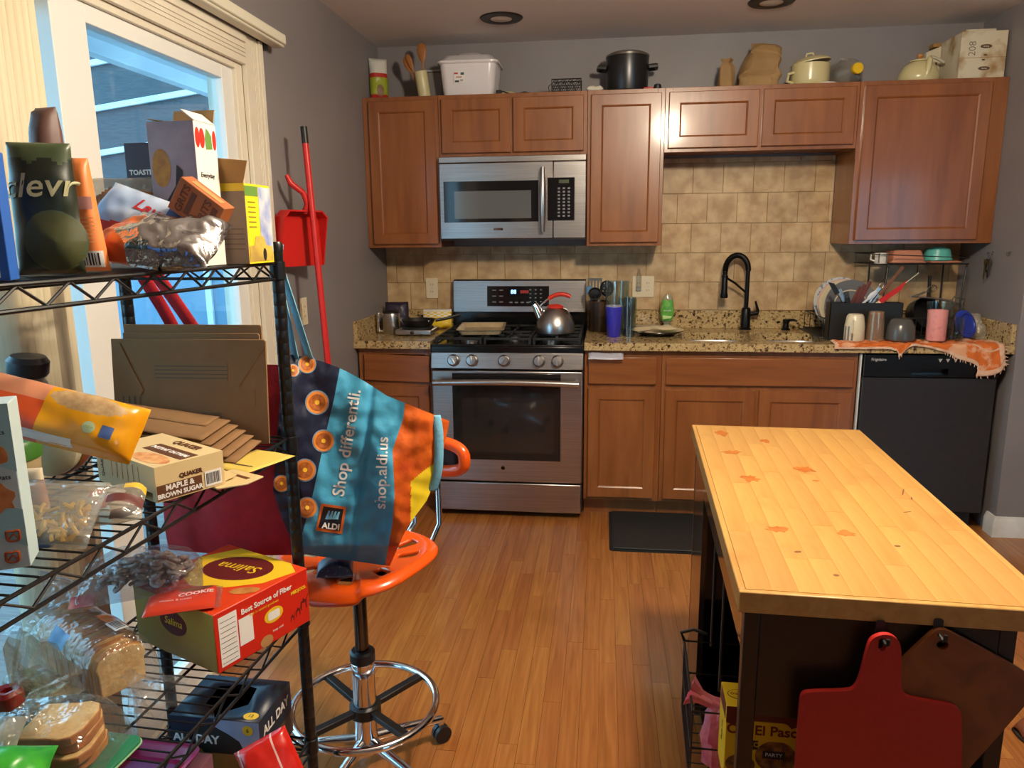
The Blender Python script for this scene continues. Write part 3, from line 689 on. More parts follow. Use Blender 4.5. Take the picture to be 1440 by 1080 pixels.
MB().box(fx(639), fx(747), MY - 0.0042, MY - 0.0031, fz(307), fz(268)).build('window', mat('microwave_window', (96, 98, 98), 0.12, coat=0.4), md)
hx = fx(764)
pts = [(hx, MY - 0.035 - 0.012 * math.sin(math.pi * t), fz(326) + (fz(237) - fz(326)) * t) for t in [i / 16 for i in range(17)]]
b = MB(); b.tube(pts, [0.012 + 0.005 * math.sin(math.pi * i / 16) for i in range(17)], 10)
for t in (0.06, 0.94):
    z = fz(326) + (fz(237) - fz(326)) * t; b.cyl((hx, MY - 0.0005, z), (hx, MY - 0.04, z), 0.01, 0.009, 10)
b.build('handle', STEELV, md)
cp = MB().box(fx(770), fx(808), MY - 0.003, MY - 0.0004, fz(311), fz(251)).build('keypad', GLASSB, mw, bevel=0.001)
MB().box(fx(786), fx(800), MY - 0.004, MY - 0.0031, fz(259), fz(254)).build('clock_display', mat('green_lcd', (70, 78, 52), 0.3), cp)
k = MB()
for i in range(3):
    for j in range(9):
        x = fx(786 + 7 * i); z = fz(266 + j * 4.8); k.box(x - 0.006, x + 0.006, MY - 0.0042, MY - 0.0031, z - 0.005, z + 0.004)
tag(k.build('key_print', KEY, cp, smooth=False), kind='stuff')
MB().prism(rrect(0.05, 0.012, 0.003, 3), 0, 0.0012, 0, frame((fx(700), MY - 0.0005, fz(322)), (1, 0, 0), (0, 0, 1))).build('name_badge', CHROME, md)

# ------------------------------------------------------------------ dishwasher
dw = thing('dishwasher', 'black dishwasher with recessed handle beside the grey wall end', 'dishwasher', (2.06, 0, 0)); DW = 0.61
DWF = mat('dishwasher_black_panel', (44, 40, 38), 0.32, c2=(40, 36, 34), scale=30)
MB().box(0.008, DW - 0.004, -0.6, -0.03, 0.09, 0.868).build('tub', BLACKP, dw)
MB().box(0.012, DW - 0.006, -0.635, -0.601, 0.105, 0.762).build('door', DWF, dw, bevel=0.004)
cpn = MB(); hx0, hx1, hz0, hz1 = DW * 0.5 - 0.08, DW * 0.5 + 0.08, 0.775, 0.805   # panel with a real pocket for the hand
cpn.box(0.012, hx0, -0.645, -0.601, 0.765, 0.868); cpn.box(hx1, DW - 0.006, -0.645, -0.601, 0.765, 0.868); cpn.box(hx0, hx1, -0.645, -0.601, hz1, 0.868); cpn.box(hx0, hx1, -0.645, -0.601, 0.765, hz0)
cpo = cpn.build('control_panel', BLACKG, dw)
MB().box(hx0, hx1, -0.612, -0.602, hz0, hz1).build('handle_recess', BLACKG, cpo)
text('Frigidaire', 0.018, mat('silver_print', (170, 168, 164), 0.4), cpo, frame((0.075, -0.6458, 0.846), (1, 0, 0), (0, 0, 1)), bold=0.0004)
k = MB()
for i, x in enumerate((0.345, 0.378, 0.411, 0.444)): k.prism([(x - 0.009, 0.852), (x + 0.009, 0.852), (x, 0.836)] if i < 2 else [(x - 0.006, 0.852), (x + 0.006, 0.852), (x + 0.004, 0.842), (x, 0.836), (x - 0.004, 0.842)], 0, 0.0008, 0, frame((0, -0.6454, 0), (1, 0, 0), (0, 0, 1)))
k.build('indicator_marks', mat('silver_print', ()), cpo, smooth=False) if False else k.build('indicator_marks', _mats['silver_print'], cpo, smooth=False)
MB().box(0.0, 0.007, -0.625, -0.605, 0.1, 0.868).build('white_edge_strip', mat('white_strip', (210, 208, 202), 0.5), dw)
MB().box(0.03, DW - 0.02, -0.56, -0.54, 0.0, 0.1).build('kick_plate', BLACKM, dw)

# ------------------------------------------------------------------ recessed ceiling lights
for lab, u, v in (('round black-trimmed recessed ceiling light above the microwave', 705, 25), ('round black-trimmed recessed ceiling light above the sink', 1085, 2)):
    c = P(u, v, z=ZC); t = thing('recessed_light', lab, 'ceiling light', (c.x, c.y, ZC), 0, 'recessed ceiling lights')
    MB().lathe([(0.052, -0.0005), (0.052, -0.006), (0.06, -0.009), (0.098, -0.006), (0.104, -0.0005)], 40).build('trim_ring', mat('bronze_black_trim', (34, 30, 28), 0.4), t)
    MB().lathe([(0.0, -0.011), (0.03, -0.010), (0.0515, -0.0065)], 32, cap0=False, cap1=False).build('lens', mat('frosted_lens', (214, 208, 200), 0.5), t)
# the ceiling lamp whose shadows and reflection in the kettle place it above the island
for lab, x, y in (('round flush ceiling lamp above the kitchen island', 1.35, -2.75),):
    t = thing('flush_ceiling_lamp', lab, 'ceiling light', (x, y, ZC))
    MB().lathe([(0.16, -0.0005), (0.16, -0.025), (0.15, -0.03)], 40).build('canopy', STEELV, t)
    MB().lathe([(0.148, -0.031), (0.15, -0.034)], 40, cap0=False, cap1=False).build('glass_rim', mat('lamp_rim_white', (240, 235, 225), 0.4), t)
    MB().cyl((0, 0, -0.03), (0, 0, -0.12), 0.012).build('stem', STEELV, t)
# ------------------------------------------------------------------ faucet, soap pump, plates on the wall
ct = CT1 + 0.0003
BRONZE = mat('oil_rubbed_black_bronze', (22, 19, 18), 0.34, 0.6)
fc = thing('faucet', 'black spring-neck pull-down kitchen faucet behind the sink', 'faucet', (1.625, -0.085, ct))
MB().lathe([(0.032, 0), (0.032, 0.006), (0.026, 0.012), (0.024, 0.11), (0.02, 0.118), (0.016, 0.12)], 24).build('base', BRONZE, fc)
zt_ = P(1038, 357, y=-0.12).z - ct
cx_ = (P(1020, 400, y=-0.16).x - 1.625)
MB().cyl((0, 0, 0.12), (0, 0, zt_ - 0.09), 0.011).build('riser', BRONZE, fc)
arc = [(0, 0, zt_ - 0.09)] + [(cx_ / 2 * (1 - math.cos(math.pi * t)), -0.05 * t, zt_ - 0.09 + 0.082 * math.sin(math.pi * t)) for t in [i / 20 for i in range(21)]] + [(cx_, -0.05, zt_ - 0.11)]
hs = MB().tube(arc, 0.009, 10).build('hose', BRONZE, fc)
coil = []; A = [Vector(p) for p in arc]
for i in range(len(A) - 1):
    for k in range(24):
        t = k / 24; p = A[i].lerp(A[i + 1], t); d = (A[i + 1] - A[i]).normalized(); n1 = d.cross(Vector((0, 1, 0))).normalized(); n2 = d.cross(n1)
        ph = 2 * math.pi * (i * 24 + k) / 10; coil.append(p + (n1 * math.cos(ph) + n2 * math.sin(ph)) * 0.0135)
MB().tube(coil, 0.0026, 5).build('spring', BRONZE, hs)
zh0, zh1 = P(1020, 419, y=-0.14).z - ct, P(1020, 388, y=-0.14).z - ct
MB().lathe([(0.019, zh0), (0.021, zh0 + 0.01), (0.017, zh0 + 0.03), (0.015, zh1), (0.011, zh1 + 0.01), (0.009, zh1 + 0.05)], 20, (cx_, -0.05, 0)).build('spray_head', BRONZE, fc)
MB().tube([(0, 0, 0.17), (0, 0, 0.195), (cx_ * 0.55, -0.028, zh1 - 0.04), (cx_, -0.05, zh1 - 0.005)], 0.006, 8).build('support_arm', BRONZE, fc)
MB().lathe([(0.017, -0.006), (0.017, 0.006)], 16, (cx_, -0.05, zh1 - 0.004)).build('dock_ring', BRONZE, fc)
b = MB(); b.tube([(0.02, 0, 0.085), (0.06, -0.005, 0.09), (0.062, -0.005, 0.1), (0.045, -0.01, 0.155)], [0.014, 0.012, 0.009, 0.005], 10); b.build('lever', BRONZE, fc)
sp = thing('soap_dispenser', 'small black soap dispenser pump on the granite by the sink', 'soap dispenser', (P(1105, 460, y=-0.1).x, -0.1, ct))
MB().lathe([(0.024, 0), (0.024, 0.004), (0.016, 0.012), (0.014, 0.035), (0.018, 0.04), (0.018, 0.056), (0.008, 0.06)], 20).build('pump_body', BRONZE, sp)
MB().tube([(0, 0, 0.052), (0.035, -0.02, 0.056), (0.05, -0.03, 0.05)], [0.008, 0.007, 0.005], 8).build('spout', BRONZE, sp)
IVORY = mat('ivory_wall_plate', (222, 208, 178), 0.4)
def plate_at(name, label, M, w, h, gangs):
    o = thing(name, label, 'wall plate', M.translation, M.to_euler())
    MB().prism(rrect(w, h, 0.005), 0.0005, 0.006, 0).build('cover', IVORY, o, bevel=0.0015)
    for x in gangs:
        for z in (-0.02, 0.02):
            s_ = MB().prism(oval(0.0165, 0.0145, 20, (x, z), p=2.6), 0.006, 0.0085).build('socket', IVORY, o)
            for dx in (-0.006, 0.006): MB().box(x + dx - 0.001, x + dx + 0.001, z - 0.004, z + 0.005, 0.0085, 0.009).build('slot', INK, s_)
        MB().lathe([(0.003, 0.006), (0.003, 0.0072)], 10, (x, 0, 0)).build('screw', STEELV, o)
    return o
c0, c1 = P(599, 391, y=-0.012), P(616, 419, y=-0.012)
plate_at('outlet', 'single ivory outlet on the tiles left of the range backguard', frame(((c0.x + c1.x) / 2, -0.0115, (c0.z + c1.z) / 2), (1, 0, 0), (0, 0, 1)), 0.07, 0.115, (0,))
c0, c1 = P(889, 388, y=-0.012), P(920, 418, y=-0.012); oc = ((c0.x + c1.x) / 2, (c0.z + c1.z) / 2)
plate_at('outlet', 'double ivory outlet on the tiles above the blue tumbler', frame((oc[0], -0.0115, oc[1]), (1, 0, 0), (0, 0, 1)), 0.12, 0.118, (-0.025, 0.025))
nl = thing('night_light', 'small clear bottle-shaped plug-in light in the double outlet', 'night light', (oc[0] - 0.025, -0.012, oc[1] - 0.01))
MB().box(-0.014, 0.014, -0.02, -0.0095, -0.012, 0.012).build('plug', mat('grey_plug', (150, 150, 148), 0.5), nl, bevel=0.002)
MB().lathe([(0.013, 0.0125), (0.015, 0.02), (0.0145, 0.075), (0.006, 0.1), (0.006, 0.113), (0.0, 0.115)], 18, (0, -0.03, 0)).build('clear_shade', clear('thin_clear_plastic', (240, 240, 238), 0.06), nl)
c = P(426, 438, x=XL)
plate_at('light_switch', 'ivory outlet plate on the left wall below the dustpan', frame((XL, c.y, c.z), (0, 1, 0), (0, 0, 1)), 0.07, 0.115, (0,))

# ------------------------------------------------------------------ broom and dustpan on the left wall
REDP = mat('red_plastic', (196, 32, 26), 0.4)
# broom stands on its head behind the shopping bag; the dustpan on it leans on the wall
bt0, bt1 = P(427, 178, x=-0.285), P(457, 470, x=-0.25)
bdir = (bt1 - bt0).normalized(); BZ = 0.225; bfoot = bt0 + bdir * ((BZ - bt0.z) / bdir.z)
br = thing('broom', 'red-handled broom leaning on the grey left wall', 'broom', (bfoot.x, bfoot.y, BZ))
btop = bt0 - bfoot; bg_ = btop * 0.962
MB().cyl((0, 0, 0), bg_, 0.0125, n=14).build('pole', REDP, br)
MB().cyl(bg_, btop, 0.013, n=14).build('black_grip', BLACKP, br)
hd_ = MB().prism([(-0.03, -0.02), (0.24, -0.02), (0.2, 0.05), (0.03, 0.06), (-0.02, 0.04)], -0.025, 0.025, 0, frame((0, 0, -0.02), (0, 1, 0), (0, 0, 1))).build('broom_head', REDP, br, bevel=0.006)
b = MB(); rb = random.Random(5)
for i in range(120):
    y = -0.025 + 0.26 * rb.random(); x = rb.uniform(-0.02, 0.02); b.tube([(x, y, -0.04), (x * 1.5, y + 0.02 + rb.uniform(-.01, .01), -0.2235)], 0.0018, 4)
tag(b.build('bristles', mat('dark_bristle', (60, 24, 24), 0.7), br), kind='stuff')
a0, a1, a2, a3 = P(402, 372, y=-1.30), P(467, 370, y=-1.18), P(463, 304, y=-1.18), P(412, 304, y=-1.28)
ud = Vector((0.40, 0.917, 0)).normalized(); dwid = 0.25; dn = Vector((ud.y, -ud.x, 0))
pc = bt0 + bdir * ((1.43 - bt0.z) / bdir.z)                       # pole at the middle of the pan: the pan hangs just behind it
dc = pc - dn * 0.068 - ud * 0.018
dp_ = thing('dustpan', 'red upright dustpan clipped on the broom pole', 'dustpan', (dc.x, dc.y, 1.32))
Md = frame((0, 0, 0), ud, (0, 0, 1))
b = MB(); pw = [(-dwid / 2, 0), (dwid / 2, 0), (dwid / 2 - 0.012, 0.19), (dwid / 2 - 0.04, 0.215), (-dwid / 2 + 0.04, 0.215), (-dwid / 2 + 0.012, 0.19)]
b.prism(pw, -0.004, 0.0, 0, Md); b.build('back_plate', REDP, dp_, bevel=0.001)
b = MB()
for i in (1, 2, 3, 4, 5):
    p, q = Vector(pw[i]), Vector(pw[(i + 1) % 6]); d = (q - p).normalized(); nn = Vector((-d.y, d.x)) * 0.006
    h0, h1 = (0.004 if i == 1 else 0.05), (0.05 if i != 5 else 0.004)
    pts = [(*p, 0), (*q, 0), (*(q + nn), 0), (*(p + nn), 0), (*p, h0), (*q, h1), (*(q + nn), h1), (*(p + nn), h0)]
    b.add(pts, [(0, 3, 2, 1), (4, 5, 6, 7), (0, 1, 5, 4), (1, 2, 6, 5), (2, 3, 7, 6), (3, 0, 4, 7)], 0, Md)
b.build('raised_rim', REDP, dp_)
MB().tube([Md @ Vector(p) for p in ((0.012, 0.205, 0.03), (0.014, 0.24, 0.044), (-0.002, 0.28, 0.04), (-0.045, 0.315, 0.02), (-0.055, 0.345, 0.012))], [0.014, 0.013, 0.011, 0.012, 0.008], 10).build('handle', REDP, dp_)

# ------------------------------------------------------------------ left counter
YELP = mat('yellow_print', (232, 196, 40), 0.5)
def cz(u, v): return P(u, v, z=ct)
cn = thing('milk_frother', 'brushed steel electric frother jug with black lid on the corner counter', 'frother', (P(551, 466, y=-0.34).x, -0.34, ct))
r_ = 0.047
MB().lathe([(r_ * 0.95, 0), (r_, 0.004), (r_, 0.105), (r_ * 0.96, 0.11)], 32).build('jug', STEEL, cn)
MB().lathe([(r_ * 0.97, 0.1105), (r_ * 0.97, 0.118), (r_ * 0.6, 0.126), (0, 0.128)], 32).build('lid', BLACKP, cn)
b = MB(); b.box(-r_ - 0.032, -r_ - 0.016, -0.014, 0.014, 0.004, 0.115); b.box(-r_ - 0.018, -r_ + 0.006, -0.012, 0.012, 0.09, 0.115); b.box(-r_ - 0.018, -r_ + 0.006, -0.012, 0.012, 0.004, 0.02)
b.build('handle', CHROME, cn, bevel=0.004)
pb = thing('coffee_pouch', 'dark purple pouch propped in the corner behind the frother', 'pouch', (P(538, 462, y=-0.2).x + 0.075, -0.15, ct + 0.002), (math.radians(84), 0, 0.15))
pillow('pouch', pb, 0.13, 0.15, 0.05, mat('dark_purple_foil', (46, 36, 58), 0.4), seed=3)[0].location = (0, 0.075, 0)
hp = thing('hot_plate', 'silver electric hot plate under the black pan on the corner counter', 'hot plate', (P(584, 470, y=-0.42).x, -0.36, ct))
MB().box(-0.1, 0.095, -0.1, 0.1, 0.006, 0.034).build('housing', STEELV, hp, bevel=0.006)
MB().box(-0.08, 0.075, -0.085, 0.085, 0.0, 0.006).build('feet_base', BLACKP, hp)
MB().lathe([(0.085, 0.0342), (0.085, 0.04), (0.08, 0.043), (0, 0.043)], 32).build('heating_plate', IRON, hp)
MB().lathe([(0.009, 0), (0.009, 0.012), (0.006, 0.014)], 14, M=Matrix.Translation((-0.005, -0.1, 0.02)) @ Matrix.Rotation(math.pi / 2, 4, 'X')).build('dial', BLACKP, hp)
fp = thing('frying_pan', 'black frying pan on the hot plate', 'pan', (hp.location.x + 0.005, -0.36, ct + 0.0435))
MB().lathe([(0.0, 0.0), (0.07, 0.0), (0.088, 0.035), (0.092, 0.036), (0.089, 0.033), (0.072, 0.004), (0.0, 0.004)], 36).build('pan_body', BLACKM, fp)
MB().tube([(0.088, 0.02, 0.028), (0.14, 0.04, 0.035), (0.215, 0.06, 0.055)], [0.009, 0.008, 0.01], 8).build('handle', BLACKP, fp)
MB().lathe([(0.006, 0), (0.006, 0.006)], 10, (0.07, -0.058, 0.03)).build('rivet', CHROME, fp)
yb = thing('sponge_packet', 'yellow and white printed packet behind the black pan', 'packet', (P(616, 455, y=-0.2).x - 0.02, -0.13, ct), (math.radians(72), 0, 0.12))
_o, hf = pillow('packet', yb, 0.16, 0.11, 0.03, [YELP, WHITEP], lambda a, b_, s: 1 if (b_ > 0.1 and (int((a + 1) * 4) + int((b_ + 1) * 6)) % 2) or b_ > 0.7 else 0, seed=5); _o.location = (0, 0.055, 0)

# ------------------------------------------------------------------ on the range
gz = 0.9323
kt = thing('tea_kettle', 'brushed steel whistling kettle with red handle on the range', 'kettle', (P(781, 460, y=-0.44).x, -0.44, gz))
kh = P(781, 431, y=-0.44).z - gz
MB().lathe([(0.088, 0), (0.098, 0.008), (0.1, 0.03), (0.096, 0.06), (0.082, 0.09), (0.06, kh - 0.014), (0.04, kh - 0.006)], 40).build('body', STEELV, kt)
MB().lathe([(0.041, kh - 0.0055), (0.043, kh + 0.004), (0.03, kh + 0.01), (0.012, kh + 0.013), (0, kh + 0.0135)], 28).build('red_lid', mat('red_enamel', (206, 52, 36), 0.35), kt)
MB().tube([(-0.075, 0, 0.08), (-0.098, 0, kh - 0.005), (-0.11, 0, kh + 0.012)], [0.024, 0.018, 0.015], 14).build('spout', CHROME, kt)
ha = [(-0.078 + 0.155 * t, 0, kh - 0.02 + 0.075 * math.sin(math.pi * (0.1 + 0.62 * t)) + 0.012 * t) for t in [i / 14 for i in range(15)]]
MB().tube([(-0.07, 0, kh - 0.03)] + ha[:5], 0.006, 10).build('handle_bracket', CHROME, kt)
MB().tube(ha[4:], [0.011] * 10 + [0.009], 12).build('handle_grip', mat('red_enamel', ()), kt) if False else MB().tube(ha[4:], [0.011] * 10 + [0.009], 12).build('handle_grip', _mats['red_enamel'], kt)
tp = thing('sheet_pan', 'small tan baking sheet pan resting on the left grate of the range', 'pan', (0.215, -0.36, gz), 0.09)
b = MB(); wv, dv = 0.235, 0.33
def ring(w_, d_, z): return [(x, y, z) for x, y in rrect(w_, d_, 0.018, 4)]
lv = [ring(wv - .03, dv - .03, 0), ring(wv, dv, 0.026), ring(wv + .012, dv + .012, 0.027), ring(wv + .012, dv + .012, 0.025), ring(wv - .004, dv - .004, 0.0235), ring(wv - .034, dv - .034, 0.0025)]
n_ = len(lv[0])
b.add([p for r in lv for p in r], [(i * n_ + j, i * n_ + (j + 1) % n_, (i + 1) * n_ + (j + 1) % n_, (i + 1) * n_ + j) for i in range(5) for j in range(n_)] + [tuple(range(n_ - 1, -1, -1)), tuple(5 * n_ + j for j in range(n_))])
b.build('pan_body', mat('tan_nonstick', (188, 168, 134), 0.35, c2=(168, 144, 108), scale=12), tp)

# ------------------------------------------------------------------ counter between range and sink
ut = thing('utensil_crock', 'dark brown cylindrical utensil crock beside the range', 'crock', (P(842, 460, y=-0.2).x, -0.2, ct))
MB().lathe([(0.052, 0), (0.055, 0.004), (0.056, 0.16), (0.052, 0.165), (0.05, 0.16), (0.05, 0.01), (0, 0.01)], 28, mf=lambda i, j: 1 if (j // 3) % 3 == 0 and 0 < i < 2 else 0).build('crock', [mat('dark_brown_glaze', (58, 40, 28), 0.4, c2=(84, 58, 38), scale=12), mat('dark_brown_band', (34, 24, 20), 0.5)], ut)
GREYP = mat('grey_nylon', (92, 94, 92), 0.5)
def spatula(name, label, base, top, head, m, slots=True, hm=None):
    o = thing(name, label, 'utensil', base, 0, 'utensils in the brown crock'); d = Vector(top) - Vector(base)
    MB().tube([(0, 0, 0.012), tuple(d * 0.6), tuple(d)], [0.006, 0.005, 0.004], 8).build('shaft', hm or m, o)
    return o, d
uc = Vector(ut.location)
o, d = spatula('slotted_turner', 'grey slotted turner standing in the utensil crock', uc + Vector((-0.01, 0.01, 0.0)), uc + Vector((-0.025, 0.025, 0.2)), None, GREYP)
b = MB(); W_, H_ = 0.075, 0.085
for i in range(5): b.box(-W_ / 2 + i * W_ / 4.4, -W_ / 2 + i * W_ / 4.4 + 0.0085, -0.0015, 0.0015, 0, H_)
b.box(-W_ / 2, W_ / 2, -0.0014, 0.0014, 0, 0.02); b.box(-W_ / 2, W_ / 2, -0.0014, 0.0014, H_ - 0.015, H_)
b.build('head', GREYP, o, loc=d)
o, d = spatula('slotted_spoon', 'black perforated spoon standing tall in the utensil crock', uc + Vector((0.012, -0.01, 0.0)), uc + Vector((0.04, -0.02, 0.19)), None, BLACKP)
b = MB(); g_ = [[Vector((0.036 * (-1 + 2 * i / 12) * math.sqrt(max(0.02, 1 - (2 * j / 12 - 1) ** 2)), 0.014 * ((-1 + 2 * i / 12) ** 2 - 1), 0.085 * j / 12)) for j in range(13)] for i in range(13)]
b.sheet(g_); b.build('bowl', BLACKP, o, loc=d, solid=0.003)
k = MB()
for (hx_, hz_) in ((0, 0.03), (0.014, 0.045), (-0.014, 0.045), (0, 0.058), (0.013, 0.07), (-0.013, 0.07), (0.02, 0.03), (-0.02, 0.03)): k.lathe([(0.004, 0), (0.004, 0.001)], 8, M=Matrix.Translation((d.x + hx_, d.y - 0.017, d.z + hz_)) @ Matrix.Rotation(math.pi / 2, 4, 'X'))
tag(k.build('perforations', mat('pale_hole', (150, 130, 96), 0.6), o), kind='stuff')
o, d = spatula('ladle', 'round black ladle leaning in the utensil crock', uc + Vector((-0.014, -0.016, 0.0)), uc + Vector((-0.022, -0.04, 0.205)), None, BLACKP)
MB().lathe([(0.0, -0.03), (0.02, -0.027), (0.033, -0.01), (0.036, 0.006), (0.033, 0.006), (0.03, -0.008), (0.0, -0.026)], 20, M=Matrix.Translation(d) @ Matrix.Rotation(1.1, 4, 'X')).build('bowl', BLACKP, o)
o, d = spatula('silicone_brush', 'blue silicone brush tipped out of the utensil crock', uc + Vector((-0.022, -0.004, 0.0)), uc + Vector((-0.047, -0.012, 0.2)), None, mat('blue_silicone', (84, 128, 168), 0.5))
MB().box(-0.022, 0.012, -0.006, 0.006, 0, 0.045).build('head', _mats['blue_silicone'], o, loc=d, bevel=0.004)
o, d = spatula('serving_spoon', 'thin steel-handled spoon standing in the utensil crock', uc + Vector((0.02, 0.018, 0.0)), uc + Vector((0.042, 0.026, 0.215)), None, CHROME)
MB().lathe([(0.0, -0.03), (0.014, -0.02), (0.016, 0.0), (0.01, 0.02), (0, 0.026)], 16, sy=0.25, M=Matrix.Translation(d)).build('bowl', CHROME, o)
tb = thing('tumbler', 'tall blue travel tumbler on the counter beside the range', 'tumbler', (P(863, 470, y=-0.42).x, -0.42, ct))
th = P(863, 431, y=-0.42).z - ct
MB().lathe([(0.03, 0), (0.033, 0.004), (0.0425, th - 0.004), (0.0425, th)], 32, cap1=False).build('cup', mat('cobalt_blue_plastic', (52, 48, 168), 0.35), tb)
MB().lathe([(0.0415, th - 0.003), (0.044, th + 0.001), (0.044, th + 0.006), (0.03, th + 0.008), (0, th + 0.008)], 32).build('clear_lid', clear('tumbler_lid', (225, 228, 240), 0.2, milk=0.25), tb)
GL = clear('clear_glassware', (232, 240, 240), 0.1, 0.02)
def glass(name, label, u, y, r0, r1, h, handle=False, m=None):
    o = thing(name, label, 'glassware', (P(u, 470, y=y).x, y, ct))
    MB().lathe([(0, 0.0), (r0, 0.0), (r0 * 1.02, 0.01), (r1, h), (r1 - 0.003, h), (r0 - 0.003, 0.012), (0, 0.012)], 32, cap0=False, cap1=False).build('glass_body', m or GL, o)
    if handle: MB().tube([(r1 * 0.95, 0, h * 0.85), (r1 + 0.04, 0, h * 0.8), (r1 + 0.045, 0, h * 0.5), (r0 + 0.02, 0, h * 0.22), (r0 * 1.0, 0, h * 0.2)], 0.006, 8).build('handle', m or GL, o)
    return o
glass('glass_pitcher', 'tall clear glass pitcher behind the blue tumbler', 868, -0.3, 0.055, 0.062, P(868, 395, y=-0.3).z - ct)
glass('drinking_glass', 'tall clear drinking glass right of the blue tumbler', 884, -0.4, 0.028, 0.036, P(884, 418, y=-0.4).z - ct)
glass('glass_vase', 'wide clear glass jar behind the drinking glass', 882, -0.2, 0.045, 0.05, P(882, 420, y=-0.2).z - ct)
pl = thing('dinner_plate', 'dark-rimmed cream plate with a knife on it left of the sink', 'plate', (P(926, 466, y=-0.35).x - 0.005, -0.33, ct))
MB().lathe([(0.08, 0), (0.09, 0.004), (0.128, 0.02), (0.138, 0.024), (0.137, 0.027)], 40, cap1=False).build('plate_underside', mat('dark_plate_glaze', (30, 28, 28), 0.25), pl)
MB().lathe([(0.0, 0.009), (0.088, 0.009), (0.124, 0.0245), (0.1365, 0.0272)], 40, cap0=False, cap1=False).build('plate_face', mat('cream_plate_glaze', (214, 198, 164), 0.3), pl)
bw = thing('bread_wrapper', 'crumpled cream paper wrapper lying on the dark plate', 'wrapper', (pl.location.x + 0.035, -0.31, ct + 0.0255), 0.4)
pillow('wrapper', bw, 0.11, 0.12, 0.018, mat('cream_paper', (212, 196, 160), 0.7), seed=9, crumple=0.006)
kn = thing('table_knife', 'steel table knife resting across the dark plate', 'knife', (pl.location.x - 0.05, -0.42, ct + 0.0335), (0, 0, 0.9))
MB().prism([(0, -0.008), (0.1, -0.008), (0.115, 0), (0.1, 0.006), (0, 0.006)], -0.001, 0.001).build('blade', CHROME, kn)
MB().prism(rrect(0.09, 0.015, 0.006, 4, (-0.045, -0.001)), -0.003, 0.003).build('handle', STEELV, kn, bevel=0.0015)
nt = thing('cutlery_tray', 'thin silver butter-dish base behind the dark plate', 'tray', (P(912, 458, y=-0.12).x, -0.115, ct))
MB().box(-0.08, 0.07, -0.04, 0.04, 0.0, 0.012).build('base', BLACKP, nt, bevel=0.003)
MB().box(-0.075, 0.065, -0.035, 0.035, 0.0125, 0.022).build('cover', STEELV, nt, bevel=0.004)
ds = thing('dish_soap', 'inverted clear dish soap bottle with green label behind the plate', 'soap bottle', (P(938, 455, y=-0.12).x, -0.1, ct))
sh = P(938, 414, y=-0.1).z - ct
MB().lathe([(0.014, 0), (0.016, 0.004), (0.016, 0.022), (0.012, 0.026)], 20, sy=0.8).build('cap', mat('clear_cap', (196, 190, 170), 0.3), ds)
MB().lathe([(0.012, 0.0265), (0.026, 0.045), (0.038, 0.08), (0.038, 0.11), (0.03, sh - 0.025), (0.016, sh), (0, sh + 0.003)], 28, sy=0.6).build('bottle', clear('soap_clear', (226, 232, 214), 0.12, milk=0.2), ds)
GRN = mat('green_label', (66, 150, 50), 0.4, c2=(120, 190, 80), scale=25)
lb = MB(); g_ = [[Vector((0.0385 * s_ * math.sin(a), -0.0385 * 0.62 * s_ * math.cos(a) - 0.001, z)) for z, s_ in ((0.05, 0.78), (0.07, 0.93), (0.09, 1.01), (0.11, 1.01), (0.13, 0.9), (sh - 0.03, 0.82))] for a in [math.radians(-62 + i * 12.4) for i in range(11)]]
lb.sheet(g_, flip=True); lo = lb.build('label', GRN, ds)
text('Palmolive', 0.0105, WHITEP, lo, frame((0.0, -0.0262, 0.105), (1, 0, 0), (0, 0, 1)))
MB().prism([(-0.022, 0.058), (0.02, 0.064), (0.024, 0.075), (-0.026, 0.08)], 0, 0.0004, 0, frame((0, -0.026, 0), (1, 0, 0), (0, 0, 1))).build('leaf_band', mat('pale_green_band', (196, 226, 150), 0.5), lo)
sc_ = thing('plastic_scrap', 'scrap of clear plastic wrap tucked over the drawer beside the range', 'plastic wrap', (P(852, 497, y=-0.64).x, -0.636, 0.8435), (0.5, 0, 0))
pillow('film', sc_, 0.17, 0.05, 0.012, clear('milky_film', (226, 226, 236), 0.2, 0.2, 0.5, 60, milk=0.45), seed=12, crumple=0.006, crimp=0.3)

# ------------------------------------------------------------------ keys on the wall end
ky = thing('key_bunch', 'bunch of dark keys hanging on the grey wall end above the towel', 'keys', P(1396, 356, x=XR - 0.004))
MB().lathe([(0.008, 0), (0.008, 0.004), (0.003, 0.006), (0.003, 0.02), (0.006, 0.022), (0.006, 0.025), (0, 0.026)], 14, M=Matrix.Rotation(-math.pi / 2, 4, 'Y') @ Matrix.Translation((0, 0, -0.0035))).build('wall_hook', CHROME, ky)
MB().tube([(-0.017, 0.018 * math.sin(a), -0.014 + 0.018 * math.cos(a)) for a in [i * math.pi / 8 for i in range(16)]], 0.0016, 6, True).build('key_ring', CHROME, ky)
for i, (dy, a, m_, L_) in enumerate(((-0.012, 0.12, STEELV, 0.07), (0.004, -0.08, BLACKP, 0.085), (0.018, -0.2, BLACKP, 0.06), (-0.022, 0.3, STEELV, 0.05), (0.01, 0.05, mat('brass_key', (150, 118, 66), 0.35, 0.9), 0.095))):
    Mk = Matrix.Translation((-0.012 - 0.003 * i, dy, -0.028)) @ Matrix.Rotation(a, 4, 'X') @ frame((0, 0, 0), (0, 1, 0), (0, 0, 1))
    MB().prism([(0, 0), (0.012, -0.006), (0.012, -0.022), (0.004, -0.028), (0.004, -L_), (0.0, -L_ - 0.005), (-0.004, -L_), (-0.004, -0.028), (-0.012, -0.022), (-0.012, -0.006)], -0.0012, 0.0012, 0, Mk).build('key', m_, ky)
hk = thing('wall_hook', 'small bare wire hook on the grey wall end beside the keys', 'hook', P(1419, 356, x=XR - 0.003))
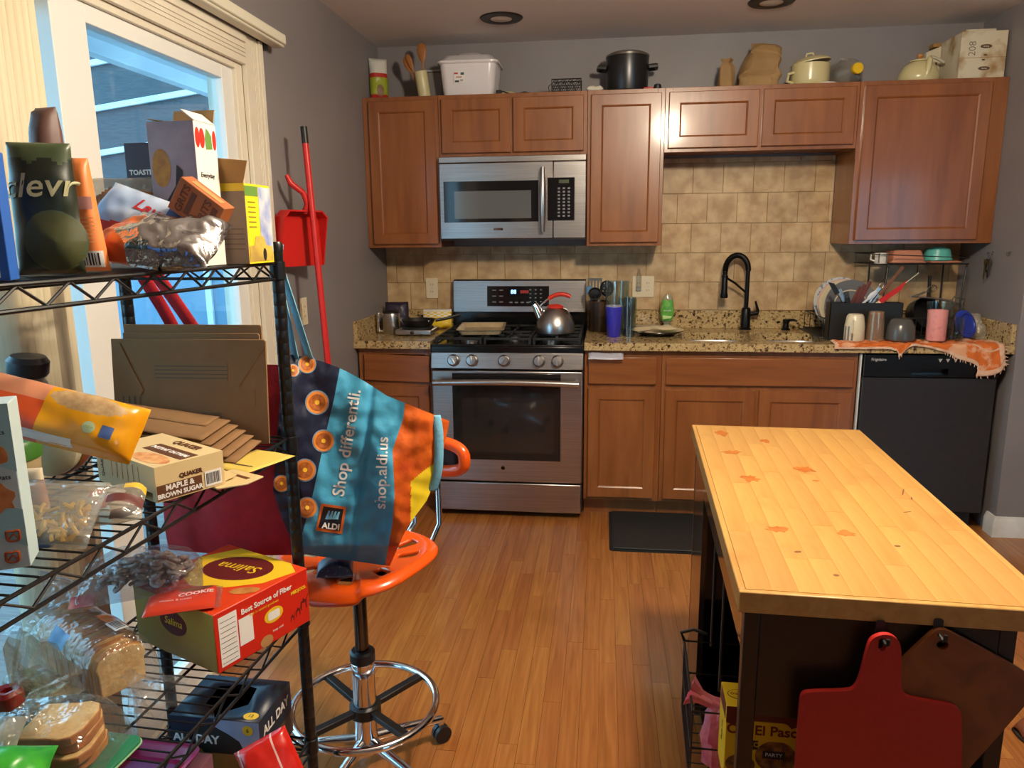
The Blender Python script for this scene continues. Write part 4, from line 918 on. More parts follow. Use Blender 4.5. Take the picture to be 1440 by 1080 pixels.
MB().tube([(-0.002, -0.02, 0.004), (-0.004, -0.018, -0.006), (-0.008, 0.0, -0.012), (-0.004, 0.02, 0.004), (-0.003, 0.0, 0.006), (-0.002, -0.02, 0.004)], 0.0014, 6).build('wire', STEELV, hk)
MB().lathe([(0.004, 0), (0.004, 0.004)], 10, M=Matrix.Translation((0.0022, 0, 0)) @ Matrix.Rotation(-math.pi / 2, 4, 'Y')).build('nail', STEELV, hk)
# ------------------------------------------------------------------ dish rack corner
RY = -0.30
rx0, rx1 = P(1160, 470, y=-0.46).x, P(1345, 470, y=-0.46).x
dr_ = thing('dish_rack', 'black two-tier wire dish rack on the counter under the large cabinet', 'dish rack', (0, 0, ct))
b = MB()
for z in (0.012, 0.1):
    b.tube([(rx0, -0.42, z), (rx1, -0.42, z), (rx1, -0.07, z), (rx0, -0.07, z)], 0.0035, 6, True)
for i in range(22):
    x = rx0 + (rx1 - rx0) * i / 21; b.tube([(x, -0.42, 0.1), (x, -0.42, 0.012), (x, -0.07, 0.012), (x, -0.07, 0.1)], 0.0018, 5)
b.build('lower_basket', BLACKM, dr_)
b = MB(); uz = P(1290, 370, y=-0.2).z - ct; ux0, ux1 = P(1213, 370, y=-0.2).x, P(1345, 370, y=-0.2).x
b.tube([(ux0, -0.33, uz), (ux1, -0.33, uz), (ux1, -0.07, uz), (ux0, -0.07, uz)], 0.0035, 6, True)
b.tube([(ux0, -0.33, uz + 0.05), (ux1, -0.33, uz + 0.03), (ux1, -0.07, uz + 0.05), (ux0, -0.07, uz + 0.05)], 0.0025, 6, True)
for i in range(12):
    x = ux0 + (ux1 - ux0) * i / 11; b.tube([(x, -0.33, uz), (x, -0.07, uz)], 0.0018, 5)
b.build('upper_shelf', BLACKM, dr_)
for x in (ux0 + 0.075, ux1 - 0.01):
    for y in (-0.31, -0.08): MB().tube([(x, y, 0.0), (x, y, uz * 0.5), (x + (0.02 if y < -0.2 else 0), y + (0.02 if y < -0.2 else 0), uz)], 0.0045, 8).build('post', BLACKM, dr_)
MB().box(rx0 - 0.02, rx1 + 0.01, -0.43, -0.055, 0.0, 0.007).build('drip_tray', BLACKP, dr_, bevel=0.003)
cdx0, cdx1 = P(1166, 450, y=-0.5).x, P(1268, 450, y=-0.5).x; cdz = P(1220, 426, y=-0.5).z - ct
b = MB(); t_ = 0.003
b.box(cdx0, cdx1, -0.505, -0.505 + t_, 0.008, cdz); b.box(cdx0, cdx1, -0.437, -0.437 + t_, 0.008, cdz); b.box(cdx0, cdx0 + t_, -0.505, -0.435, 0.008, cdz); b.box(cdx1 - t_, cdx1, -0.505, -0.435, 0.008, cdz); b.box(cdx0, cdx1, -0.505, -0.435, 0.0, 0.008)
b.build('cutlery_caddy', BLACKP, dr_)
# plates standing in the left of the rack
def stand_plate(label, x, y, r, m, tilt, yaw, rim=None, zc=0.02):
    o = thing('dinner_plate', label, 'plate', (x, y, ct + r * 0.97 + zc), (math.radians(90 - tilt), 0, yaw), None)
    pr_ = [(0.0, -0.004), (r * 0.62, -0.004), (r * 0.72, 0.002), (r * 0.98, 0.014), (r, 0.016), (r * 0.985, 0.018), (r * 0.72, 0.006), (r * 0.64, 0.0), (0.0, 0.0)]
    MB().lathe(pr_, 44, cap0=False, cap1=False).build('plate_body', m, o)
    if rim: MB().lathe([(r * 0.6, 0.0006), (r * 0.63, 0.0012), (r * 0.64, 0.0008)], 44, cap0=False, cap1=False).build('ring_line', rim, o)
    return o
def cpx(u, v, y): return P(u, v, y=y).x
pz = P(1188, 424, y=-0.3)
stand_plate('large white plate with blue patterned rim at the back of the dish rack', cpx(1180, 424, -0.16), -0.17, 0.135, mat('white_blue_rim_china', (206, 208, 206), 0.3, c2=(120, 140, 164), scale=40, lo=0.55, hi=0.6), 14, 0.0)
stand_plate('pale pink plate between white and grey plates in the dish rack', cpx(1184, 424, -0.2), -0.215, 0.132, mat('pink_china', (214, 182, 168), 0.3), 14, 0.0)
stand_plate('cream plate behind the grey plate in the dish rack', cpx(1187, 424, -0.25), -0.26, 0.13, mat('cream_china', (218, 204, 172), 0.3), 14, 0.0)
stand_plate('grey plate with a cream ring standing at the front of the dish rack', cpx(1196, 424, -0.3), -0.31, 0.132, mat('grey_china', (112, 112, 114), 0.3), 14, 0.0, mat('cream_line', (196, 180, 146), 0.4))
# cutlery in the caddy
WOODH = mat('dark_red_handle_wood', (84, 36, 26), 0.45, c2=(104, 48, 34), scale=20); WHITEPL = mat('white_nylon', (204, 210, 218), 0.4)
def stick(name, label, u0, v0, u1, v1, y0, y1, parts, group='cutlery in the black caddy'):
    a, e = P(u0, v0, y=y0), P(u1, v1, y=y1); a = Vector((a.x, a.y, a.z))
    d = (e - a); a2 = a - d * 0.0
    base_ = a - d.normalized() * min(0.06, (a.z - ct - 0.012) / max(0.3, d.normalized().z))
    q = Vector((0, 0, 1)).rotation_difference(d.normalized()).to_euler()
    o = thing(name, label, 'cutlery', base_, q, group); Lt = (e - base_).length
    for (nm, kind, f0, f1, w0, m_) in parts:
        z0, z1 = Lt * f0, Lt * f1
        if kind == 'rod': MB().tube([(0, 0, z0), (0, 0, z1)], w0, 8).build(nm, m_, o)
        elif kind == 'slab': MB().box(-w0, w0, -0.004, 0.004, z0, z1).build(nm, m_, o, bevel=0.002)
        elif kind == 'blade': MB().prism([(-w0, z0), (w0, z0), (w0, z0 + (z1 - z0) * 0.7), (-w0 * 0.8, z1)], -0.0012, 0.0012, 0, frame((0, 0, 0), (1, 0, 0), (0, 0, 1))).build(nm, m_, o)
        elif kind == 'spoon': MB().lathe([(0.0, z0), (w0 * 0.75, z0 + (z1 - z0) * 0.25), (w0, z0 + (z1 - z0) * 0.55), (w0 * 0.7, z0 + (z1 - z0) * 0.88), (0, z1)], 16, sy=0.3).build(nm, m_, o)
        elif kind == 'fork':
            f = MB(); zm = z0 + (z1 - z0) * 0.45; f.box(-w0, w0, -0.001, 0.001, z0, zm)
            for k_ in range(4): x = -w0 + 2 * w0 * (k_ + 0.12) / 4; f.box(x, x + w0 * 0.32, -0.001, 0.001, zm, z1)
            f.build(nm, m_, o)
        elif kind == 'loop': MB().tube([(w0 * math.sin(a_), 0, (z0 + z1) / 2 - (z1 - z0) / 2 * math.cos(a_)) for a_ in [2 * math.pi * i / 16 for i in range(16)]], 0.0022, 6, True).build(nm, m_, o)
    return o
Yc = -0.475
stick('steel_spatula_handle', 'thin dark steel turner leaning left in the caddy', 1185, 426, 1167, 395, Yc, Yc, [('shaft', 'rod', 0, 0.6, 0.003, STEELV), ('blade', 'blade', 0.6, 1, 0.012, BLACKM)])
stick('fork', 'steel fork leaning left in the black caddy', 1190, 426, 1180, 407, Yc + .01, Yc + .01, [('shaft', 'rod', 0, 0.55, 0.003, STEELV), ('tines', 'fork', 0.55, 1, 0.011, STEELV)])
stick('fork', 'dark steel fork upright in the black caddy', 1193, 426, 1190, 410, Yc, Yc, [('shaft', 'rod', 0, 0.5, 0.003, STEELV), ('tines', 'fork', 0.5, 1, 0.011, BLACKM)])
for k_, (u0, u1, v1, lab) in enumerate(((1198, 1210, 403, 'shortest dark red riveted knife handle in the caddy'), (1203, 1216, 400, 'middle dark red riveted knife handle in the caddy'), (1208, 1224, 396, 'tallest dark red riveted knife handle in the caddy'))):
    o = stick('steak_knife', lab, u0, 426, u1, v1, Yc - 0.005 * k_, Yc - 0.005 * k_, [('handle', 'slab', 0.3, 1, 0.008, WOODH), ('tang', 'rod', 0, 0.3, 0.003, STEELV)])
stick('white_spoon', 'white plastic spoon with bowl up in the black caddy', 1213, 427, 1234, 409, -0.484, -0.488, [('shaft', 'slab', 0, 0.6, 0.005, WHITEPL), ('bowl', 'spoon', 0.55, 1, 0.014, WHITEPL)])
stick('paring_knife', 'red and white ceramic knife slanting right out of the caddy', 1232, 428, 1277, 397, -0.492, -0.495, [('handle', 'slab', 0, 0.35, 0.007, mat('cream_knife_handle', (224, 206, 170), 0.4)), ('blade', 'blade', 0.35, 1, 0.012, REDP)])
stick('carving_knife', 'long wooden-handled carving knife slanting right out of the caddy', 1228, 426, 1270, 375, -0.472, -0.472, [('blade', 'blade', 0, 0.4, 0.01, STEELV), ('handle', 'slab', 0.4, 1, 0.008, mat('brown_handle_wood', (112, 70, 46), 0.5))])
stick('grater', 'small steel hand grater with wire loop in the caddy', 1226, 424, 1242, 398, -0.459, -0.457, [('shaft', 'rod', 0, 0.3, 0.005, BLACKP), ('grating_face', 'slab', 0.3, 0.85, 0.014, STEELV), ('loop', 'loop', 0.8, 1, 0.01, CHROME)])
stick('steel_honing_rod', 'long grey honing rod slanting far right out of the caddy', 1238, 425, 1292, 384, -0.4445, -0.4445, [('rod', 'rod', 0, 1, 0.005, mat('grey_rod', (120, 116, 108), 0.4, 0.8))])
stick('wooden_spoon', 'brown wooden spatula low in the right of the caddy', 1240, 426, 1262, 406, -0.482, -0.482, [('shaft', 'slab', 0, 1, 0.007, mat('spoon_wood', (150, 98, 56), 0.6))])
# upper shelf load
us = ct + uz + 0.0045
o = thing('loaf_container', 'dusty pink rectangular container upside down on the upper rack shelf', 'container', ((P(1243, 360, y=-0.2).x + P(1297, 360, y=-0.2).x) / 2, -0.2, us)); wv = P(1294, 360, y=-0.2).x - P(1246, 360, y=-0.2).x
hh_ = P(1270, 352, y=-0.27).z - us
b = MB(); lv = [(wv, 0.16, 0), (wv - 0.006, 0.155, 0.012), (wv - 0.03, 0.13, hh_ - 0.006), (wv - 0.04, 0.12, hh_)]
for w_, d_, z in lv: b.v += [(x, y, z) for x, y in rrect(w_, d_, 0.015, 4)]
n_ = 20
for i in range(3):
    for j in range(n_): b.f.append((i * n_ + j, i * n_ + (j + 1) % n_, (i + 1) * n_ + (j + 1) % n_, (i + 1) * n_ + j)); b.m.append(0)
b.f.append(tuple(3 * n_ + j for j in range(n_))); b.m.append(0); b.f.append(tuple(range(n_ - 1, -1, -1))); b.m.append(0)
DPINK = mat('dusty_pink_plastic', (190, 128, 102), 0.4)
b.build('container_body', DPINK, o)
MB().prism(rrect(wv + 0.012, 0.172, 0.018, 4), 0.0, 0.006).build('rim', DPINK, o, bevel=0.002)
tu = P(1319, 364, y=-0.22)
o = thing('container_cover', 'flat dusty pink lid under the turquoise bowl', 'lid', (tu.x + 0.018, -0.21, us)); MB().prism(rrect(0.15, 0.15, 0.02, 4), 0, 0.007).build('lid_plate', mat('salmon_lid_plastic', (196, 128, 98), 0.4), o, bevel=0.002); MB().prism(rrect(0.14, 0.12, 0.015, 4), 0.007, 0.0085).build('raised_face', _mats['salmon_lid_plastic'], o)
o = thing('cereal_bowl', 'turquoise bowl upside down on the upper rack shelf', 'bowl', (tu.x, -0.21, us + 0.0088)); hb_ = P(1319, 348, y=-0.21).z - us - 0.009
MB().lathe([(0.066, 0), (0.069, 0.003), (0.066, 0.014), (0.056, hb_ - 0.01), (0.045, hb_ - 0.002), (0.03, hb_)], 36).build('bowl_body', mat('turquoise_glaze', (92, 178, 166), 0.3), o)
MB().lathe([(0.031, hb_ + 0.0004), (0.031, hb_ + 0.003), (0.027, hb_ + 0.003), (0.027, hb_)], 28, cap0=False, cap1=False).build('foot_ring', _mats['turquoise_glaze'], o)
o = thing('coffee_mug', 'white patterned mug hanging at the left of the upper rack shelf', 'mug', (P(1240, 370, y=-0.3).x, -0.285, us - 0.01 + 0.008))
MB().lathe([(0.028, 0), (0.03, 0.003), (0.03, 0.052), (0.028, 0.052), (0.027, 0.004), (0, 0.004)], 24, mf=lambda i, j: 1 if i == 1 and (j * 7) % 5 == 0 else 0).build('cup', [mat('white_china', (222, 216, 204), 0.3), mat('grey_pattern', (120, 118, 116), 0.4)], o)
MB().tube([(-0.028, 0, 0.044), (-0.048, 0, 0.046), (-0.05, 0, 0.02), (-0.028, 0, 0.012)], 0.005, 8).build('handle', _mats['white_china'], o)
# lower right of the rack: pans and bowls
o = thing('saucepan', 'black saucepan drying on its side in the dish rack', 'pan', (P(1296, 430, y=-0.22).x, -0.2, ct + 0.085), (math.radians(68), 0, 0.3))
MB().lathe([(0.0, 0), (0.078, 0), (0.082, 0.008), (0.084, 0.07), (0.081, 0.07), (0.078, 0.006), (0, 0.006)], 32, cap0=False, cap1=False).build('pan_body', BLACKM, o)
MB().tube([(0.02, 0.079, 0.06), (0.03, 0.12, 0.066), (0.045, 0.19, 0.07)], [0.008, 0.007, 0.009], 8).build('handle', BLACKP, o); settle(o, ct + 0.0142)
o = thing('square_grater', 'steel box colander propped at the right of the dish rack', 'colander', (P(1346, 440, y=-0.2).x - 0.03, -0.15, ct + 0.03), (0.2, 0.25, 0.3))
b = MB(); b.add([(-.045, -.03, 0), (.045, -.03, 0), (.045, .03, 0), (-.045, .03, 0), (-.03, -.02, .13), (.03, -.02, .13), (.03, .02, .13), (-.03, .02, .13)], [(0, 1, 5, 4), (1, 2, 6, 5), (2, 3, 7, 6), (3, 0, 4, 7), (4, 5, 6, 7)])
b.build('grater_body', STEELV, o, solid=0.0015)
MB().tube([(-.03, 0, .13), (-.03, 0, .155), (.03, 0, .155), (.03, 0, .13)], 0.005, 8).build('handle', mat('pale_steel', (190, 186, 176), 0.3, 0.9), o)
o = thing('glass_jug', 'small clear glass measuring jug behind the pink tumbler', 'jug', (P(1322, 455, y=-0.42).x, -0.4, ct + 0.1032))
MB().lathe([(0, 0), (0.05, 0), (0.055, 0.006), (0.058, 0.075), (0.055, 0.075), (0.05, 0.008), (0, 0.008)], 32, cap0=False, cap1=False).build('jug_body', GL, o)
MB().tube([(0.056, 0, 0.068), (0.09, 0, 0.066), (0.09, 0, 0.025), (0.054, 0, 0.016)], 0.005, 8).build('handle', GL, o)
o = thing('tongs', 'steel tongs lying across the right of the dish rack', 'tongs', (P(1308, 408, y=-0.27).x, -0.29, ct + 0.185), (0, 0.12, 0.1))
for s_ in (1, -1): MB().tube([(-0.1, 0.002 * s_, 0), (0, 0.012 * s_, 0.003), (0.1, 0.02 * s_, 0)], [0.003, 0.0045, 0.006], 8).build('arm', STEELV, o)
MB().lathe([(0.0055, -0.006), (0.0055, 0.006)], 10, (-0.102, 0, 0)).build('hinge', STEELV, o)
o = thing('whisk', 'small steel whisk lying on top of the pans in the dish rack', 'whisk', (P(1302, 400, y=-0.24).x, -0.24, ct + 0.215), (0, math.radians(66), 0.1))
MB().cyl((0, 0, -0.06), (0, 0, 0.0), 0.005, n=10).build('handle', STEELV, o)
for k_ in range(4):
    a = k_ * math.pi / 4; MB().tube([(0.016 * math.sin(math.pi * t) * math.cos(a) * (1 if t < .5 else -1) if False else 0.018 * math.cos(a) * math.sin(2 * math.pi * t), 0.018 * math.sin(a) * math.sin(2 * math.pi * t), 0.06 * math.sin(math.pi * t)) for t in [i / 16 for i in range(17)]], 0.001, 5).build('wire_loop', CHROME, o)

# ------------------------------------------------------------------ towel over the counter edge
tw = thing('dish_towel', 'orange and white dish towel spread under cups over the counter edge', 'towel', (0, 0, 0))
ORT = mat('orange_terry', (214, 108, 40), 0.9, c2=(226, 168, 130), scale=16, lo=0.5, hi=0.58, bump=0.4, bscale=220)
WHT = mat('white_terry', (224, 190, 164), 0.95, c2=(216, 170, 140), scale=30, bump=0.4, bscale=220)
X0, X1 = P(1166, 470, y=-0.56).x, XR - 0.05
NS, NT = 90, 34
def hang(s):   # how far the towel drops below the counter edge
    a = 0.0
    for c_, w_, h_ in ((0.40, 0.035, 0.05), (0.93, 0.10, 0.115), (0.78, 0.16, 0.055), (0.12, 0.25, 0.004)): a += h_ * math.exp(-((s - c_) / w_) ** 2)
    return a * (0.0 if 0.46 < s < 0.5 else 1.0) + (0.02 if s < 0.36 else 0.006)
def tp_(s, t):
    x = X0 + (X1 - X0) * s; back = -0.575 + (0.02 * math.sin(s * 9)) + (0.12 if s > 0.75 else 0.12 * s / 0.75) * 0.5
    fy = -0.6475; L1 = back - fy; L2 = hang(s); u = t * (L1 + L2)
    front_only = s < 0.3
    wob = 0.004 * math.sin(s * 60 + t * 4) + 0.003 * math.sin(s * 23 + t * 9) + nz((x, t, 0), 14, 2) * 0.005
    if u < L1: return Vector((x, back - u, ct + 0.006 + abs(wob) * min(1, (L1 - u) / 0.02)))
    z = ct - (u - L1)
    return Vector((x + 0.02 * math.sin(s * 40) * (u - L1) / 0.1, fy - 0.006 - abs(wob) * 0.8, z + 0.0045))
g_ = [[tp_(i / NS, j / NT) for j in range(NT + 1)] for i in range(NS + 1)]
MB().sheet(g_, mf=lambda i, j: 1 if j > NT - 4 or i < 2 or i > NS - 4 or (14 < i < 24 and j < 9) or (j % 11 == 9) else 0, flip=True).build('cloth', [ORT, WHT], tw, solid=0.003, angle=60)
b = MB()
for s in [i / 60 for i in range(61)]:
    if hang(s) > 0.03:
        p = tp_(s, 1.0); b.tube([p, p + Vector((0.003 * math.sin(s * 90), -0.002, -0.012))], [0.0025, 0.0012], 5)
for t in [i / 14 for i in range(15)]:
    p = tp_(1.0, t); b.tube([p, p + Vector((0.012, -0.002, -0.003))], [0.0025, 0.0012], 5)
tag(b.build('fringe', WHT, tw), kind='stuff')
tz = ct + 0.0125
def on_towel(u, y): return (P(u, 470, y=y).x, y, tz)
o = thing('coffee_mug', 'white mug with grey marks upside down on the orange towel', 'mug', on_towel(1201, -0.585)); h_ = P(1201, 441, y=-0.585).z - tz
MB().lathe([(0.0, 0.0), (0.043, 0), (0.046, 0.004), (0.045, h_ * 0.55), (0.038, h_ - 0.012), (0.031, h_ - 0.002), (0.02, h_), (0.0, h_)], 32, mf=lambda i, j: 1 if i in (2,) and 16 < j < 22 and j % 2 else 0).build('cup', [mat('warm_white_china', (214, 204, 176), 0.3), _mats['grey_pattern']], o)
MB().tube([(-0.02, -0.04, h_ * 0.78), (-0.03, -0.062, h_ * 0.7), (-0.03, -0.064, h_ * 0.35), (-0.02, -0.044, h_ * 0.22)], 0.005, 8).build('handle', _mats['warm_white_china'], o)
o = thing('drinking_glass', 'amber-tinted glass upside down on the orange towel', 'glassware', on_towel(1230, -0.575)); h_ = P(1230, 438, y=-0.575).z - tz
MB().lathe([(0.041, 0), (0.04, 0.04), (0.036, h_ * 0.8), (0.033, h_), (0.03, h_), (0.033, h_ * 0.8), (0.037, 0.04), (0.038, 0)], 32, cap0=False, cap1=False).build('glass_body', clear('amber_glass', (238, 218, 192), 0.08, 0.03, milk=0.12), o)
MB().lathe([(0, h_ - 0.012), (0.032, h_ - 0.012), (0.032, h_ - 0.002), (0, h_ - 0.002)], 28, cap0=False, cap1=False).build('glass_base', _mats['amber_glass'], o)
o = thing('serving_bowl', 'dark grey bowl upside down on the orange towel', 'bowl', on_towel(1266, -0.577)); h_ = P(1266, 447, y=-0.577).z - tz
MB().lathe([(0.062, 0.0), (0.066, 0.004), (0.066, 0.02), (0.06, h_ * 0.65), (0.045, h_ - 0.008), (0.03, h_ - 0.001), (0, h_)], 40).build('bowl_body', mat('charcoal_glaze', (78, 78, 76), 0.25), o)
MB().lathe([(0.0625, 0.0005), (0.0672, 0.0035), (0.0672, 0.008), (0.066, 0.0085)], 40, cap0=False, cap1=False).build('brown_rim', mat('brown_rim_glaze', (88, 54, 36), 0.4), o)
o = thing('pink_tumbler', 'tall speckled pink tumbler standing on the orange towel', 'tumbler', on_towel(1316, -0.6)); h_ = P(1316, 436, y=-0.6).z - tz
MB().lathe([(0.04, 0.006), (0.042, 0.012), (0.043, h_), (0.04, h_), (0.039, 0.012), (0, 0.012)], 36, cap0=False, cap1=False).build('cup', mat('speckled_pink', (222, 150, 146), 0.35, c2=(206, 132, 130), scale=60, lo=0.55, hi=0.7), o)
MB().lathe([(0.0, 0.0), (0.037, 0.0), (0.0385, 0.0055)], 36, cap0=False).build('clear_base', clear('base_acrylic', (230, 210, 205), 0.2), o)
o = glass('drinking_glass', 'plain clear glass between pink tumbler and blue lid', 1340, -0.56, 0.036, 0.036, P(1340, 445, y=-0.56).z - tz); o.location.z = tz; o.location.x += 0.006
o = thing('plastic_cover', 'round blue container lid leaning beside the clear glass', 'lid', (P(1360, 455, y=-0.5).x + 0.004, -0.485, ct + 0.082), (math.radians(70), 0, 0.55))
BLUEL = mat('royal_blue_plastic', (40, 62, 166), 0.35)
MB().lathe([(0.0, 0.0), (0.045, 0.0), (0.05, 0.004), (0.062, 0.004), (0.068, 0.0), (0.07, -0.008), (0.066, -0.008), (0.062, -0.001), (0, -0.003)], 36, cap0=False, cap1=False).build('lid_disc', BLUEL, o)
MB().lathe([(0.047, 0.0045), (0.049, 0.008), (0.052, 0.0045)], 36, cap0=False, cap1=False).build('raised_ring', BLUEL, o)
o = thing('plastic_bag', 'crumpled clear plastic bag stuffed beside the granite side splash', 'bag', (P(1380, 455, y=-0.4).x - 0.036, -0.36, ct + 0.05), (1.0, 0.0, 0.12))
pillow('film', o, 0.1, 0.14, 0.07, clear('crumpled_film', (226, 222, 210), 0.22, 0.15, 0.9, 50, milk=0.22), seed=21, crumple=0.022, crimp=0.3, cs=22); settle(o, ct)

# ------------------------------------------------------------------ things on top of the wall cabinets
TZ = 2.1343
def top(u, y): return (P(u, 110, y=y).x, y, TZ)
def tz_(u, v, y): return P(u, v, y=y).z - TZ
o = thing('snack_bag', 'small green and red snack bag standing on the corner cabinet', 'bag', (P(532, 110, y=-0.17).x, -0.17, TZ + 0.004), (math.radians(86), 0, 0.5)); h_ = tz_(530, 84, -0.17)
_o, hf = pillow('pouch', o, 0.095, h_, 0.045, [mat('lime_foil', (150, 160, 40), 0.35), mat('red_foil', (176, 40, 30), 0.35), mat('white_foil', (206, 204, 196), 0.35)], lambda a, b_, s: 1 if b_ < -0.7 or 0.1 < b_ < 0.28 else (2 if b_ >= 0.28 else 0), seed=31); _o.location = (0, h_ / 2, 0)
drape_patch('print_spot', ('o', 0, h_ * 0.22, 0.02, 0.03), mat('brown_snack_print', (120, 84, 44), 0.5), o, lambda x, y: hf(x, y - h_ / 2))
lean = math.radians(-8)
o = thing('utensil_holder', 'leaning cream ceramic crock holding wooden spoons on the cabinet', 'crock', (P(597, 110, y=-0.2).x, -0.2, TZ), (0, lean, 0)); h_ = tz_(593, 101, -0.2)
MB().lathe([(0.03, 0.002), (0.033, 0.006), (0.034, h_), (0.031, h_), (0.03, 0.008), (0, 0.008)], 28).build('crock', mat('cream_crackle_glaze', (206, 196, 150), 0.35, c2=(160, 166, 130), scale=14, lo=0.6, hi=0.7), o)
SPW = mat('beech_spoon_wood', (166, 108, 52), 0.5, c2=(148, 90, 40), scale=10, stretch=(6, 6, 1))
for k_, (dx, dy, ax, L_, lab, w_) in enumerate(((0.004, -0.008, -0.06, 0.27, 'broad wooden spoon standing tallest in the cream crock', 0.026), (-0.008, 0.0, -0.42, 0.235, 'slim wooden spoon leaning left in the cream crock', 0.016), (-0.014, 0.012, -0.5, 0.225, 'darker wooden spoon leaning lowest left in the cream crock', 0.018))):
    q = thing('wooden_spoon', lab, 'spoon', (o.location.x + dx - 0.001, -0.2 + dy, TZ + 0.012), (0, ax * 0.85, 0), 'wooden spoons in the crock')
    MB().tube([(0, 0, 0), (0, 0, L_ * 0.65)], [0.005, 0.0045], 8).build('handle', SPW, q)
    MB().lathe([(0.004, L_ * 0.63), (w_ * 0.7, L_ * 0.72), (w_, L_ * 0.86), (w_ * 0.75, L_ * 0.96), (0, L_)], 18, sy=0.3).build('bowl', SPW, q)
o = thing('storage_box', 'grey translucent plastic box between the crock and the white bin', 'box', (P(612, 110, y=-0.1).x - 0.006, -0.075, TZ)); h_ = tz_(612, 99, -0.1)
MB().box(-0.05, 0.05, -0.05, 0.05, 0, h_ - 0.012).build('box_body', mat('grey_plastic_box', (122, 118, 116), 0.35), o, bevel=0.006)
MB().box(-0.053, 0.053, -0.053, 0.053, h_ - 0.0115, h_).build('lid', mat('pale_grey_lid', (170, 170, 176), 0.35), o, bevel=0.004)
y_ = -0.17; xa, xb = P(619, 110, y=-0.25).x, P(698, 110, y=-0.25).x
o = thing('plastic_bin', 'white plastic food bin with domed lid on the cabinet above the microwave', 'bin', ((xa + xb) / 2, y_, TZ)); w_ = xb - xa; h_ = tz_(655, 88, -0.25)
b = MB(); lv = [(w_ * 0.86, 0.19, 0.0, 0.03), (w_ * 0.9, 0.2, 0.006, 0.035), (w_, 0.225, h_ - 0.01, 0.04), (w_ + 0.012, 0.235, h_ - 0.008, 0.042), (w_ + 0.012, 0.235, h_, 0.042)]
for a_, d_, z, r__ in lv: b.v += [(x, y, z) for x, y in rrect(a_, d_, r__, 6)]
n_ = 28
for i in range(len(lv) - 1):
    for j in range(n_): b.f.append((i * n_ + j, i * n_ + (j + 1) % n_, (i + 1) * n_ + (j + 1) % n_, (i + 1) * n_ + j)); b.m.append(0)
b.f.append(tuple(range(n_ - 1, -1, -1))); b.m.append(0)
WP = mat('glossy_white_plastic', (226, 222, 226), 0.3)
b.build('tub', WP, o)
b = MB(); hl = tz_(655, 75, -0.2) - h_
lv = [(w_ + 0.022, 0.245, h_ - 0.006), (w_ + 0.024, 0.247, h_ + 0.004), (w_ - 0.005, 0.215, h_ + 0.012), (w_ * 0.84, 0.18, h_ + hl * 0.62), (w_ * 0.5, 0.12, h_ + hl * 0.72), (w_ * 0.38, 0.08, h_ + hl), (w_ * 0.1, 0.03, h_ + hl * 1.04)]
for a_, d_, z in lv: b.v += [(x, y, z) for x, y in rrect(a_, d_, min(0.04, d_ * 0.45), 6)]
for i in range(len(lv) - 1):
    for j in range(n_): b.f.append((i * n_ + j, i * n_ + (j + 1) % n_, (i + 1) * n_ + (j + 1) % n_, (i + 1) * n_ + j)); b.m.append(0)
b.f.append(tuple((len(lv) - 1) * n_ + j for j in range(n_))); b.m.append(0)
b.build('lid', WP, o, angle=50)
Ms = frame((-w_ * 0.13, -0.1125, h_ * 0.55), (1, 0, 0), (0, -0.06, 1)) @ Matrix.Translation((0, 0, 0.0008))
st_ = MB().prism(rect(-0.03, 0.03, -0.028, 0.028), -0.001, 0.001, 0, Ms).build('sticker', WHITEP, o)
for (x, y, ww, hh_, c_) in ((-0.018, 0.018, 0.02, 0.008, (176, 70, 66)), (0.014, 0.016, 0.018, 0.012, (60, 80, 96)), (-0.014, -0.02, 0.022, 0.009, (40, 70, 74)), (0.01, -0.016, 0.016, 0.01, (170, 160, 158)), (-0.004, 0.0, 0.03, 0.006, (180, 120, 116))):
    MB().prism(rect(x - ww / 2, x + ww / 2, y - hh_ / 2, y + hh_ / 2), 0.001, 0.0014, 0, Ms).build('print_block', mat('sticker_%d_%d' % c_[:2], c_, 0.5), st_, smooth=False)
o = thing('power_cord', 'loose black cord lying beside the white bin on the cabinet', 'cord', (P(702, 128, y=-0.28).x, -0.27, TZ))
MB().tube([(0, 0, 0.014), (0.02, -0.01, 0.016), (0.05, 0.0, 0.006), (0.09, 0.01, 0.005), (0.13, -0.01, 0.01), (0.16, 0.0, 0.005)], 0.0035, 8).build('cable', BLACKP, o)
MB().box(-0.018, 0.012, -0.012, 0.012, 0.003, 0.024).build('plug', BLACKP, o, bevel=0.004)
o = thing('paper_packet', 'small cream packet lying behind the black cord on the cabinet', 'packet', (P(714, 126, y=-0.2).x, -0.2, TZ))
pillow('packet', o, 0.09, 0.06, 0.03, mat('cream_packet', (180, 166, 126), 0.6), seed=33)
# black scrollwork wire basket
o = thing('wire_trivet', 'black scrolled wire napkin holder on the cabinet above the microwave', 'wire rack', (P(797, 120, y=-0.25).x, -0.25, TZ)); h_ = tz_(797, 113, -0.25); w2 = 0.075
for y in (-0.035, 0.035):
    b = MB(); b.tube([(-w2, y, 0.004), (w2, y, 0.004), (w2, y, h_), (-w2, y, h_)], 0.003, 6, True)
    for k_ in range(4):
        x = -w2 + (k_ + 0.5) * w2 / 2; b.tube([(x + 0.016 * math.cos(a_), y, h_ / 2 + (h_ / 2 - 0.004) * math.sin(a_)) for a_ in [2 * math.pi * i / 18 for i in range(18)]], 0.002, 5, True)
        b.tube([(x - 0.016, y, 0.004), (x + 0.016, y, h_)], 0.002, 5)
    b.tube([(-w2, y, h_ * 0.5), (w2, y, h_ * 0.5)], 0.002, 5); b.build('scroll_panel', BLACKM, o)
b = MB()
for k_ in range(5): x = -w2 + k_ * w2 / 2; b.tube([(x, -0.035, 0.004), (x, 0.035, 0.004)], 0.0025, 6)
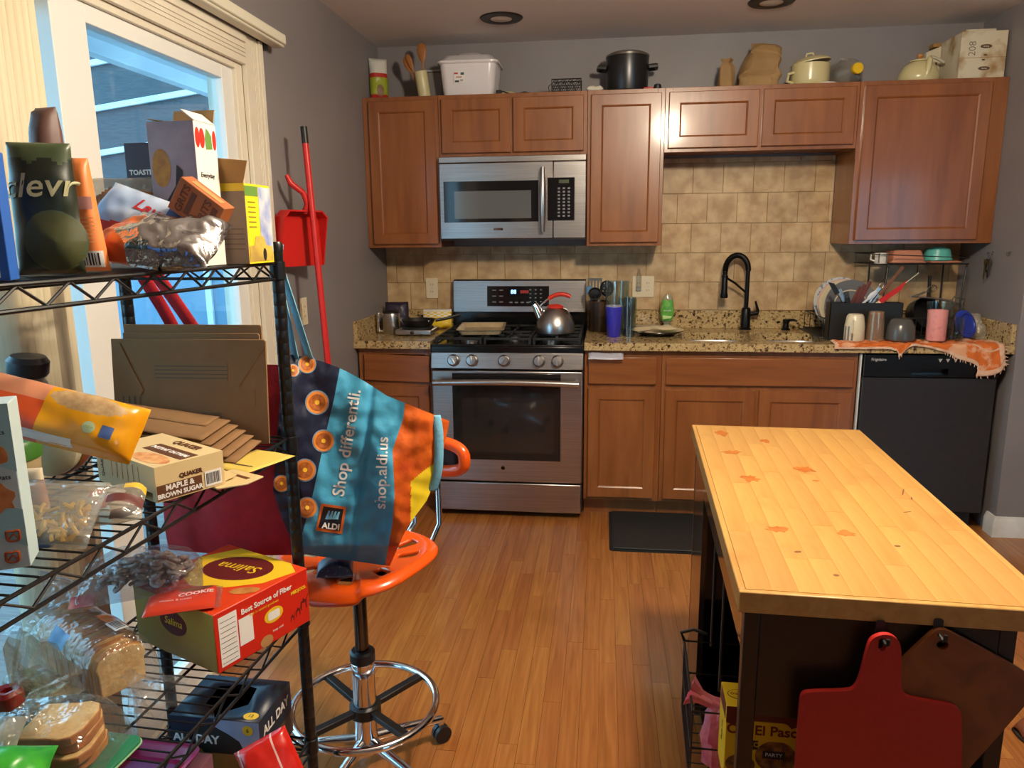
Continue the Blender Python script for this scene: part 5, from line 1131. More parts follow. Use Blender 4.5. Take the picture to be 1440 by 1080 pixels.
b.build('base_wires', BLACKM, o)
MB().tube([(-w2, 0, h_ * 0.8), (-w2 - 0.018, 0, h_ * 0.6), (-w2 - 0.014, 0, h_ * 0.15), (-w2, 0, 0.006)], 0.002, 6).build('side_handle', BLACKM, o)
# pressure cooker
o = thing('stock_pot', 'dark grey stock pot with black handles and lid on the cabinet', 'pot', (P(882, 110, y=-0.17).x, -0.17, TZ)); h_ = tz_(882, 80, -0.2); r_ = (P(912, 100, y=-0.17).x - P(852, 100, y=-0.17).x) / 2
MB().lathe([(r_ * 0.94, 0), (r_ * 0.98, 0.01), (r_, h_ - 0.01), (r_ * 1.0, h_)], 44).build('pot_body', mat('dark_anodised', (58, 58, 60), 0.3, 0.7), o)
MB().lathe([(r_ * 1.02, h_ + 0.0005), (r_ * 1.02, h_ + 0.01), (r_ * 0.85, h_ + 0.02), (r_ * 0.2, h_ + 0.028), (0, h_ + 0.028)], 44).build('lid', mat('lid_steel', (150, 146, 140), 0.25, 0.9), o)
for s_ in (1, -1):
    b = MB(); b.tube([(s_ * r_ * 0.99, -0.03, h_ * 0.72), (s_ * (r_ + 0.035), -0.03, h_ * 0.74), (s_ * (r_ + 0.04), 0.03, h_ * 0.74), (s_ * r_ * 0.99, 0.03, h_ * 0.72)], 0.012, 8)
    b.build('side_handle', BLACKP, o)
b = MB(); b.lathe([(r_ * 1.0 + 0.004, 0.0), (r_ + 0.006, 0.004), (r_ + 0.004, 0.01), (r_ * 0.985, 0.012)], 40, cap0=False, cap1=False); b.build('base_ring', BLACKP, o)
o = thing('crumpled_tissue', 'crumpled white paper beside the stock pot on the cabinet', 'paper', (P(837, 124, y=-0.27).x, -0.27, TZ)); pillow('paper', o, 0.08, 0.05, 0.03, mat('white_tissue', (206, 198, 180), 0.8), seed=40, crumple=0.012)
o = thing('pressure_knob', 'black and red pot weight lying right of the stock pot', 'pot part', (P(919, 122, y=-0.26).x, -0.26, TZ))
MB().box(-0.05, 0.0, -0.012, 0.012, 0, 0.016).build('red_tab', REDP, o, bevel=0.004); MB().lathe([(0.018, 0), (0.02, 0.005), (0.018, 0.026), (0.012, 0.03), (0, 0.03)], 20, (0.02, 0, 0)).build('black_cap', BLACKP, o); MB().box(0.042, 0.07, -0.01, 0.01, 0, 0.008).build('tail', BLACKP, o, bevel=0.002)
# paper bag
KRAFT = mat('brown_kraft_paper', (148, 116, 74), 0.85, c2=(166, 132, 88), scale=8, bump=0.2, bscale=25)
o = thing('paper_bag', 'crumpled brown paper bag with rolled top on the sink cabinet', 'bag', (P(1066, 110, y=-0.16).x - 0.012, -0.16, TZ)); h_ = tz_(1066, 64, -0.16)
b = MB(); g_ = []
for k_ in range(15):
    f = k_ / 14; w_, d_ = 0.2 * (1 - 0.36 * f ** 1.6), 0.16 * (1 - 0.6 * f); row = []
    for x, y in rrect(w_, d_, min(w_, d_) * 0.3, 7):
        q = Vector((x + 0.03 * f, y, f * h_ * 0.86)); q += Vector((nz(q, 17, 4), nz(q, 17, 6), nz(q, 14, 8) * 0.5 * (1 if 0 < k_ else 0))) * 0.036; row.append(q)
    row.append(row[0].copy()); g_.append(row)
b.sheet(g_, flip=True); b.build('bag_body', KRAFT, o, angle=25, solid=0.001)
_o, hf = pillow('rolled_top', o, 0.15, 0.07, 0.035, KRAFT, seed=44, crumple=0.008, crimp=0.3); _o.location = (0.04, -0.01, h_ * 0.84); _o.rotation_euler = (1.0, 0.16, 0)
o = thing('paper_bag', 'small dark twisted paper bag leaning left of the big paper bag', 'bag', (P(1027, 110, y=-0.2).x - 0.02, -0.2, TZ), (0.0, 0.0, 0.0)); h_ = tz_(1032, 88, -0.2)
MB().lathe([(0.036, 0), (0.04, 0.02), (0.038, h_ * 0.6), (0.035, h_ * 0.85), (0.022, h_)], 28, pleat=(5, 0.12, 20), sy=0.8).build('bag_body', KRAFT, o, angle=25)
MB().lathe([(0.02, h_ + 0.0005), (0.028, h_ + 0.012), (0.03, h_ + 0.016)], 20, pleat=(4, 0.2, 0), cap1=False).build('twisted_neck', KRAFT, o)
# cream enamel pot
CRM = mat('cream_enamel', (206, 194, 146), 0.25)
o = thing('casserole_pot', 'cream enamel pot with lid askew on the sink cabinet', 'pot', (P(1139, 105, y=-0.18).x, -0.18, TZ)); h_ = tz_(1140, 92, -0.18); r_ = (P(1162, 100, y=-0.18).x - P(1108, 100, y=-0.18).x) / 2
MB().lathe([(r_ * 0.86, 0), (r_ * 0.95, 0.008), (r_, 0.03), (r_, h_), (r_ * 0.97, h_), (r_ * 0.96, 0.02), (0, 0.012)], 40, cap1=False).build('pot_body', CRM, o)
ld = MB().lathe([(r_ * 1.03, 0), (r_ * 1.03, 0.006), (r_ * 0.8, 0.022), (r_ * 0.3, 0.032), (0, 0.034)], 40).build('lid', CRM, o, loc=(0, 0, h_ + 0.008), rot=(0, math.radians(-9), 0))
MB().tube([(-0.02, 0, 0.032), (-0.014, 0, 0.048), (0.014, 0, 0.048), (0.02, 0, 0.032)], 0.005, 8).build('lid_handle', CRM, ld)
MB().tube([(-r_ * 0.92, -0.035, h_ * 0.65), (-r_ - 0.018, -0.035, h_ * 0.6), (-r_ - 0.02, -0.02, h_ * 0.3), (-r_ * 0.92, -0.03, h_ * 0.2)], 0.008, 8).build('handle', CRM, o)
o = thing('jar_cover', 'flat white lid lying beside the cream pot on the cabinet', 'lid', (P(1165, 113, y=-0.29).x, -0.265, TZ)); MB().lathe([(0.042, 0), (0.045, 0.003), (0.045, 0.006), (0.03, 0.009), (0, 0.009)], 28).build('lid_disc', WP, o); MB().lathe([(0.01, 0.009), (0.008, 0.013), (0, 0.014)], 14).build('knob', WP, o)
o = thing('plastic_jug', 'clear plastic jug lying with its yellow cap forward on the cabinet', 'jug', (P(1186, 100, y=-0.16).x + 0.014, -0.1, TZ + 0.072), (math.radians(90), 0, 0.15)); JG = clear('jug_plastic', (232, 230, 224), 0.08, 0.08, 0.3, 30, milk=0.12)
MB().lathe([(0.0, -0.08), (0.055, -0.08), (0.068, -0.07), (0.07, 0.05), (0.06, 0.09), (0.03, 0.125), (0.022, 0.13), (0.022, 0.15)], 36, cap1=False).build('jug_body', JG, o)
MB().lathe([(0.025, 0.14), (0.026, 0.165), (0.023, 0.168), (0, 0.168)], 28).build('yellow_cap', mat('yellow_cap', (230, 186, 20), 0.4), o)
MB().tube([(-0.03, 0.05, 0.11), (-0.06, 0.055, 0.1), (-0.075, 0.03, 0.06), (-0.06, 0.01, 0.04)], 0.009, 8).build('handle', JG, o)
# enamel kettle
o = thing('enamel_kettle', 'cream enamel kettle with folded handle beside the cardboard box', 'kettle', (P(1291, 100, y=-0.17).x, -0.18, TZ)); h_ = tz_(1291, 88, -0.17); r_ = (P(1322, 100, y=-0.17).x - P(1266, 100, y=-0.17).x) / 2
MB().lathe([(r_ * 0.9, 0), (r_, 0.02), (r_ * 0.98, h_ * 0.45), (r_ * 0.78, h_ * 0.8), (r_ * 0.5, h_ * 0.97), (r_ * 0.45, h_)], 40).build('body', CRM, o)
MB().lathe([(r_ * 0.5, h_ + 0.0005), (r_ * 0.5, h_ + 0.006), (r_ * 0.2, h_ + 0.014), (0, h_ + 0.015)], 32).build('lid', CRM, o)
MB().lathe([(0.008, h_ + 0.0155), (0.015, h_ + 0.024), (0.014, h_ + 0.034), (0, h_ + 0.038)], 20).build('wooden_knob', mat('orange_knob_wood', (186, 128, 66), 0.5), o)
MB().tube([(0, r_ * 0.9, h_ * 0.45), (0, r_ * 1.15, h_ * 0.7), (0, r_ * 1.3, h_ * 0.95)], [0.02, 0.014, 0.012], 12).build('spout', CRM, o)
MB().tube([(0.005, -r_ * 0.86, h_ * 0.2), (0.01, -r_ * 0.92, h_ * 0.55), (0.016, -r_ * 0.86, h_ * 0.95), (0.02, -r_ * 0.7, h_ + 0.01)], [0.012, 0.014, 0.013, 0.008], 10).build('bail_side', CRM, o)
MB().tube([(0.02, -r_ * 0.7, h_ + 0.012), (0.06, -r_ * 0.4, h_ + 0.008), (0.11, -0.0, h_ - 0.004)], 0.007, 10).build('bail_grip', mat('white_enamel', (220, 214, 196), 0.25), o)
# worn white cartons
WCB = mat('worn_white_cardboard', (206, 196, 172), 0.85, c2=(158, 126, 80), scale=8, lo=0.5, hi=0.64, detail=6); BRC = mat('bare_brown_cardboard', (160, 122, 72), 0.9)
xa, xb = P(1347, 100, y=-0.28).x, XR - 0.012; h_ = tz_(1380, 46, -0.25)
o, F = carton('cardboard_box', 'worn white cardboard box with brown oval marks on the large cabinet', 'box', xb - xa, 0.24, h_, ((xa + xb) / 2, -0.165, TZ), 0.0, {'*': WCB, 'T': BRC})
OVB = mat('brown_oval_print', (92, 66, 44), 0.6)
w_ = xb - xa
for v, cut in ((h_ * 0.18, 1), (-h_ * 0.28, 0)): F.patch('F', oval(0.026, 0.009, 22, (w_ * 0.05, v)), OVB, 'oval_print')
F.text('F', 'Darling', 0.008, WHITEP, w_ * 0.05, h_ * 0.18); F.text('F', 'Darling', 0.008, WHITEP, w_ * 0.05, -h_ * 0.28)
F.patch('F', oval(0.008, 0.004, 16, (w_ * 0.05, 0.0)), OVB, 'dot_print'); F.patch('F', oval(0.008, 0.004, 16, (w_ * 0.02, -h_ * 0.1)), OVB, 'dot_print')
F.text('F', '208', 0.045, mat('grey_marker', (92, 84, 76), 0.7), -w_ * 0.24, h_ * 0.14, math.pi / 2, bold=-0.0006)
F.patch('F', rect(-w_ / 2, w_ / 2, -h_ * 0.055, -h_ * 0.045), BRC, 'fold_line')
MB().box(-w_ * 0.36, w_ * 0.3, -0.09, -0.04, h_, h_ + 0.016).build('top_flap', WCB, o, bevel=0.002)
o = thing('cardboard_box', 'flattened white carton leaning between kettle and cardboard box', 'box', (xa - 0.037, -0.047, TZ), 0.0); h_ = tz_(1336, 56, -0.2)
b = MB(); b.add([(-0.035, -0.03, 0), (0.034, -0.03, 0), (0.034, 0.03, 0), (-0.035, 0.03, 0), (-0.035, -0.03, h_ * 0.86), (0.034, -0.03, h_), (0.034, 0.03, h_), (-0.035, 0.03, h_ * 0.86)], [(0, 3, 2, 1), (4, 5, 6, 7), (0, 1, 5, 4), (1, 2, 6, 5), (2, 3, 7, 6), (3, 0, 4, 7)])
b.build('carton_body', WCB, o, bevel=0.002)
MB().box(-0.005, 0.033, -0.028, 0.028, h_ * 0.985, h_ * 0.985 + 0.018).build('torn_flap', BRC, o, bevel=0.003)
MB().box(0.012, 0.018, -0.0308, -0.03, h_ * 0.3, h_ * 0.62).build('printed_bar', INK, o)
# ------------------------------------------------------------------ kitchen island
IZ = 0.86; IW, IL = 0.483, 1.095
isl = thing('kitchen_island', 'dark kitchen island cart with a stained butcher-block top', 'island', (1.347, -2.557, 0), -0.042)
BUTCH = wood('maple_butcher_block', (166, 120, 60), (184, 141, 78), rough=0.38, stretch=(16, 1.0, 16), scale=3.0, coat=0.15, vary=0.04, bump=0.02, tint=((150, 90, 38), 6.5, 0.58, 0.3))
rs = random.Random(11); t0, t1 = IZ - 0.036, IZ; nst = 11; ew = 0.012; sw = (IW - 2 * ew) / nst
topg = bpy.data.objects.new('butcher_block_top', None); col.objects.link(topg); topg.parent = isl
sm = {}
for i in range(nst):
    y = -IL / 2 + ew; cuts = [y]
    y += rs.uniform(0.12, 0.4)
    while y < IL / 2 - ew - 0.1: cuts.append(y); y += rs.choice((0.25, 0.32, 0.4))
    cuts.append(IL / 2 - ew)
    for a, e in zip(cuts, cuts[1:]):
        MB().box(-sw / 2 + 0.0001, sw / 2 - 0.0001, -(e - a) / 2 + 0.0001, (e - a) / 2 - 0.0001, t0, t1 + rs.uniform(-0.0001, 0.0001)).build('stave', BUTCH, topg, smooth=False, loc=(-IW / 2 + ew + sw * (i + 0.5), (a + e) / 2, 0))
for nm, bx in (('edge_band', (-IW / 2, IW / 2, -IL / 2, -IL / 2 + ew)), ('edge_band', (-IW / 2, IW / 2, IL / 2 - ew, IL / 2)), ('edge_band', (-IW / 2, -IW / 2 + ew, -IL / 2 + ew, IL / 2 - ew)), ('edge_band', (IW / 2 - ew, IW / 2, -IL / 2 + ew, IL / 2 - ew))):
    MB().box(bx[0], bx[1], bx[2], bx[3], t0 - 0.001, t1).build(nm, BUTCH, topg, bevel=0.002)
STAIN = mat('orange_food_stain', (156, 82, 22), 0.5, c2=(172, 106, 42), scale=45)
def isl_local(u, v, z=IZ):
    p = P(u, v, z=z) - Vector((1.347, -2.557, 0)); c_, s_ = math.cos(0.042), math.sin(0.042)
    return (p.x * c_ - p.y * s_, p.x * s_ + p.y * c_)
for k_, (u, v, rx, ry) in enumerate(((1015, 609, 0.016, 0.024), (1030, 636, 0.022, 0.016), (1055, 673, 0.018, 0.02), (1076, 620, 0.013, 0.014), (1132, 660, 0.022, 0.02), (1092, 744, 0.02, 0.012), (1190, 750, 0.014, 0.012), (1148, 676, 0.007, 0.005))):
    x, y = isl_local(u, v); n_ = 18; rr_ = random.Random(k_)
    poly = [(x + 1.25 * rx * rr_.uniform(0.45, 1.15) * math.cos(a), y + 1.5 * ry * rr_.uniform(0.45, 1.15) * math.sin(a)) for a in [2 * math.pi * i / n_ for i in range(n_)]]
    MB().prism(poly, IZ + 0.0001, IZ + 0.0004).build('stain', STAIN, topg, smooth=False)
for k_, (u, v, L_, a) in enumerate(((1270, 692, 0.05, 1.2), (1282, 701, 0.02, 1.3), (1262, 768, 0.012, 0.2), (1276, 720, 0.02, 0.4), (1122, 776, 0.014, 0.3), (1176, 809, 0.01, 0.1))):
    x, y = isl_local(u, v); MB().prism(oval(L_ / 2, 0.0016 if L_ > 0.015 else 0.004, 12, (x, y), a), IZ + 0.0001, IZ + 0.0003).build('knife_scar' if L_ > 0.015 else 'crumb_mark', mat('dark_scratch', (112, 70, 34), 0.7), topg, smooth=False)
ESP = mat('espresso_laminate', (30, 22, 17), 0.3, c2=(36, 26, 20), scale=30)
BRL = mat('polished_espresso_laminate', (30, 22, 17), 0.1, c2=(36, 26, 20), scale=30, coat=0.5)
bx0, bx1, by0, by1 = -IW / 2 + 0.012, IW / 2 - 0.058, -IL / 2 + 0.012, IL / 2 - 0.03
lgw = 0.026
for x in (bx0, bx1 - lgw):
    for y in (by0, by1 - lgw): MB().box(x, x + lgw, y, y + lgw, 0.0, t0 - 0.0012).build('leg', ESP, isl, bevel=0.002)
MB().box(bx0 + lgw, bx1 - lgw, by0, by0 + 0.016, 0.63, t0 - 0.0012).build('end_panel', ESP, isl, bevel=0.001)
MB().box(bx0 + lgw, bx1 - lgw, by1 - 0.016, by1, 0.1, t0 - 0.0012).build('end_panel', ESP, isl, bevel=0.001)
MB().box(bx0, bx0 + 0.014, by0 + lgw, by1 - 0.30, 0.74, t0 - 0.0012).build('side_apron', BRL, isl, bevel=0.001)
MB().box(bx0, bx0 + 0.016, by1 - 0.30, by1 - lgw, 0.1, t0 - 0.0012).build('side_panel', BRL, isl, bevel=0.001)
MB().box(bx1 - 0.016, bx1, by0 + lgw, by1 - lgw, 0.1, t0 - 0.0012).build('side_panel', ESP, isl, bevel=0.001)
SHZ = 0.455
MB().box(bx0 + 0.098, bx1 - 0.017, by0 + 0.003, by1 - 0.017, SHZ - 0.016, SHZ).build('shelf', ESP, isl, bevel=0.001); MB().box(bx0 + 0.014, bx0 + 0.098, by0 + 0.003, by0 + 0.055, SHZ - 0.016, SHZ).build('shelf_cleat', ESP, isl)
MB().box(bx0 + 0.014, bx1 - 0.017, by0 + 0.02, by1 - 0.017, 0.11, 0.126).build('shelf', ESP, isl, bevel=0.001)
MB().box(bx0 + 0.014, bx1 - 0.017, by1 - 0.30, by1 - 0.285, SHZ, t0 - 0.002).build('divider', ESP, isl)
for sy in (by0 + 0.3, by0 + 0.48):
    MB().tube([(bx0 + 0.006, sy, SHZ + 0.02), (bx0 + 0.006, sy, 0.735)], 0.004, 8).build('wire_guard', BLACKM, isl)
def isl_world(x, y, z): c_, s_ = math.cos(-0.042), math.sin(-0.042); return (1.347 + x * c_ - y * s_, -2.557 + x * s_ + y * c_, z)
# wire basket hung on the open side
wbk = thing('wire_basket', 'black wire basket sticking out of the open side of the island', 'basket', isl_world(bx0 - 0.012, by0 + 0.285, SHZ - 0.105), -0.042)
b = MB()
for z in (0.006, 0.09, 0.17): b.tube([(-0.05, -0.13, z), (0.10, -0.13, z), (0.10, 0.13, z), (-0.05, 0.13, z)], 0.003, 6, True)
b.build('rim_wires', BLACKM, wbk)
b = MB()
for i in range(9):
    y = -0.13 + 0.26 * i / 8; b.tube([(-0.05, y, 0.17), (-0.05, y, 0.006), (0.10, y, 0.006), (0.10, y, 0.17)], 0.0018, 5)
b.build('cage_wires', BLACKM, wbk)
b = MB(); b.tube([(-0.05, 0.13, 0.17), (-0.058, 0.13, 0.19), (-0.03, 0.13, 0.2), (0.0, 0.13, 0.19)], 0.004, 8); b.build('hook', BLACKM, wbk)
pk = thing('plastic_bag', 'knotted pink plastic bag poking out of the wire basket', 'bag', isl_world(bx0 - 0.0, by0 + 0.215, SHZ - 0.098), -0.3); pk.scale = (0.8, 0.8, 0.8)
PNK = mat('pink_plastic_film', (214, 78, 104), 0.35, c2=(230, 130, 140), scale=30, bump=0.4, bscale=50)
MB().lathe([(0.02, 0), (0.042, 0.02), (0.045, 0.09), (0.035, 0.15), (0.018, 0.185)], 24, pleat=(7, 0.14, 30)).build('bag_body', PNK, pk)
MB().lathe([(0.018, 0.0), (0.014, 0.02), (0.016, 0.05), (0.03, 0.075), (0.034, 0.08)], 20, pleat=(5, 0.22, 40), cap1=False, M=Matrix.Translation((-0.004, -0.004, 0.176)) @ Matrix.Rotation(-1.25, 4, 'Y')).build('knotted_tail', PNK, pk)
# taco kit
kx0 = P(1022, 985, y=-3.03).x; kx1 = P(1127, 990, y=-3.03).x
KY = mat('kit_yellow', (238, 196, 26), 0.45); KR = mat('kit_maroon', (104, 34, 24), 0.5); KD = mat('kit_dark', (46, 36, 20), 0.5)
kh = P(1075, 998, y=-3.03).z - SHZ - 0.0005
kit, F = carton('taco_kit_box', 'yellow taco dinner kit box on the island shelf', 'box', kx1 - kx0, 0.075, kh, ((kx0 + kx1) / 2 + 0.002, -2.99, SHZ + 0.0005), -0.02, KY)
kw = kx1 - kx0
F.patch('F', [(-kw / 2, kh / 2), (kw / 2, kh / 2), (kw / 2, kh / 2 - 0.03), (kw * 0.3, kh / 2 - 0.04), (0, kh / 2 - 0.036), (-kw * 0.3, kh / 2 - 0.04), (-kw / 2, kh / 2 - 0.032)], KR, 'maroon_band')
F.patch('F', rrect(kw * 0.78, 0.038, 0.016, 5, (0, kh / 2 - 0.045)), KY, 'logo_plaque', off=0.0006)
F.text('F', 'Old El Paso', 0.0265, mat('kit_red_print', (122, 30, 22), 0.5), 0, kh / 2 - 0.044, off=0.0012, bold=0.0006)
F.patch('F', rect(-kw * 0.3, -kw * 0.05, -0.008, 0.012), KD, 'name_block', off=0.0004)
F.text('F', 'TACO', 0.013, KY, -kw * 0.17, 0.002, off=0.001)
MEAT = mat('taco_photo_print', (90, 52, 28), 0.6, c2=(176, 112, 46), scale=70)
F.patch('F', oval(0.036, 0.032, 22, (kw * 0.2, -0.02)), MEAT, 'food_print'); F.patch('F', oval(0.026, 0.02, 18, (-kw * 0.28, -0.04)), MEAT, 'food_print')
F.patch('F', rect(kw * 0.02, kw * 0.32, -0.024, -0.008), KD, 'name_block', off=0.0007); F.text('F', 'PARTY', 0.01, WHITEP, kw * 0.17, -0.016, off=0.0013)
F.text('T', 'KIT', 0.026, KD, kw * 0.18, 0.012, bold=0.0008); F.patch('T', rect(kw * 0.06, kw * 0.48, -0.028, -0.006), KD, 'slogan_block'); F.text('T', "STAND 'N STUFF", 0.007, KY, kw * 0.27, -0.017)
F.patch('T', oval(0.026, 0.016, 20, (-kw * 0.25, 0.0)), KR, 'logo_rim'); F.patch('T', oval(0.0245, 0.0145, 20, (-kw * 0.25, 0.0)), KY, 'logo_plaque', off=0.0006); F.text('T', 'Old El Paso', 0.009, _mats['kit_red_print'], -kw * 0.25, 0, off=0.0012)
F.patch('L', rect(-0.03, 0.03, kh / 2 - 0.03, kh / 2), KR, 'maroon_band'); F.text('L', 'Taco Kit', 0.012, KD, 0, 0, math.pi / 2)
# cutting boards hung on the island end
PYB = -3.118
def board_poly(pts, y): return [(P(u, v, y=y).x, P(u, v, y=y).z) for u, v in pts]
Mf = Matrix(((1, 0, 0, 0), (0, 0, -1, 0), (0, 1, 0, 0), (0, 0, 0, 1)))   # polygon x,z ; extrude towards the camera
wood_b = thing('cutting_board', 'wooden cutting board hanging at an angle on the island end', 'cutting board', (0, 0, 0))
pts = board_poly([(1309, 884), (1320, 880), (1333, 884), (1452, 948), (1456, 962), (1449, 974), (1356, 1080), (1345, 1086), (1332, 1078), (1206, 1000), (1204, 990), (1210, 980)], PYB + 0.012)
def chaikin(q, n=2):
    for _ in range(n):
        q = [p for a, c in zip(q, q[1:] + q[:1]) for p in ((a[0] * .75 + c[0] * .25, a[1] * .75 + c[1] * .25), (a[0] * .25 + c[0] * .75, a[1] * .25 + c[1] * .75))]
    return q
pts = chaikin(pts)
hole = [(P(1322, 903, y=PYB + 0.012).x + 0.009 * math.cos(a), P(1322, 903, y=PYB + 0.012).z + 0.008 * math.sin(a)) for a in [2 * math.pi * i / 16 for i in range(16)]]
def board(root, poly, holes, y0, th, m, name='board'):
    rings = [poly] + holes; allp = [p for r in rings for p in r]; n = len(allp)
    tri = tessellate_polygon([[Vector((x, z, 0)) for x, z in r] for r in rings]); b = MB(); fs = []
    for t in tri:
        a, b2, c = [Vector(allp[i]) for i in t]
        if (b2 - a).x * (c - a).y - (b2 - a).y * (c - a).x < 0: t = t[::-1]
        fs += [tuple(t), tuple(n + i for i in t[::-1])]
    k = 0
    for r in rings:
        for i in range(len(r)): fs.append((k + i, n + k + i, n + k + (i + 1) % len(r), k + (i + 1) % len(r)))
        k += len(r)
    b.add([(x, y0 - th, z) for x, z in allp] + [(x, y0, z) for x, z in allp], fs)
    return b.build(name, m, root, angle=25)
board(wood_b, pts, [hole], PYB + 0.013, 0.010, wood('acacia_board', (96, 48, 18), (132, 72, 30), rough=0.45, stretch=(4, 20, 4), scale=4, coat=0.1))
red_b = thing('cutting_board', 'red plastic cutting board with handle hanging on the island end', 'cutting board', (0, 0, 0))
pts = board_poly([(1123, 985), (1126, 973), (1134, 969), (1192, 968), (1201, 963), (1208, 948), (1218, 906), (1224, 894), (1240, 888), (1256, 891), (1266, 905), (1264, 960), (1270, 974), (1284, 979), (1338, 988), (1347, 994), (1350, 1004), (1348, 1185), (1338, 1195), (1120, 1190), (1110, 1180)], PYB)
pts = chaikin(pts)
hc = P(1238, 903, y=PYB); hole = rrect(0.011, 0.022, 0.005, 4, (hc.x, hc.z))
REDB = mat('red_board_plastic', (164, 28, 20), 0.45, bump=0.1, bscale=120)
board(red_b, pts, [hole], PYB + 0.001, 0.009, REDB)
for u, v, yy, lab in ((1240, 899, PYB - 0.02, 'black hook through the red cutting board handle'), (1322, 897, PYB - 0.012, 'black hook through the wooden cutting board')):
    c = P(u, v, y=PYB); h_ = thing('hook', lab, 'hook', (c.x, by0 - 2.557 - 0.001 + 0.0, c.z))
    yb = h_.location.y
    MB().prism(rrect(0.014, 0.03, 0.004, 3), 0, 0.002, 0, Matrix(((1, 0, 0, 0), (0, 0, -1, -0.0135), (0, 1, 0, 0.012), (0, 0, 0, 1)))).build('plate', BLACKM, h_)
    MB().tube([(0, -0.016, 0.004), (0, yy - yb, 0.001), (0, yy - yb - 0.006, 0.006), (0, yy - yb - 0.005, 0.014)], 0.003, 8).build('prong', BLACKM, h_)

# ------------------------------------------------------------------ floor mat
c0 = P(862, 716, z=0.008); c1 = P(857, 776, z=0.008)
fm = thing('floor_mat', 'black anti-fatigue mat on the floor in front of the sink', 'mat', ((c1.x + 0.38), -0.765, 0.0005))
b = MB(); W_, D_ = 0.76, 0.5
b.prism(rrect(W_, D_, 0.02, 5), 0, 0.004); b.build('border', mat('black_rubber_edge', (22, 22, 22), 0.7), fm)
MB().prism(rrect(W_ - 0.03, D_ - 0.03, 0.012, 5), 0.004, 0.012).build('pad', mat('black_mat_foam', (30, 30, 30), 0.6, c2=(38, 38, 38), scale=60, bump=0.3, bscale=120), fm, bevel=0.004)

# ------------------------------------------------------------------ stool
SX, SY = 0.237, -2.53
ORG = mat('glossy_orange_plastic', (226, 84, 16), 0.22, coat=0.4)
stl = thing('stool', 'orange swivel stool with chrome foot ring on casters', 'stool', (SX, SY, 0), 0.0)
for k_ in range(5):
    a = math.radians(40 + 72 * k_); c_, s_ = math.cos(a), math.sin(a); R_ = 0.225
    MB().tube([(0.02 * c_, 0.02 * s_, 0.1), (0.1 * c_, 0.1 * s_, 0.09), (R_ * c_, R_ * s_, 0.07)], [0.016, 0.014, 0.011], 10).build('base_arm', CHROME, stl)
    cs = MB().cyl((R_ * c_, R_ * s_, 0.04), (R_ * c_, R_ * s_, 0.072), 0.008, n=10).build('caster', CHROME, stl)
    for off in (-0.009, 0.009): MB().cyl((R_ * c_ - s_ * (off - 0.006), R_ * s_ + c_ * (off - 0.006), 0.0255), (R_ * c_ - s_ * (off + 0.006), R_ * s_ + c_ * (off + 0.006), 0.0255), 0.025, n=20).build('wheel', BLACKP, cs)
MB().lathe([(0.03, 0.075), (0.03, 0.33), (0.026, 0.335)], 28).build('lower_column', CHROME, stl)
MB().lathe([(0.033, 0.336), (0.033, 0.36), (0.028, 0.366), (0.02, 0.366)], 28).build('black_collar', BLACKP, stl)
MB().lathe([(0.018, 0.3665), (0.018, 0.6)], 24).build('piston', mat('dark_chrome', (96, 94, 96), 0.2, 1.0), stl)
rg_ = MB().tube([(0.19 * math.cos(a), 0.19 * math.sin(a), 0.205) for a in [2 * math.pi * i / 56 for i in range(56)]], 0.0105, 12, True).build('foot_ring', CHROME, stl)
for k_ in range(4):
    a = math.radians(52 + 90 * k_); c_, s_ = math.cos(a), math.sin(a)
    MB().box(0.026, 0.186, -0.011, 0.011, -0.008, 0.008, 0, Matrix.Translation((0, 0, 0.192)) @ Matrix.Rotation(a, 4, 'Z') @ Matrix.Rotation(-0.05, 4, 'Y')).build('spoke', BLACKM, rg_, bevel=0.002)
MB().lathe([(0.031, 0.175), (0.042, 0.178), (0.042, 0.206), (0.031, 0.209)], 24, cap0=False, cap1=False).build('ring_hub', BLACKM, rg_)
# moulded seat with slots
NA, NR = 96, 22; b = MB(); pts = []
def seat_pt(r, a):
    sx, sy = 0.19, 0.18; q = 3.0
    cx, cy = math.copysign(abs(math.cos(a)) ** (2 / q), math.cos(a)), math.copysign(abs(math.sin(a)) ** (2 / q), math.sin(a))
    x, y = r * cx * sx, r * cy * sy
    z = 0.622 + 0.035 * max(0, (r - 0.35)) ** 1.5 * (1.2 - 0.8 * (1 if cy < 0 and abs(cx) < 0.7 else 0))
    if cy < -0.3: z -= 0.05 * max(0, r - 0.75) * (1 - abs(cx)) * 3
    if r > 0.93: z -= (r - 0.93) * 0.28
    return Vector((x, y, z))
slots = [(math.radians(d), 0.5, 0.78) for d in (20, 60, 120, 160, 200, 250, 290, 340)]
vs_ = [seat_pt(0.04 + 0.96 * i / NR, 2 * math.pi * j / NA) for i in range(NR + 1) for j in range(NA)]
fs_ = []
for i in range(NR):
    for j in range(NA):
        r = 0.04 + 0.96 * (i + 0.5) / NR; a = 2 * math.pi * (j + 0.5) / NA
        if any(abs((a - s0 + math.pi) % (2 * math.pi) - math.pi) < 0.13 and r0 < r < r1 for s0, r0, r1 in slots): continue
        fs_.append((i * NA + j, (i + 1) * NA + j, (i + 1) * NA + (j + 1) % NA, i * NA + (j + 1) % NA))
b.add(vs_, fs_); b.add([seat_pt(0.04, 2 * math.pi * j / NA) for j in range(NA)], [tuple(range(NA))])
b.build('seat', ORG, stl, solid=0.012, angle=60, sub=1).rotation_euler = (0, 0, -0.35)
MB().box(-0.09, 0.09, -0.09, 0.09, 0.601, 0.612).build('seat_plate', BLACKM, stl, bevel=0.003)
bc = Vector((0.07, 0.235, 0.835)); b = MB(); loop = []
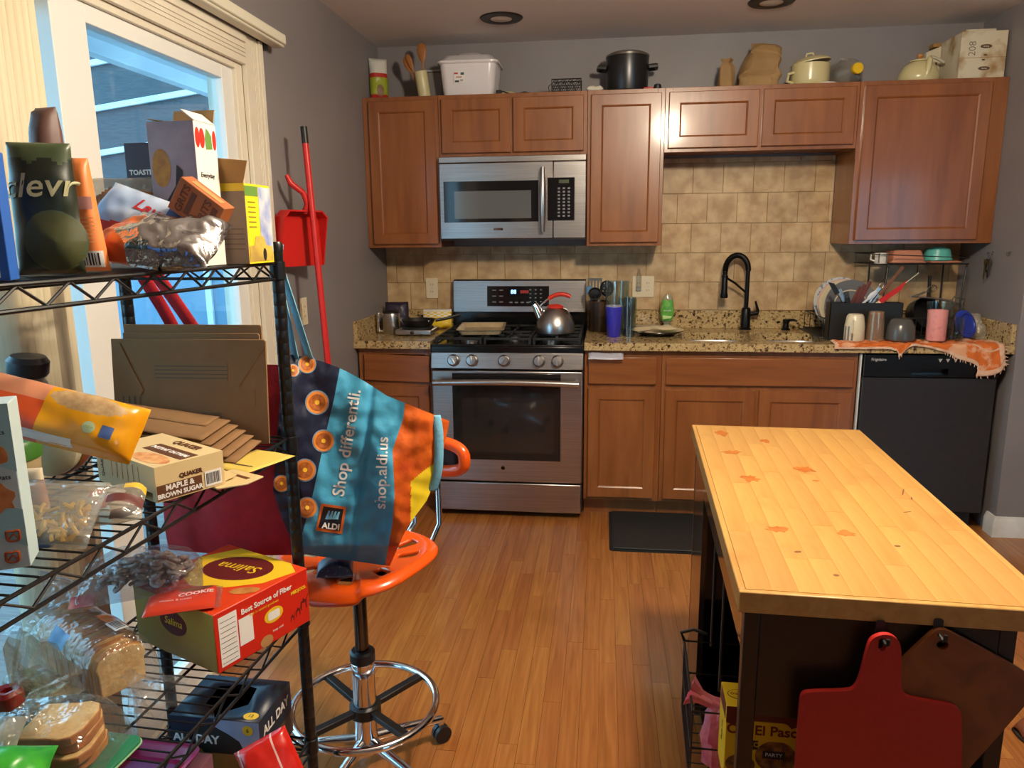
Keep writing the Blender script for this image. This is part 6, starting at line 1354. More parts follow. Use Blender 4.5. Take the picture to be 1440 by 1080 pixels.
for k_ in range(48):
    a = 2 * math.pi * k_ / 48; q = 3.2; cx, cz_ = math.copysign(abs(math.cos(a)) ** (2 / q), math.cos(a)), math.copysign(abs(math.sin(a)) ** (2 / q), math.sin(a))
    x = 0.18 * cx; loop.append((bc.x + x, bc.y - 0.05 * (x / 0.18) ** 2, bc.z + 0.045 * cz_))
bk = MB().tube(loop, 0.017, 12, True).build('backrest', ORG, stl)
g_ = [[Vector((bc.x + 0.165 * (-1 + 2 * i / 16), bc.y - 0.05 * (-1 + 2 * i / 16) ** 2 * 0.85 + 0.006, bc.z + 0.034 * (-1 + 2 * j / 4))) for j in range(5)] for i in range(17)]
MB().sheet(g_).build('backrest_insert', BLACKP, bk, solid=0.006)
MB().tube([(0.05, 0.10, 0.58), (0.07, 0.2, 0.59), (0.09, 0.24, 0.63), (0.085, 0.255, 0.8)], 0.009, 10).build('back_tube', CHROME, stl)
MB().tube([(0.05, 0.10, 0.58), (0.15, 0.17, 0.59), (0.17, 0.21, 0.64), (0.165, 0.225, 0.79)], 0.008, 10).build('back_tube', CHROME, stl)

# ------------------------------------------------------------------ blue shopping bag on the shelf post
bag = thing('shopping_bag', 'blue, navy and orange reusable shopping bag hanging from the shelf post', 'bag', (0, 0, 0))
NAVY = mat('navy_woven_print', (26, 30, 52), 0.4, bump=0.15, bscale=60); ABL = mat('sky_blue_woven_print', (72, 158, 196), 0.35, bump=0.2, bscale=45)
AOR = mat('orange_woven_print', (222, 104, 30), 0.4, c2=(176, 62, 20), scale=14, bump=0.25, bscale=40); AYE = mat('yellow_woven_print', (232, 200, 40), 0.4); STRAP = mat('pale_blue_webbing', (120, 186, 214), 0.6, bump=0.2, bscale=150)
LB = [(397, 497), (394, 560), (388, 630), (384, 690), (396, 728), (418, 778)]; RB = [(632, 592), (626, 622), (614, 672), (600, 704), (572, 742), (548, 796)]
def along(pl_, t):
    t *= len(pl_) - 1; i = min(int(t), len(pl_) - 2); f = t - i
    return (pl_[i][0] + (pl_[i + 1][0] - pl_[i][0]) * f, pl_[i][1] + (pl_[i + 1][1] - pl_[i][1]) * f)
def bag_y(u, v):
    base_ = -2.752 + 0.18 * (u - 395) / 237 + 0.02 * math.sin(u * 0.03)
    bul = 0.045 * max(0, 1 - ((u - 500) / 150) ** 2) * max(0, 1 - ((v - 670) / 190) ** 2)
    cr = 0.010 * nz((u * 0.03, v * 0.012, 0), 1.0, 3) + 0.006 * nz((u * 0.06, v * 0.05, 0), 1.0, 5) + 0.006 * math.sin((u * 0.9 - v * 0.35) * 0.07) + 0.009 * math.exp(-((u - 512 + (v - 640) * 0.12) / 5.0) ** 2)
    return base_ - bul + cr + 0.0022 * max(0.0, v - 768)     # the base folds under
def bagS(u, v, off=0.0): return P(u, v, y=bag_y(u, v) - off)
NSg, NTg = 110, 110
NC1, NC2 = 38, 82
def st_raw(f, j):
    a, c = along(LB, j / NTg), along(RB, j / NTg)
    v = a[1] + (c[1] - a[1]) * f - (1 - j / NTg) * 12 * math.sin(math.pi * min(1, f * 1.6))
    return a[0] + (c[0] - a[0]) * f, v
NBl = [(479, 512), (470, 560), (460, 602), (440, 695), (420, 770), (416, 800)]; BOl = [(571, 555), (567, 589), (552, 633), (555, 695), (552, 735), (541, 800)]
def xat(pl_, v):
    if v <= pl_[0][1]: return pl_[0][0]
    for (a, b_), (c, d) in zip(pl_, pl_[1:]):
        if v <= d: return a + (c - a) * (v - b_) / (d - b_)
    return pl_[-1][0]
_cut = {}
def cuts(j):
    if j not in _cut:
        out = []
        for pl_ in (NBl, BOl):
            lo, hi = 0.0, 1.0
            for _ in range(24):
                m_ = (lo + hi) / 2; u, v = st_raw(m_, j)
                if u < xat(pl_, v): lo = m_
                else: hi = m_
            out.append(min(0.97, max(0.03, lo)))
        _cut[j] = (out[0], max(out[0] + 0.03, min(0.985, out[1])))
    return _cut[j]
def st(i, j):
    f1, f2 = cuts(j)
    f = f1 * i / NC1 if i <= NC1 else (f1 + (f2 - f1) * (i - NC1) / (NC2 - NC1) if i <= NC2 else f2 + (1 - f2) * (i - NC2) / (NSg - NC2))
    return st_raw(f, j)
def zone(i, j):
    u, v = st_raw(0.5, j) if False else st(i + 0.5, j)
    if i < NC1: return 0
    if i < NC2: return 1
    if u > 578 and v > 655 + (604 - u) * 0.8: return 3
    return 2
front = [[bagS(*st(i, j)) for j in range(NTg + 1)] for i in range(NSg + 1)]
back_ = [[P(*st(i, j), y=bag_y(*st(i, j)) + (0.012 + 0.05 * math.sin(math.pi * i / NSg) * math.sin(math.pi * min(1, j / NTg)) ** 0.6 + (0.03 * math.sin(math.pi * i / NSg) if j == 0 else 0))) for j in range(NTg + 1)] for i in range(NSg + 1)]
b = MB(); b.sheet(front, mf=zone, flip=True); b.sheet(back_, m=0)
b.sheet([front[0], back_[0]], m=0); b.sheet([front[-1], back_[-1]], m=2, flip=True); b.sheet([[r[-1] for r in front], [r[-1] for r in back_]], m=1)
b.build('bag_body', [NAVY, ABL, AOR, AYE], bag, angle=70)
def bag_shape(name, pts_uv, m, parent, off):
    """disc or polygon print following the bag: pts_uv grid of pixels"""
    return MB().sheet([[bagS(u, v, off) for (u, v) in row] for row in pts_uv], flip=True).build(name, m, parent, angle=70)
def disc(cx, cy, r0, r1, n=22, lo=None): return [[(cx + r * math.cos(2 * math.pi * k / n), cy + r * 1.02 * math.sin(2 * math.pi * k / n)) for k in range(n + 1)] for r in (r0, (r0 + r1) / 2, r1)]
HALO = mat('waffle_halo_print', (120, 150, 176), 0.5); CRUST = mat('waffle_crust_print', (222, 132, 50), 0.5); WAF = mat('waffle_brown_print', (150, 76, 30), 0.5, c2=(186, 104, 44), scale=150); BUT = mat('waffle_butter_print', (240, 190, 50), 0.5)
for (cx, cy, r) in ((432, 512, 13), (446, 566, 17), (455, 620, 16), (429, 661, 16), (396, 680, 12), (432, 714, 15), (412, 521, 9)):
    h_ = bag_shape('waffle_print', disc(cx, cy, 0.2, r), HALO, bag, 0.0012)
    bag_shape('crust', disc(cx, cy, 0.2, r * 0.9), CRUST, h_, 0.0020); bag_shape('grid', disc(cx, cy, 0.2, r * 0.68), WAF, h_, 0.0028); bag_shape('butter', disc(cx, cy, 0.2, r * 0.2, 10), BUT, h_, 0.0036)
def bag_text(body, px, m, u0, v0, dirx, diry, parent, off=0.0016, **k):
    me = mesh_text(body, px, m, extrude=0.0, align='LEFT', **k); e1 = Vector((dirx, diry)).normalized(); e2 = Vector((e1.y, -e1.x))
    for q in me.vertices:
        p = Vector((u0, v0)) + e1 * q.co.x + e2 * q.co.y; q.co = bagS(p.x, p.y, off)
    o = bpy.data.objects.new('lettering', me); col.objects.link(o); o.parent = parent
bag_text('Shop differentli.', 24, WHITEP, 476, 698, 0.16, -1.0, bag, bold=0.35)
bag_text('shop.aldi.us', 22, WHITEP, 535, 716, 0.04, -1.0, bag, bold=0.3)
def quad_grid(c, n=8): return [[(c[0][0] * (1 - i / n) * (1 - j / n) + c[1][0] * (i / n) * (1 - j / n) + c[2][0] * (i / n) * (j / n) + c[3][0] * (1 - i / n) * (j / n), c[0][1] * (1 - i / n) * (1 - j / n) + c[1][1] * (i / n) * (1 - j / n) + c[2][1] * (i / n) * (j / n) + c[3][1] * (1 - i / n) * (j / n)) for j in range(n + 1)] for i in range(n + 1)]
lgo = bag_shape('logo_border', quad_grid([(452, 708), (487, 713), (481, 751), (444, 746)]), mat('logo_orange', (226, 112, 40), 0.5), bag, 0.0016)
bag_shape('logo_square', quad_grid([(455, 712), (483, 716), (478, 747), (448, 742)]), mat('logo_black', (20, 22, 34), 0.5), lgo, 0.0024)
for k_ in range(4):
    x = 458 + k_ * 4.6; bag_shape('logo_stripe', quad_grid([(x + 4, 718 + k_ * 0.6), (x + 6.4, 718 + k_ * 0.6), (x + 3.6, 730.5), (x - 1, 730.0)], 3), mat('logo_stripe_blue', (120, 190, 226), 0.5), lgo, 0.0032)
bag_text('ALDI', 11.5, WHITEP, 453, 739, 1.0, 0.12, lgo, 0.0034, bold=0.4)
def ribbon(name, path, w0, m, parent, n=24, th=0.002):
    """strap through world points; w0 world-space half-width vector"""
    pts = [Vector(p) for p in path]; out = []
    for k in range(n + 1):
        t = k / n * (len(pts) - 1); i = min(int(t), len(pts) - 2); f = t - i
        p0, p1, p2, p3 = pts[max(0, i - 1)], pts[i], pts[i + 1], pts[min(len(pts) - 1, i + 2)]
        out.append(0.5 * ((2 * p1) + (p2 - p0) * f + (2 * p0 - 5 * p1 + 4 * p2 - p3) * f * f + (3 * p1 - p0 - 3 * p2 + p3) * f ** 3))
    w0 = Vector(w0); return MB().sheet([[p - w0, p, p + w0] for p in out]).build(name, m, parent, solid=th)
hw = Vector((0.0085, -0.004, 0.001))
tp_pt = Vector((0.212, -2.778, 1.415))
ribbon('carry_strap', [Vector((0.2, -2.779, 1.418)), P(394, 372, y=-2.77), P(412, 430, y=-2.765), bagS(436, 505, 0.003)], hw, STRAP, bag)
ribbon('carry_strap', [Vector((0.197, -2.774, 1.414)), P(392, 390, y=-2.755), P(402, 440, y=-2.752), bagS(416, 505, 0.002)], hw, STRAP, bag)
ribbon('carry_strap', [bagS(613, 584, 0.004), bagS(617, 612, 0.012), bagS(616, 660, 0.014), bagS(608, 690, 0.004)], Vector((0.010, 0.004, 0.0)), STRAP, bag)

# red tote behind the shelf end
RT = mat('red_nonwoven_fabric', (196, 30, 40), 0.75, c2=(178, 24, 34), scale=30, bump=0.15, bscale=160)
rt = thing('red_tote', 'red fabric tote bag hanging behind the far end of the shelf', 'bag', (0, 0, 0))
g1, g2 = [], []
for i in range(25):
    f = i / 24; r1, r2 = [], []
    for j in range(21):
        h = j / 20; x = -0.175 + 0.325 * f; z = 0.70 + 0.45 * h; bl = math.sin(math.pi * f) * math.sin(math.pi * min(1, 0.12 + h * 0.95)) ** 0.7
        w_ = nz((x, z, 0), 9, 2) * 0.012
        r1.append(Vector((x, -2.69 - 0.03 * bl + w_, z - 0.015 * math.sin(math.pi * f) * (h > 0.95)))); r2.append(Vector((x, -2.67 + 0.03 * bl + w_, z)))
    g1.append(r1); g2.append(r2)
b = MB(); b.sheet(g1, flip=True); b.sheet(g2); b.sheet([g1[0], g2[0]]); b.sheet([g1[-1], g2[-1]], flip=True); b.sheet([[r[0] for r in g1], [r[0] for r in g2]])
b.build('bag_body', RT, rt, angle=60)
ribbon('strap', [(-0.112, -2.7935, 1.3885), (-0.108, -2.782, 1.36), (-0.085, -2.73, 1.25), (-0.07, -2.692, 1.13)], (0.013, 0.002, 0.004), RT, rt)
ribbon('strap', [(-0.082, -2.7935, 1.3885), (-0.075, -2.782, 1.36), (-0.03, -2.735, 1.24), (0.0, -2.692, 1.13)], (0.013, 0.002, 0.004), RT, rt)

# ------------------------------------------------------------------ wire shelving unit
OX, OY, RZ_, SLn, SDp = 0.2, -2.8, -0.055, 0.91, 0.35
sh_ = thing('wire_shelving', 'black wire shelving unit loaded with groceries by the patio door', 'shelving', (OX, OY, 0), RZ_)
TZS = (1.385, 1.02, 0.62, 0.30)
WIREB = mat('black_epoxy_wire', (16, 16, 17), 0.35)
for x, y in ((0, 0), (-SDp, 0), (0, -SLn), (-SDp, -SLn)):
    pr_ = [(0.013, 0.02)]; z = 0.05
    while z < 1.38: pr_ += [(0.0127, z), (0.0123, z + 0.001), (0.0123, z + 0.003), (0.0127, z + 0.004)]; z += 0.0254
    pr_ += [(0.0127, 1.405), (0.0135, 1.406), (0.0135, 1.42), (0.011, 1.425)]
    po_ = MB().lathe(pr_, 16, (x, y, 0)).build('post', WIREB, sh_)
    MB().lathe([(0.014, 0.0), (0.016, 0.004), (0.013, 0.02)], 16, (x, y, 0)).build('foot', BLACKP, po_)
for z in TZS:
    b = MB()
    for zz, r_ in ((z - 0.003, 0.0032), (z - 0.034, 0.0032)):
        b.tube([(0, -0.012, zz), (0, -SLn + 0.012, zz)], r_, 8); b.tube([(-SDp, -0.012, zz), (-SDp, -SLn + 0.012, zz)], r_, 8); b.tube([(-0.012, 0, zz), (-SDp + 0.012, 0, zz)], r_, 8); b.tube([(-0.012, -SLn, zz), (-SDp + 0.012, -SLn, zz)], r_, 8)
    sf = b.build('shelf', WIREB, sh_)
    for (ax, L_, fn) in (('front', SLn, lambda t: (0, -t)), ('back', SLn, lambda t: (-SDp, -t)), ('end', SDp, lambda t: (-t, 0)), ('end', SDp, lambda t: (-t, -SLn))):
        n = int(L_ / 0.042); pts = []
        for k in range(n + 1):
            t = 0.014 + (L_ - 0.028) * k / n; x, y = fn(t); pts.append((x, y, z - 0.005 if k % 2 else z - 0.032))
        MB().tube(pts, 0.0024, 6).build('truss_wire', WIREB, sf)
    b = MB()
    for k in range(1, 37): y = -SLn * k / 37; b.tube([(0, y, z - 0.002), (-SDp, y, z - 0.002)], 0.0017, 5)
    for x in (-SDp / 3, -2 * SDp / 3): b.tube([(x, 0, z - 0.006), (x, -SLn, z - 0.006)], 0.0028, 6)
    tag(b.build('deck_wires', WIREB, sf), kind='stuff')
    for x, y in ((0, 0), (-SDp, 0), (0, -SLn), (-SDp, -SLn)): MB().lathe([(0.0135, z - 0.036), (0.0165, z - 0.034), (0.0155, z), (0.0135, z + 0.001)], 16, (x, y, 0), cap0=False, cap1=False).build('collar', WIREB, sf)
# ------------------------------------------------------------------ groceries: top tier
Z1, Z2, Z3, Z4 = [z + 0.0008 for z in TZS]
CLF = clear('bag_film', (244, 244, 244), 0.035, 0.12, 0.6, 45, milk=0.03); CLM = clear('milky_bag_film', (226, 220, 208), 0.07, 0.15, 0.6, 40, milk=0.22)
BUFF = mat('buff_carton_inside', (176, 136, 82), 0.8); GREYC = mat('grey_carton_print', (150, 140, 132), 0.6)
def upright(name, label, cat, u, y, zb, w, h, t, mats, mf=None, yaw=0.0, lean=0.0, roll=0.0, part='pouch', group=None, **k):
    """pouch standing on its lower edge, face towards the camera"""
    o = thing(name, label, cat, (P(u, 380 if zb > 1.2 else 700, y=y).x, y, zb + 0.001), Euler((math.radians(90 - lean), 0, yaw), 'XYZ'), group)
    b_, hf = pillow(part, o, w, h, t, mats, mf, **k); b_.location = (0, h / 2, -t * 0.35)
    return o, (lambda x, yy: hf(x, yy - h / 2) - t * 0.35)
# blue carton at the shelf front
BLU = mat('bright_blue_carton', (44, 98, 186), 0.45)
xr = P(13, 385, y=-3.42).x
o, F = carton('pasta_box', 'blue carton with a white nutrition panel at the near end of the top tier', 'box', 0.10, 0.045, 0.152, (xr - 0.044, -3.435, Z1), 0.5, BLU)
F.patch('F', rect(0.008, 0.040, -0.072, -0.022), WHITEP, 'nutrition_panel')
for k_ in range(6): F.patch('F', rect(0.010, 0.038, -0.069 + k_ * 0.008, -0.0678 + k_ * 0.008), INK, 'print_line', off=0.0006)
# dark green pouch
CLG = mat('dark_green_foil', (34, 42, 26), 0.38, c2=(26, 32, 20), scale=12); CLT = mat('mid_green_foil', (66, 78, 48), 0.38); MAT_ = mat('matcha_print', (58, 60, 22), 0.5, c2=(70, 72, 30), scale=18)
w_ = P(112, 300, y=-3.3).x - P(20, 300, y=-3.3).x; h_ = P(60, 200, y=-3.3).z - Z1
o, hf = upright('tea_pouch', 'dark green tea pouch with pale lettering on the top tier', 'pouch', 74, -3.3, Z1, w_ * 0.84, h_, 0.035, [CLG, CLT], lambda a, b_, s: 1 if b_ > 0.72 + 0.05 * math.sin(a * 7) else 0, yaw=0.45, lean=3, crumple=0.004, seed=51, flat=0.3, n=(40, 40), crimp=0.06, taper=0.05)
drape_text('clevr', 0.044, mat('pale_gold_print', (178, 172, 128), 0.5), o, hf, -0.003, h_ * 0.66, 0.04, shear=0.25, bold=0.0004, spacing=1.02)
drape_patch('matcha_bowl_rim', ('o', w_ * 0.12, h_ * 0.25, w_ * 0.38, h_ * 0.235), CLT, o, hf, 0.0010); drape_patch('matcha_bowl', ('o', w_ * 0.12, h_ * 0.25, w_ * 0.365, h_ * 0.222), MAT_, o, hf, 0.0016)
# orange pouch beside it
w2 = P(150, 370, y=-3.22).x - P(104, 370, y=-3.22).x; h2 = P(118, 222, y=-3.22).z - Z1
ORP = mat('orange_pouch_print', (226, 128, 62), 0.45); 
o, hf = upright('snack_pouch', 'orange pouch with a barcode beside the dark green pouch', 'pouch', 130, -3.21, Z1, w2, h2, 0.03, [ORP, mat('plum_pouch_edge', (58, 26, 30), 0.5)], lambda a, b_, s: 1 if a < -0.72 else 0, yaw=0.3, seed=53, taper=0.55, crumple=0.0025, crimp=0.05)
drape_patch('barcode_label', (-w2 * 0.3, w2 * 0.42, 0.006, 0.03), WHITEP, o, hf)
for k_ in range(8): drape_patch('barcode_bar', (-w2 * 0.24 + k_ * w2 * 0.075, -w2 * 0.24 + k_ * w2 * 0.075 + (0.0022 if k_ % 3 else 0.0012), 0.009, 0.027), INK, o, hf, 0.0014, 3)
drape_patch('flavour_band', (-w2 * 0.3, w2 * 0.3, h2 * 0.55, h2 * 0.66), mat('pink_flavour_band', (224, 160, 150), 0.5), o, hf)
for k_ in range(7): drape_patch('print_line', (-w2 * 0.2, w2 * 0.3, h2 * (0.26 + k_ * 0.035), h2 * (0.268 + k_ * 0.035)), mat('pale_orange_print', (238, 178, 120), 0.5), o, hf, 0.001, 5)
# brown paper bag behind
o, hf = upright('coffee_bag', 'brown paper coffee bag rising behind the dark green pouch', 'pouch', 86, -3.15, Z1, 0.075, P(80, 150, y=-3.15).z - Z1, 0.045, mat('brown_satin_paper', (112, 78, 66), 0.5, c2=(92, 62, 54), scale=10), lean=2, yaw=-0.15, seed=55, taper=0.45, crimp=0.05)
# bag of cereal pieces
o, hf = upright('cereal_bag', 'clear twisted bag of toasted cereal behind the orange pouch', 'bag', 150, -3.08, Z1, 0.17, 0.125, 0.05, [CLM, mat('toasted_cereal', (186, 120, 58), 0.7, c2=(128, 74, 34), scale=60, bump=0.6, bscale=90)], lambda a, b_, s: 1 if b_ < 0.45 + 0.12 * math.sin(a * 9) else 0, lean=12, seed=57, crumple=0.008, roll=0.0)
o.location.z += 0.03; o.location.y += 0.075; o.location.x -= 0.035
# blue, red and white chip bag, and foil bag below it
CB = mat('chip_bag_blue_white', (150, 176, 214), 0.25, c2=(206, 214, 226), scale=9); CRD = mat('chip_bag_red', (204, 44, 24), 0.3, c2=(226, 96, 40), scale=60, lo=0.62, hi=0.66); CNV = mat('chip_bag_deep_blue', (52, 98, 176), 0.3)
c = P(226, 318, y=-3.08)
o = thing('chip_bag', 'red, white and blue chip bag lying slanted on the foil bag', 'bag', (c.x - 0.032, -3.048, Z1 + 0.066), Euler((math.radians(58), math.radians(20), 0.05)))
_o, hf = pillow('pouch', o, 0.185, 0.10, 0.036, [CB, CRD, CNV], lambda a, b_, s: 1 if b_ < -0.45 + 0.22 * a else (2 if b_ > 0.25 - 0.5 * a and a > 0.25 else 0), seed=61, crumple=0.007, crimp=0.12, n=(44, 30))
drape_text('Lays', 0.03, mat('chip_red_print', (186, 36, 40), 0.4), o, hf, 0.0, 0.012, -0.1, shear=0.2, bold=0.0006)
SIL = mat('crinkled_silver_foil', (198, 196, 196), 0.16, 1.0, bump=0.5, bscale=34); OFP = mat('orange_foil_print', (216, 112, 48), 0.3, c2=(186, 76, 30), scale=30)
c = P(230, 345, y=-3.12)
o = thing('foil_bag', 'shiny silver and orange foil snack bag on the top tier edge', 'bag', (c.x + 0.011, -3.132, Z1 + 0.006), Euler((math.radians(30), math.radians(3), 0.04)))
pillow('pouch', o, 0.185, 0.115, 0.055, [SIL, OFP], lambda a, b_, s: 1 if a < -0.42 + 0.15 * math.sin(b_ * 5) and b_ < 0.5 else 0, seed=63, crumple=0.010, crimp=0.14, n=(48, 36), cs=26); settle(o, Z1)
# dark purple carton
PUR = mat('dark_purple_carton', (48, 24, 44), 0.45)
xa, xb = P(175, 240, y=-2.93).x, P(224, 240, y=-2.93).x
h_ = P(200, 200, y=-2.93).z - Z1
o, F = carton('snack_box', 'dark purple carton with white lettering on the top tier', 'box', xb - xa, 0.05, h_, ((xa + xb) / 2, -2.9, Z1), 0.0, PUR)
F.text('F', 'TOASTED', 0.0125, WHITEP, 0, h_ * 0.26, bold=0.0004); F.text('F', 'sweet', 0.011, mat('orange_print', (190, 88, 40), 0.5), 0, h_ * 0.12)
for k_ in range(3): F.text('F', ('all natural', 'crunchy bites', 'net wt 12 oz')[k_], 0.007, mat('lilac_print', (150, 130, 160), 0.5), 0.002, h_ * (0.0 - 0.06 * k_))
# tall photo carton, open top
xa, xb = P(214, 220, y=-3.0).x, P(280, 220, y=-3.0).x; w_ = xb - xa; d_ = 0.07; h_ = P(215, 172, y=-3.0).z - Z1
LIL = mat('lilac_photo_print', (176, 160, 168), 0.5, c2=(150, 136, 148), scale=14); WC = mat('white_carton', (222, 214, 204), 0.5)
o = thing('jar_carton', 'tall open white carton printed with vegetables on the top tier', 'box', ((xa + xb) / 2, -3.008 + d_ / 2, Z1), -0.03); F = Face(o, w_, d_, h_)
b = MB(); t_ = 0.0015
b.box(-w_ / 2, w_ / 2, -d_ / 2, -d_ / 2 + t_, 0, h_, 0); b.box(w_ / 2 - t_, w_ / 2, -d_ / 2 + t_, d_ / 2, 0, h_, 1); b.box(-w_ / 2, -w_ / 2 + t_, -d_ / 2 + t_, d_ / 2, 0, h_, 1); b.box(-w_ / 2 + t_, w_ / 2 - t_, d_ / 2 - t_, d_ / 2, 0, h_, 1); b.box(-w_ / 2 + t_, w_ / 2 - t_, -d_ / 2 + t_, d_ / 2 - t_, 0, 0.002, 1)
b.build('carton_body', [LIL, WC], o)
MB().box(0, t_, -d_ / 2 + 0.004, d_ / 2 - 0.002, 0, 0.03, 0, Matrix.Translation((w_ / 2, 0, h_)) @ Matrix.Rotation(-0.9, 4, 'Y')).build('flap', WC, o)
MB().box(-w_ / 2 + 0.004, w_ / 2 - 0.004, 0, t_, 0, 0.03, 0, Matrix.Translation((0, d_ / 2, h_)) @ Matrix.Rotation(-0.3, 4, 'X')).build('flap', BUFF, o)
MB().box(-0.03, 0.0, -d_ / 2 + 0.004, d_ / 2 - 0.004, 0, t_, 0, Matrix.Translation((-w_ / 2 + 0.03, 0, h_)) @ Matrix.Rotation(0.15, 4, 'Y')).build('flap', BUFF, o)
F.patch('F', [(-w_ * 0.42, -0.03), (-w_ * 0.2, -0.04), (w_ * 0.12, -0.01), (w_ * 0.2, 0.04), (w_ * 0.08, 0.05), (w_ * 0.02, 0.015), (-w_ * 0.2, -0.01), (-w_ * 0.4, -0.012)], mat('dark_olive_print', (42, 28, 28), 0.5), 'olive_print', off=0.0008)
F.patch('F', oval(w_ * 0.2, 0.032, 20, (-w_ * 0.26, 0.045)), mat('mustard_print', (196, 142, 50), 0.5, c2=(170, 110, 40), scale=60), 'pasta_print')
TOM = mat('tomato_print', (204, 40, 26), 0.45); GR2 = mat('green_veg_print', (92, 132, 54), 0.5)
for u_, r_ in ((-0.025, 0.007), (-0.011, 0.008), (0.028, 0.006)): F.patch('R', oval(r_, 0.017, 16, (u_, h_ / 2 - 0.026)), TOM, 'tomato_print')
F.patch('R', [(0.004, h_ / 2 - 0.008), (0.011, h_ / 2 - 0.012), (0.019, h_ / 2 - 0.02), (0.02, h_ / 2 - 0.042), (0.0, h_ / 2 - 0.044), (-0.002, h_ / 2 - 0.026)], GR2, 'broccoli_print')
F.text('R', 'Everyday', 0.012, INK, -0.002, h_ / 2 - 0.088)
# grits carton, tilted
GRT = mat('grits_kraft_carton', (172, 100, 52), 0.6, c2=(158, 88, 44), scale=12); GRD = mat('grits_brown_print', (98, 50, 28), 0.6)
c = P(292, 296, y=-3.05)
o, F = carton('grits_box', 'kraft-coloured grits carton tipped over against the yellow box', 'box', 0.088, 0.03, 0.058, (c.x - 0.015, -3.068, Z1 + 0.074), Euler((0.12, math.radians(36), -0.05)), GRT)
for dx in (-0.02, 0.022): F.text('F', 'GRITS', 0.018, GRD, dx - 0.006, 0.0, math.pi / 2, bold=0.0003); F.patch('F', rect(dx + 0.004, dx + 0.014, -0.02, 0.02), GRD, 'brown_bar')
F.patch('T', rect(-0.03, 0.03, -0.006, 0.006), BUFF, 'torn_edge')
# yellow open carton
xa, xc = P(303, 300, y=-2.93).x, P(343, 300, y=-2.93).x; w_ = xc - xa + 0.012; d_ = 0.1; h_ = P(341, 257, y=-2.93).z - Z1
YC_ = mat('yellow_carton', (232, 200, 34), 0.45); GBR = mat('grey_brown_print', (142, 122, 104), 0.6)
o = thing('cracker_box', 'open yellow carton with castle picture beside the shelf post', 'box', (xc - w_ / 2 + 0.003, -2.926 + d_ / 2, Z1), -0.02); F = Face(o, w_, d_, h_); b = MB()
b.box(-w_ / 2, w_ / 2, -d_ / 2, -d_ / 2 + t_, 0, h_, 0); b.box(w_ / 2 - t_, w_ / 2, -d_ / 2 + t_, d_ / 2, 0, h_, 1); b.box(-w_ / 2, -w_ / 2 + t_, -d_ / 2 + t_, d_ / 2, 0, h_, 1); b.box(-w_ / 2 + t_, w_ / 2 - t_, d_ / 2 - t_, d_ / 2, 0, h_, 1); b.box(-w_ / 2 + t_, w_ / 2 - t_, -d_ / 2 + t_, d_ / 2 - t_, 0, 0.002, 1)
b.build('carton_body', [GBR, YC_], o)
F.patch('F', rect(-w_ / 2, w_ / 2, h_ / 2 - 0.014, h_ / 2), YC_, 'yellow_band')
MB().prism([(-w_ / 2 + 0.008, 0), (w_ / 2 - 0.002, 0), (w_ / 2 + 0.014, 0.04), (-w_ / 2 + 0.024, 0.046)], -t_, 0, 0, frame((0, -d_ / 2 + t_, h_ - 0.001), (1, 0, 0), (0, -0.25, 1))).build('flap', BUFF, o)
SKY = mat('picture_sky_print', (120, 134, 190), 0.5, c2=(190, 196, 200), scale=24); F.patch('R', rect(0.002, d_ / 2, -h_ / 2 + 0.02, h_ / 2 - 0.004), SKY, 'sky_picture'); F.patch('R', rect(-d_ / 2, 0.0, h_ / 2 - 0.022, h_ / 2 - 0.004), GR2, 'green_name_band')
STN = mat('stone_castle_print', (196, 168, 70), 0.6, c2=(160, 130, 60), scale=40); F.patch('R', [(-0.046, -h_ / 2 + 0.004), (0.046, -h_ / 2 + 0.004), (0.046, -h_ / 2 + 0.03), (0.02, -h_ / 2 + 0.034), (0.012, -h_ / 2 + 0.05), (-0.02, -h_ / 2 + 0.05), (-0.026, -h_ / 2 + 0.034), (-0.046, -h_ / 2 + 0.032)], STN, 'stone_picture', off=0.0007)
F.patch('R', oval(0.007, 0.012, 14, (0.012, -h_ / 2 + 0.016)), INK, 'doorway_print', off=0.0011)
for k_ in range(6): F.patch('R', rect(-0.04, -0.012, h_ / 2 - 0.034 - k_ * 0.009, h_ / 2 - 0.032 - k_ * 0.009), mat('olive_print_line', (120, 110, 30), 0.6), 'print_line')
for k_ in range(5): F.patch('F', rect(-0.015, w_ / 2 - 0.006, -0.01 - k_ * 0.009, -0.0085 - k_ * 0.009), mat('brown_print_line', (104, 84, 70), 0.6), 'print_line')

# ------------------------------------------------------------------ second tier
SNB = mat('pale_blue_snack_carton', (186, 206, 208), 0.5); SNC = mat('pale_aqua_carton', (150, 194, 200), 0.5)
xr = P(46, 775, y=-3.42).x; hb2 = P(20, 570, y=-3.45).z - Z2
o, F = carton('snack_mix_box', 'pale blue snack mix carton with pretzel pictures at the near shelf edge', 'box', 0.12, 0.05, hb2, (xr - 0.052, -3.447, Z2), 0.5, SNB)
PRT = mat('pretzel_print', (150, 66, 26), 0.5); OATP = mat('granola_print', (186, 112, 58), 0.6, c2=(206, 140, 84), scale=80)
F.patch('F', [(0.06, hb2 / 2), (0.03, hb2 / 2), (0.02, 0.04), (0.06, 0.02)], SNC, 'aqua_facet'); F.patch('F', [(0.06, -0.03), (0.0, 0.0), (-0.01, -0.04), (0.06, -0.08)], SNC, 'aqua_facet')
for v_ in (0.045, -0.012): 
    rr_ = random.Random(int(v_ * 1000)); F.patch('F', [(0.035 + 0.022 * math.cos(a) * rr_.uniform(0.7, 1.1), v_ + 0.02 * math.sin(a) * rr_.uniform(0.7, 1.1)) for a in [2 * math.pi * i / 16 for i in range(16)]], OATP, 'granola_print', off=0.0007)
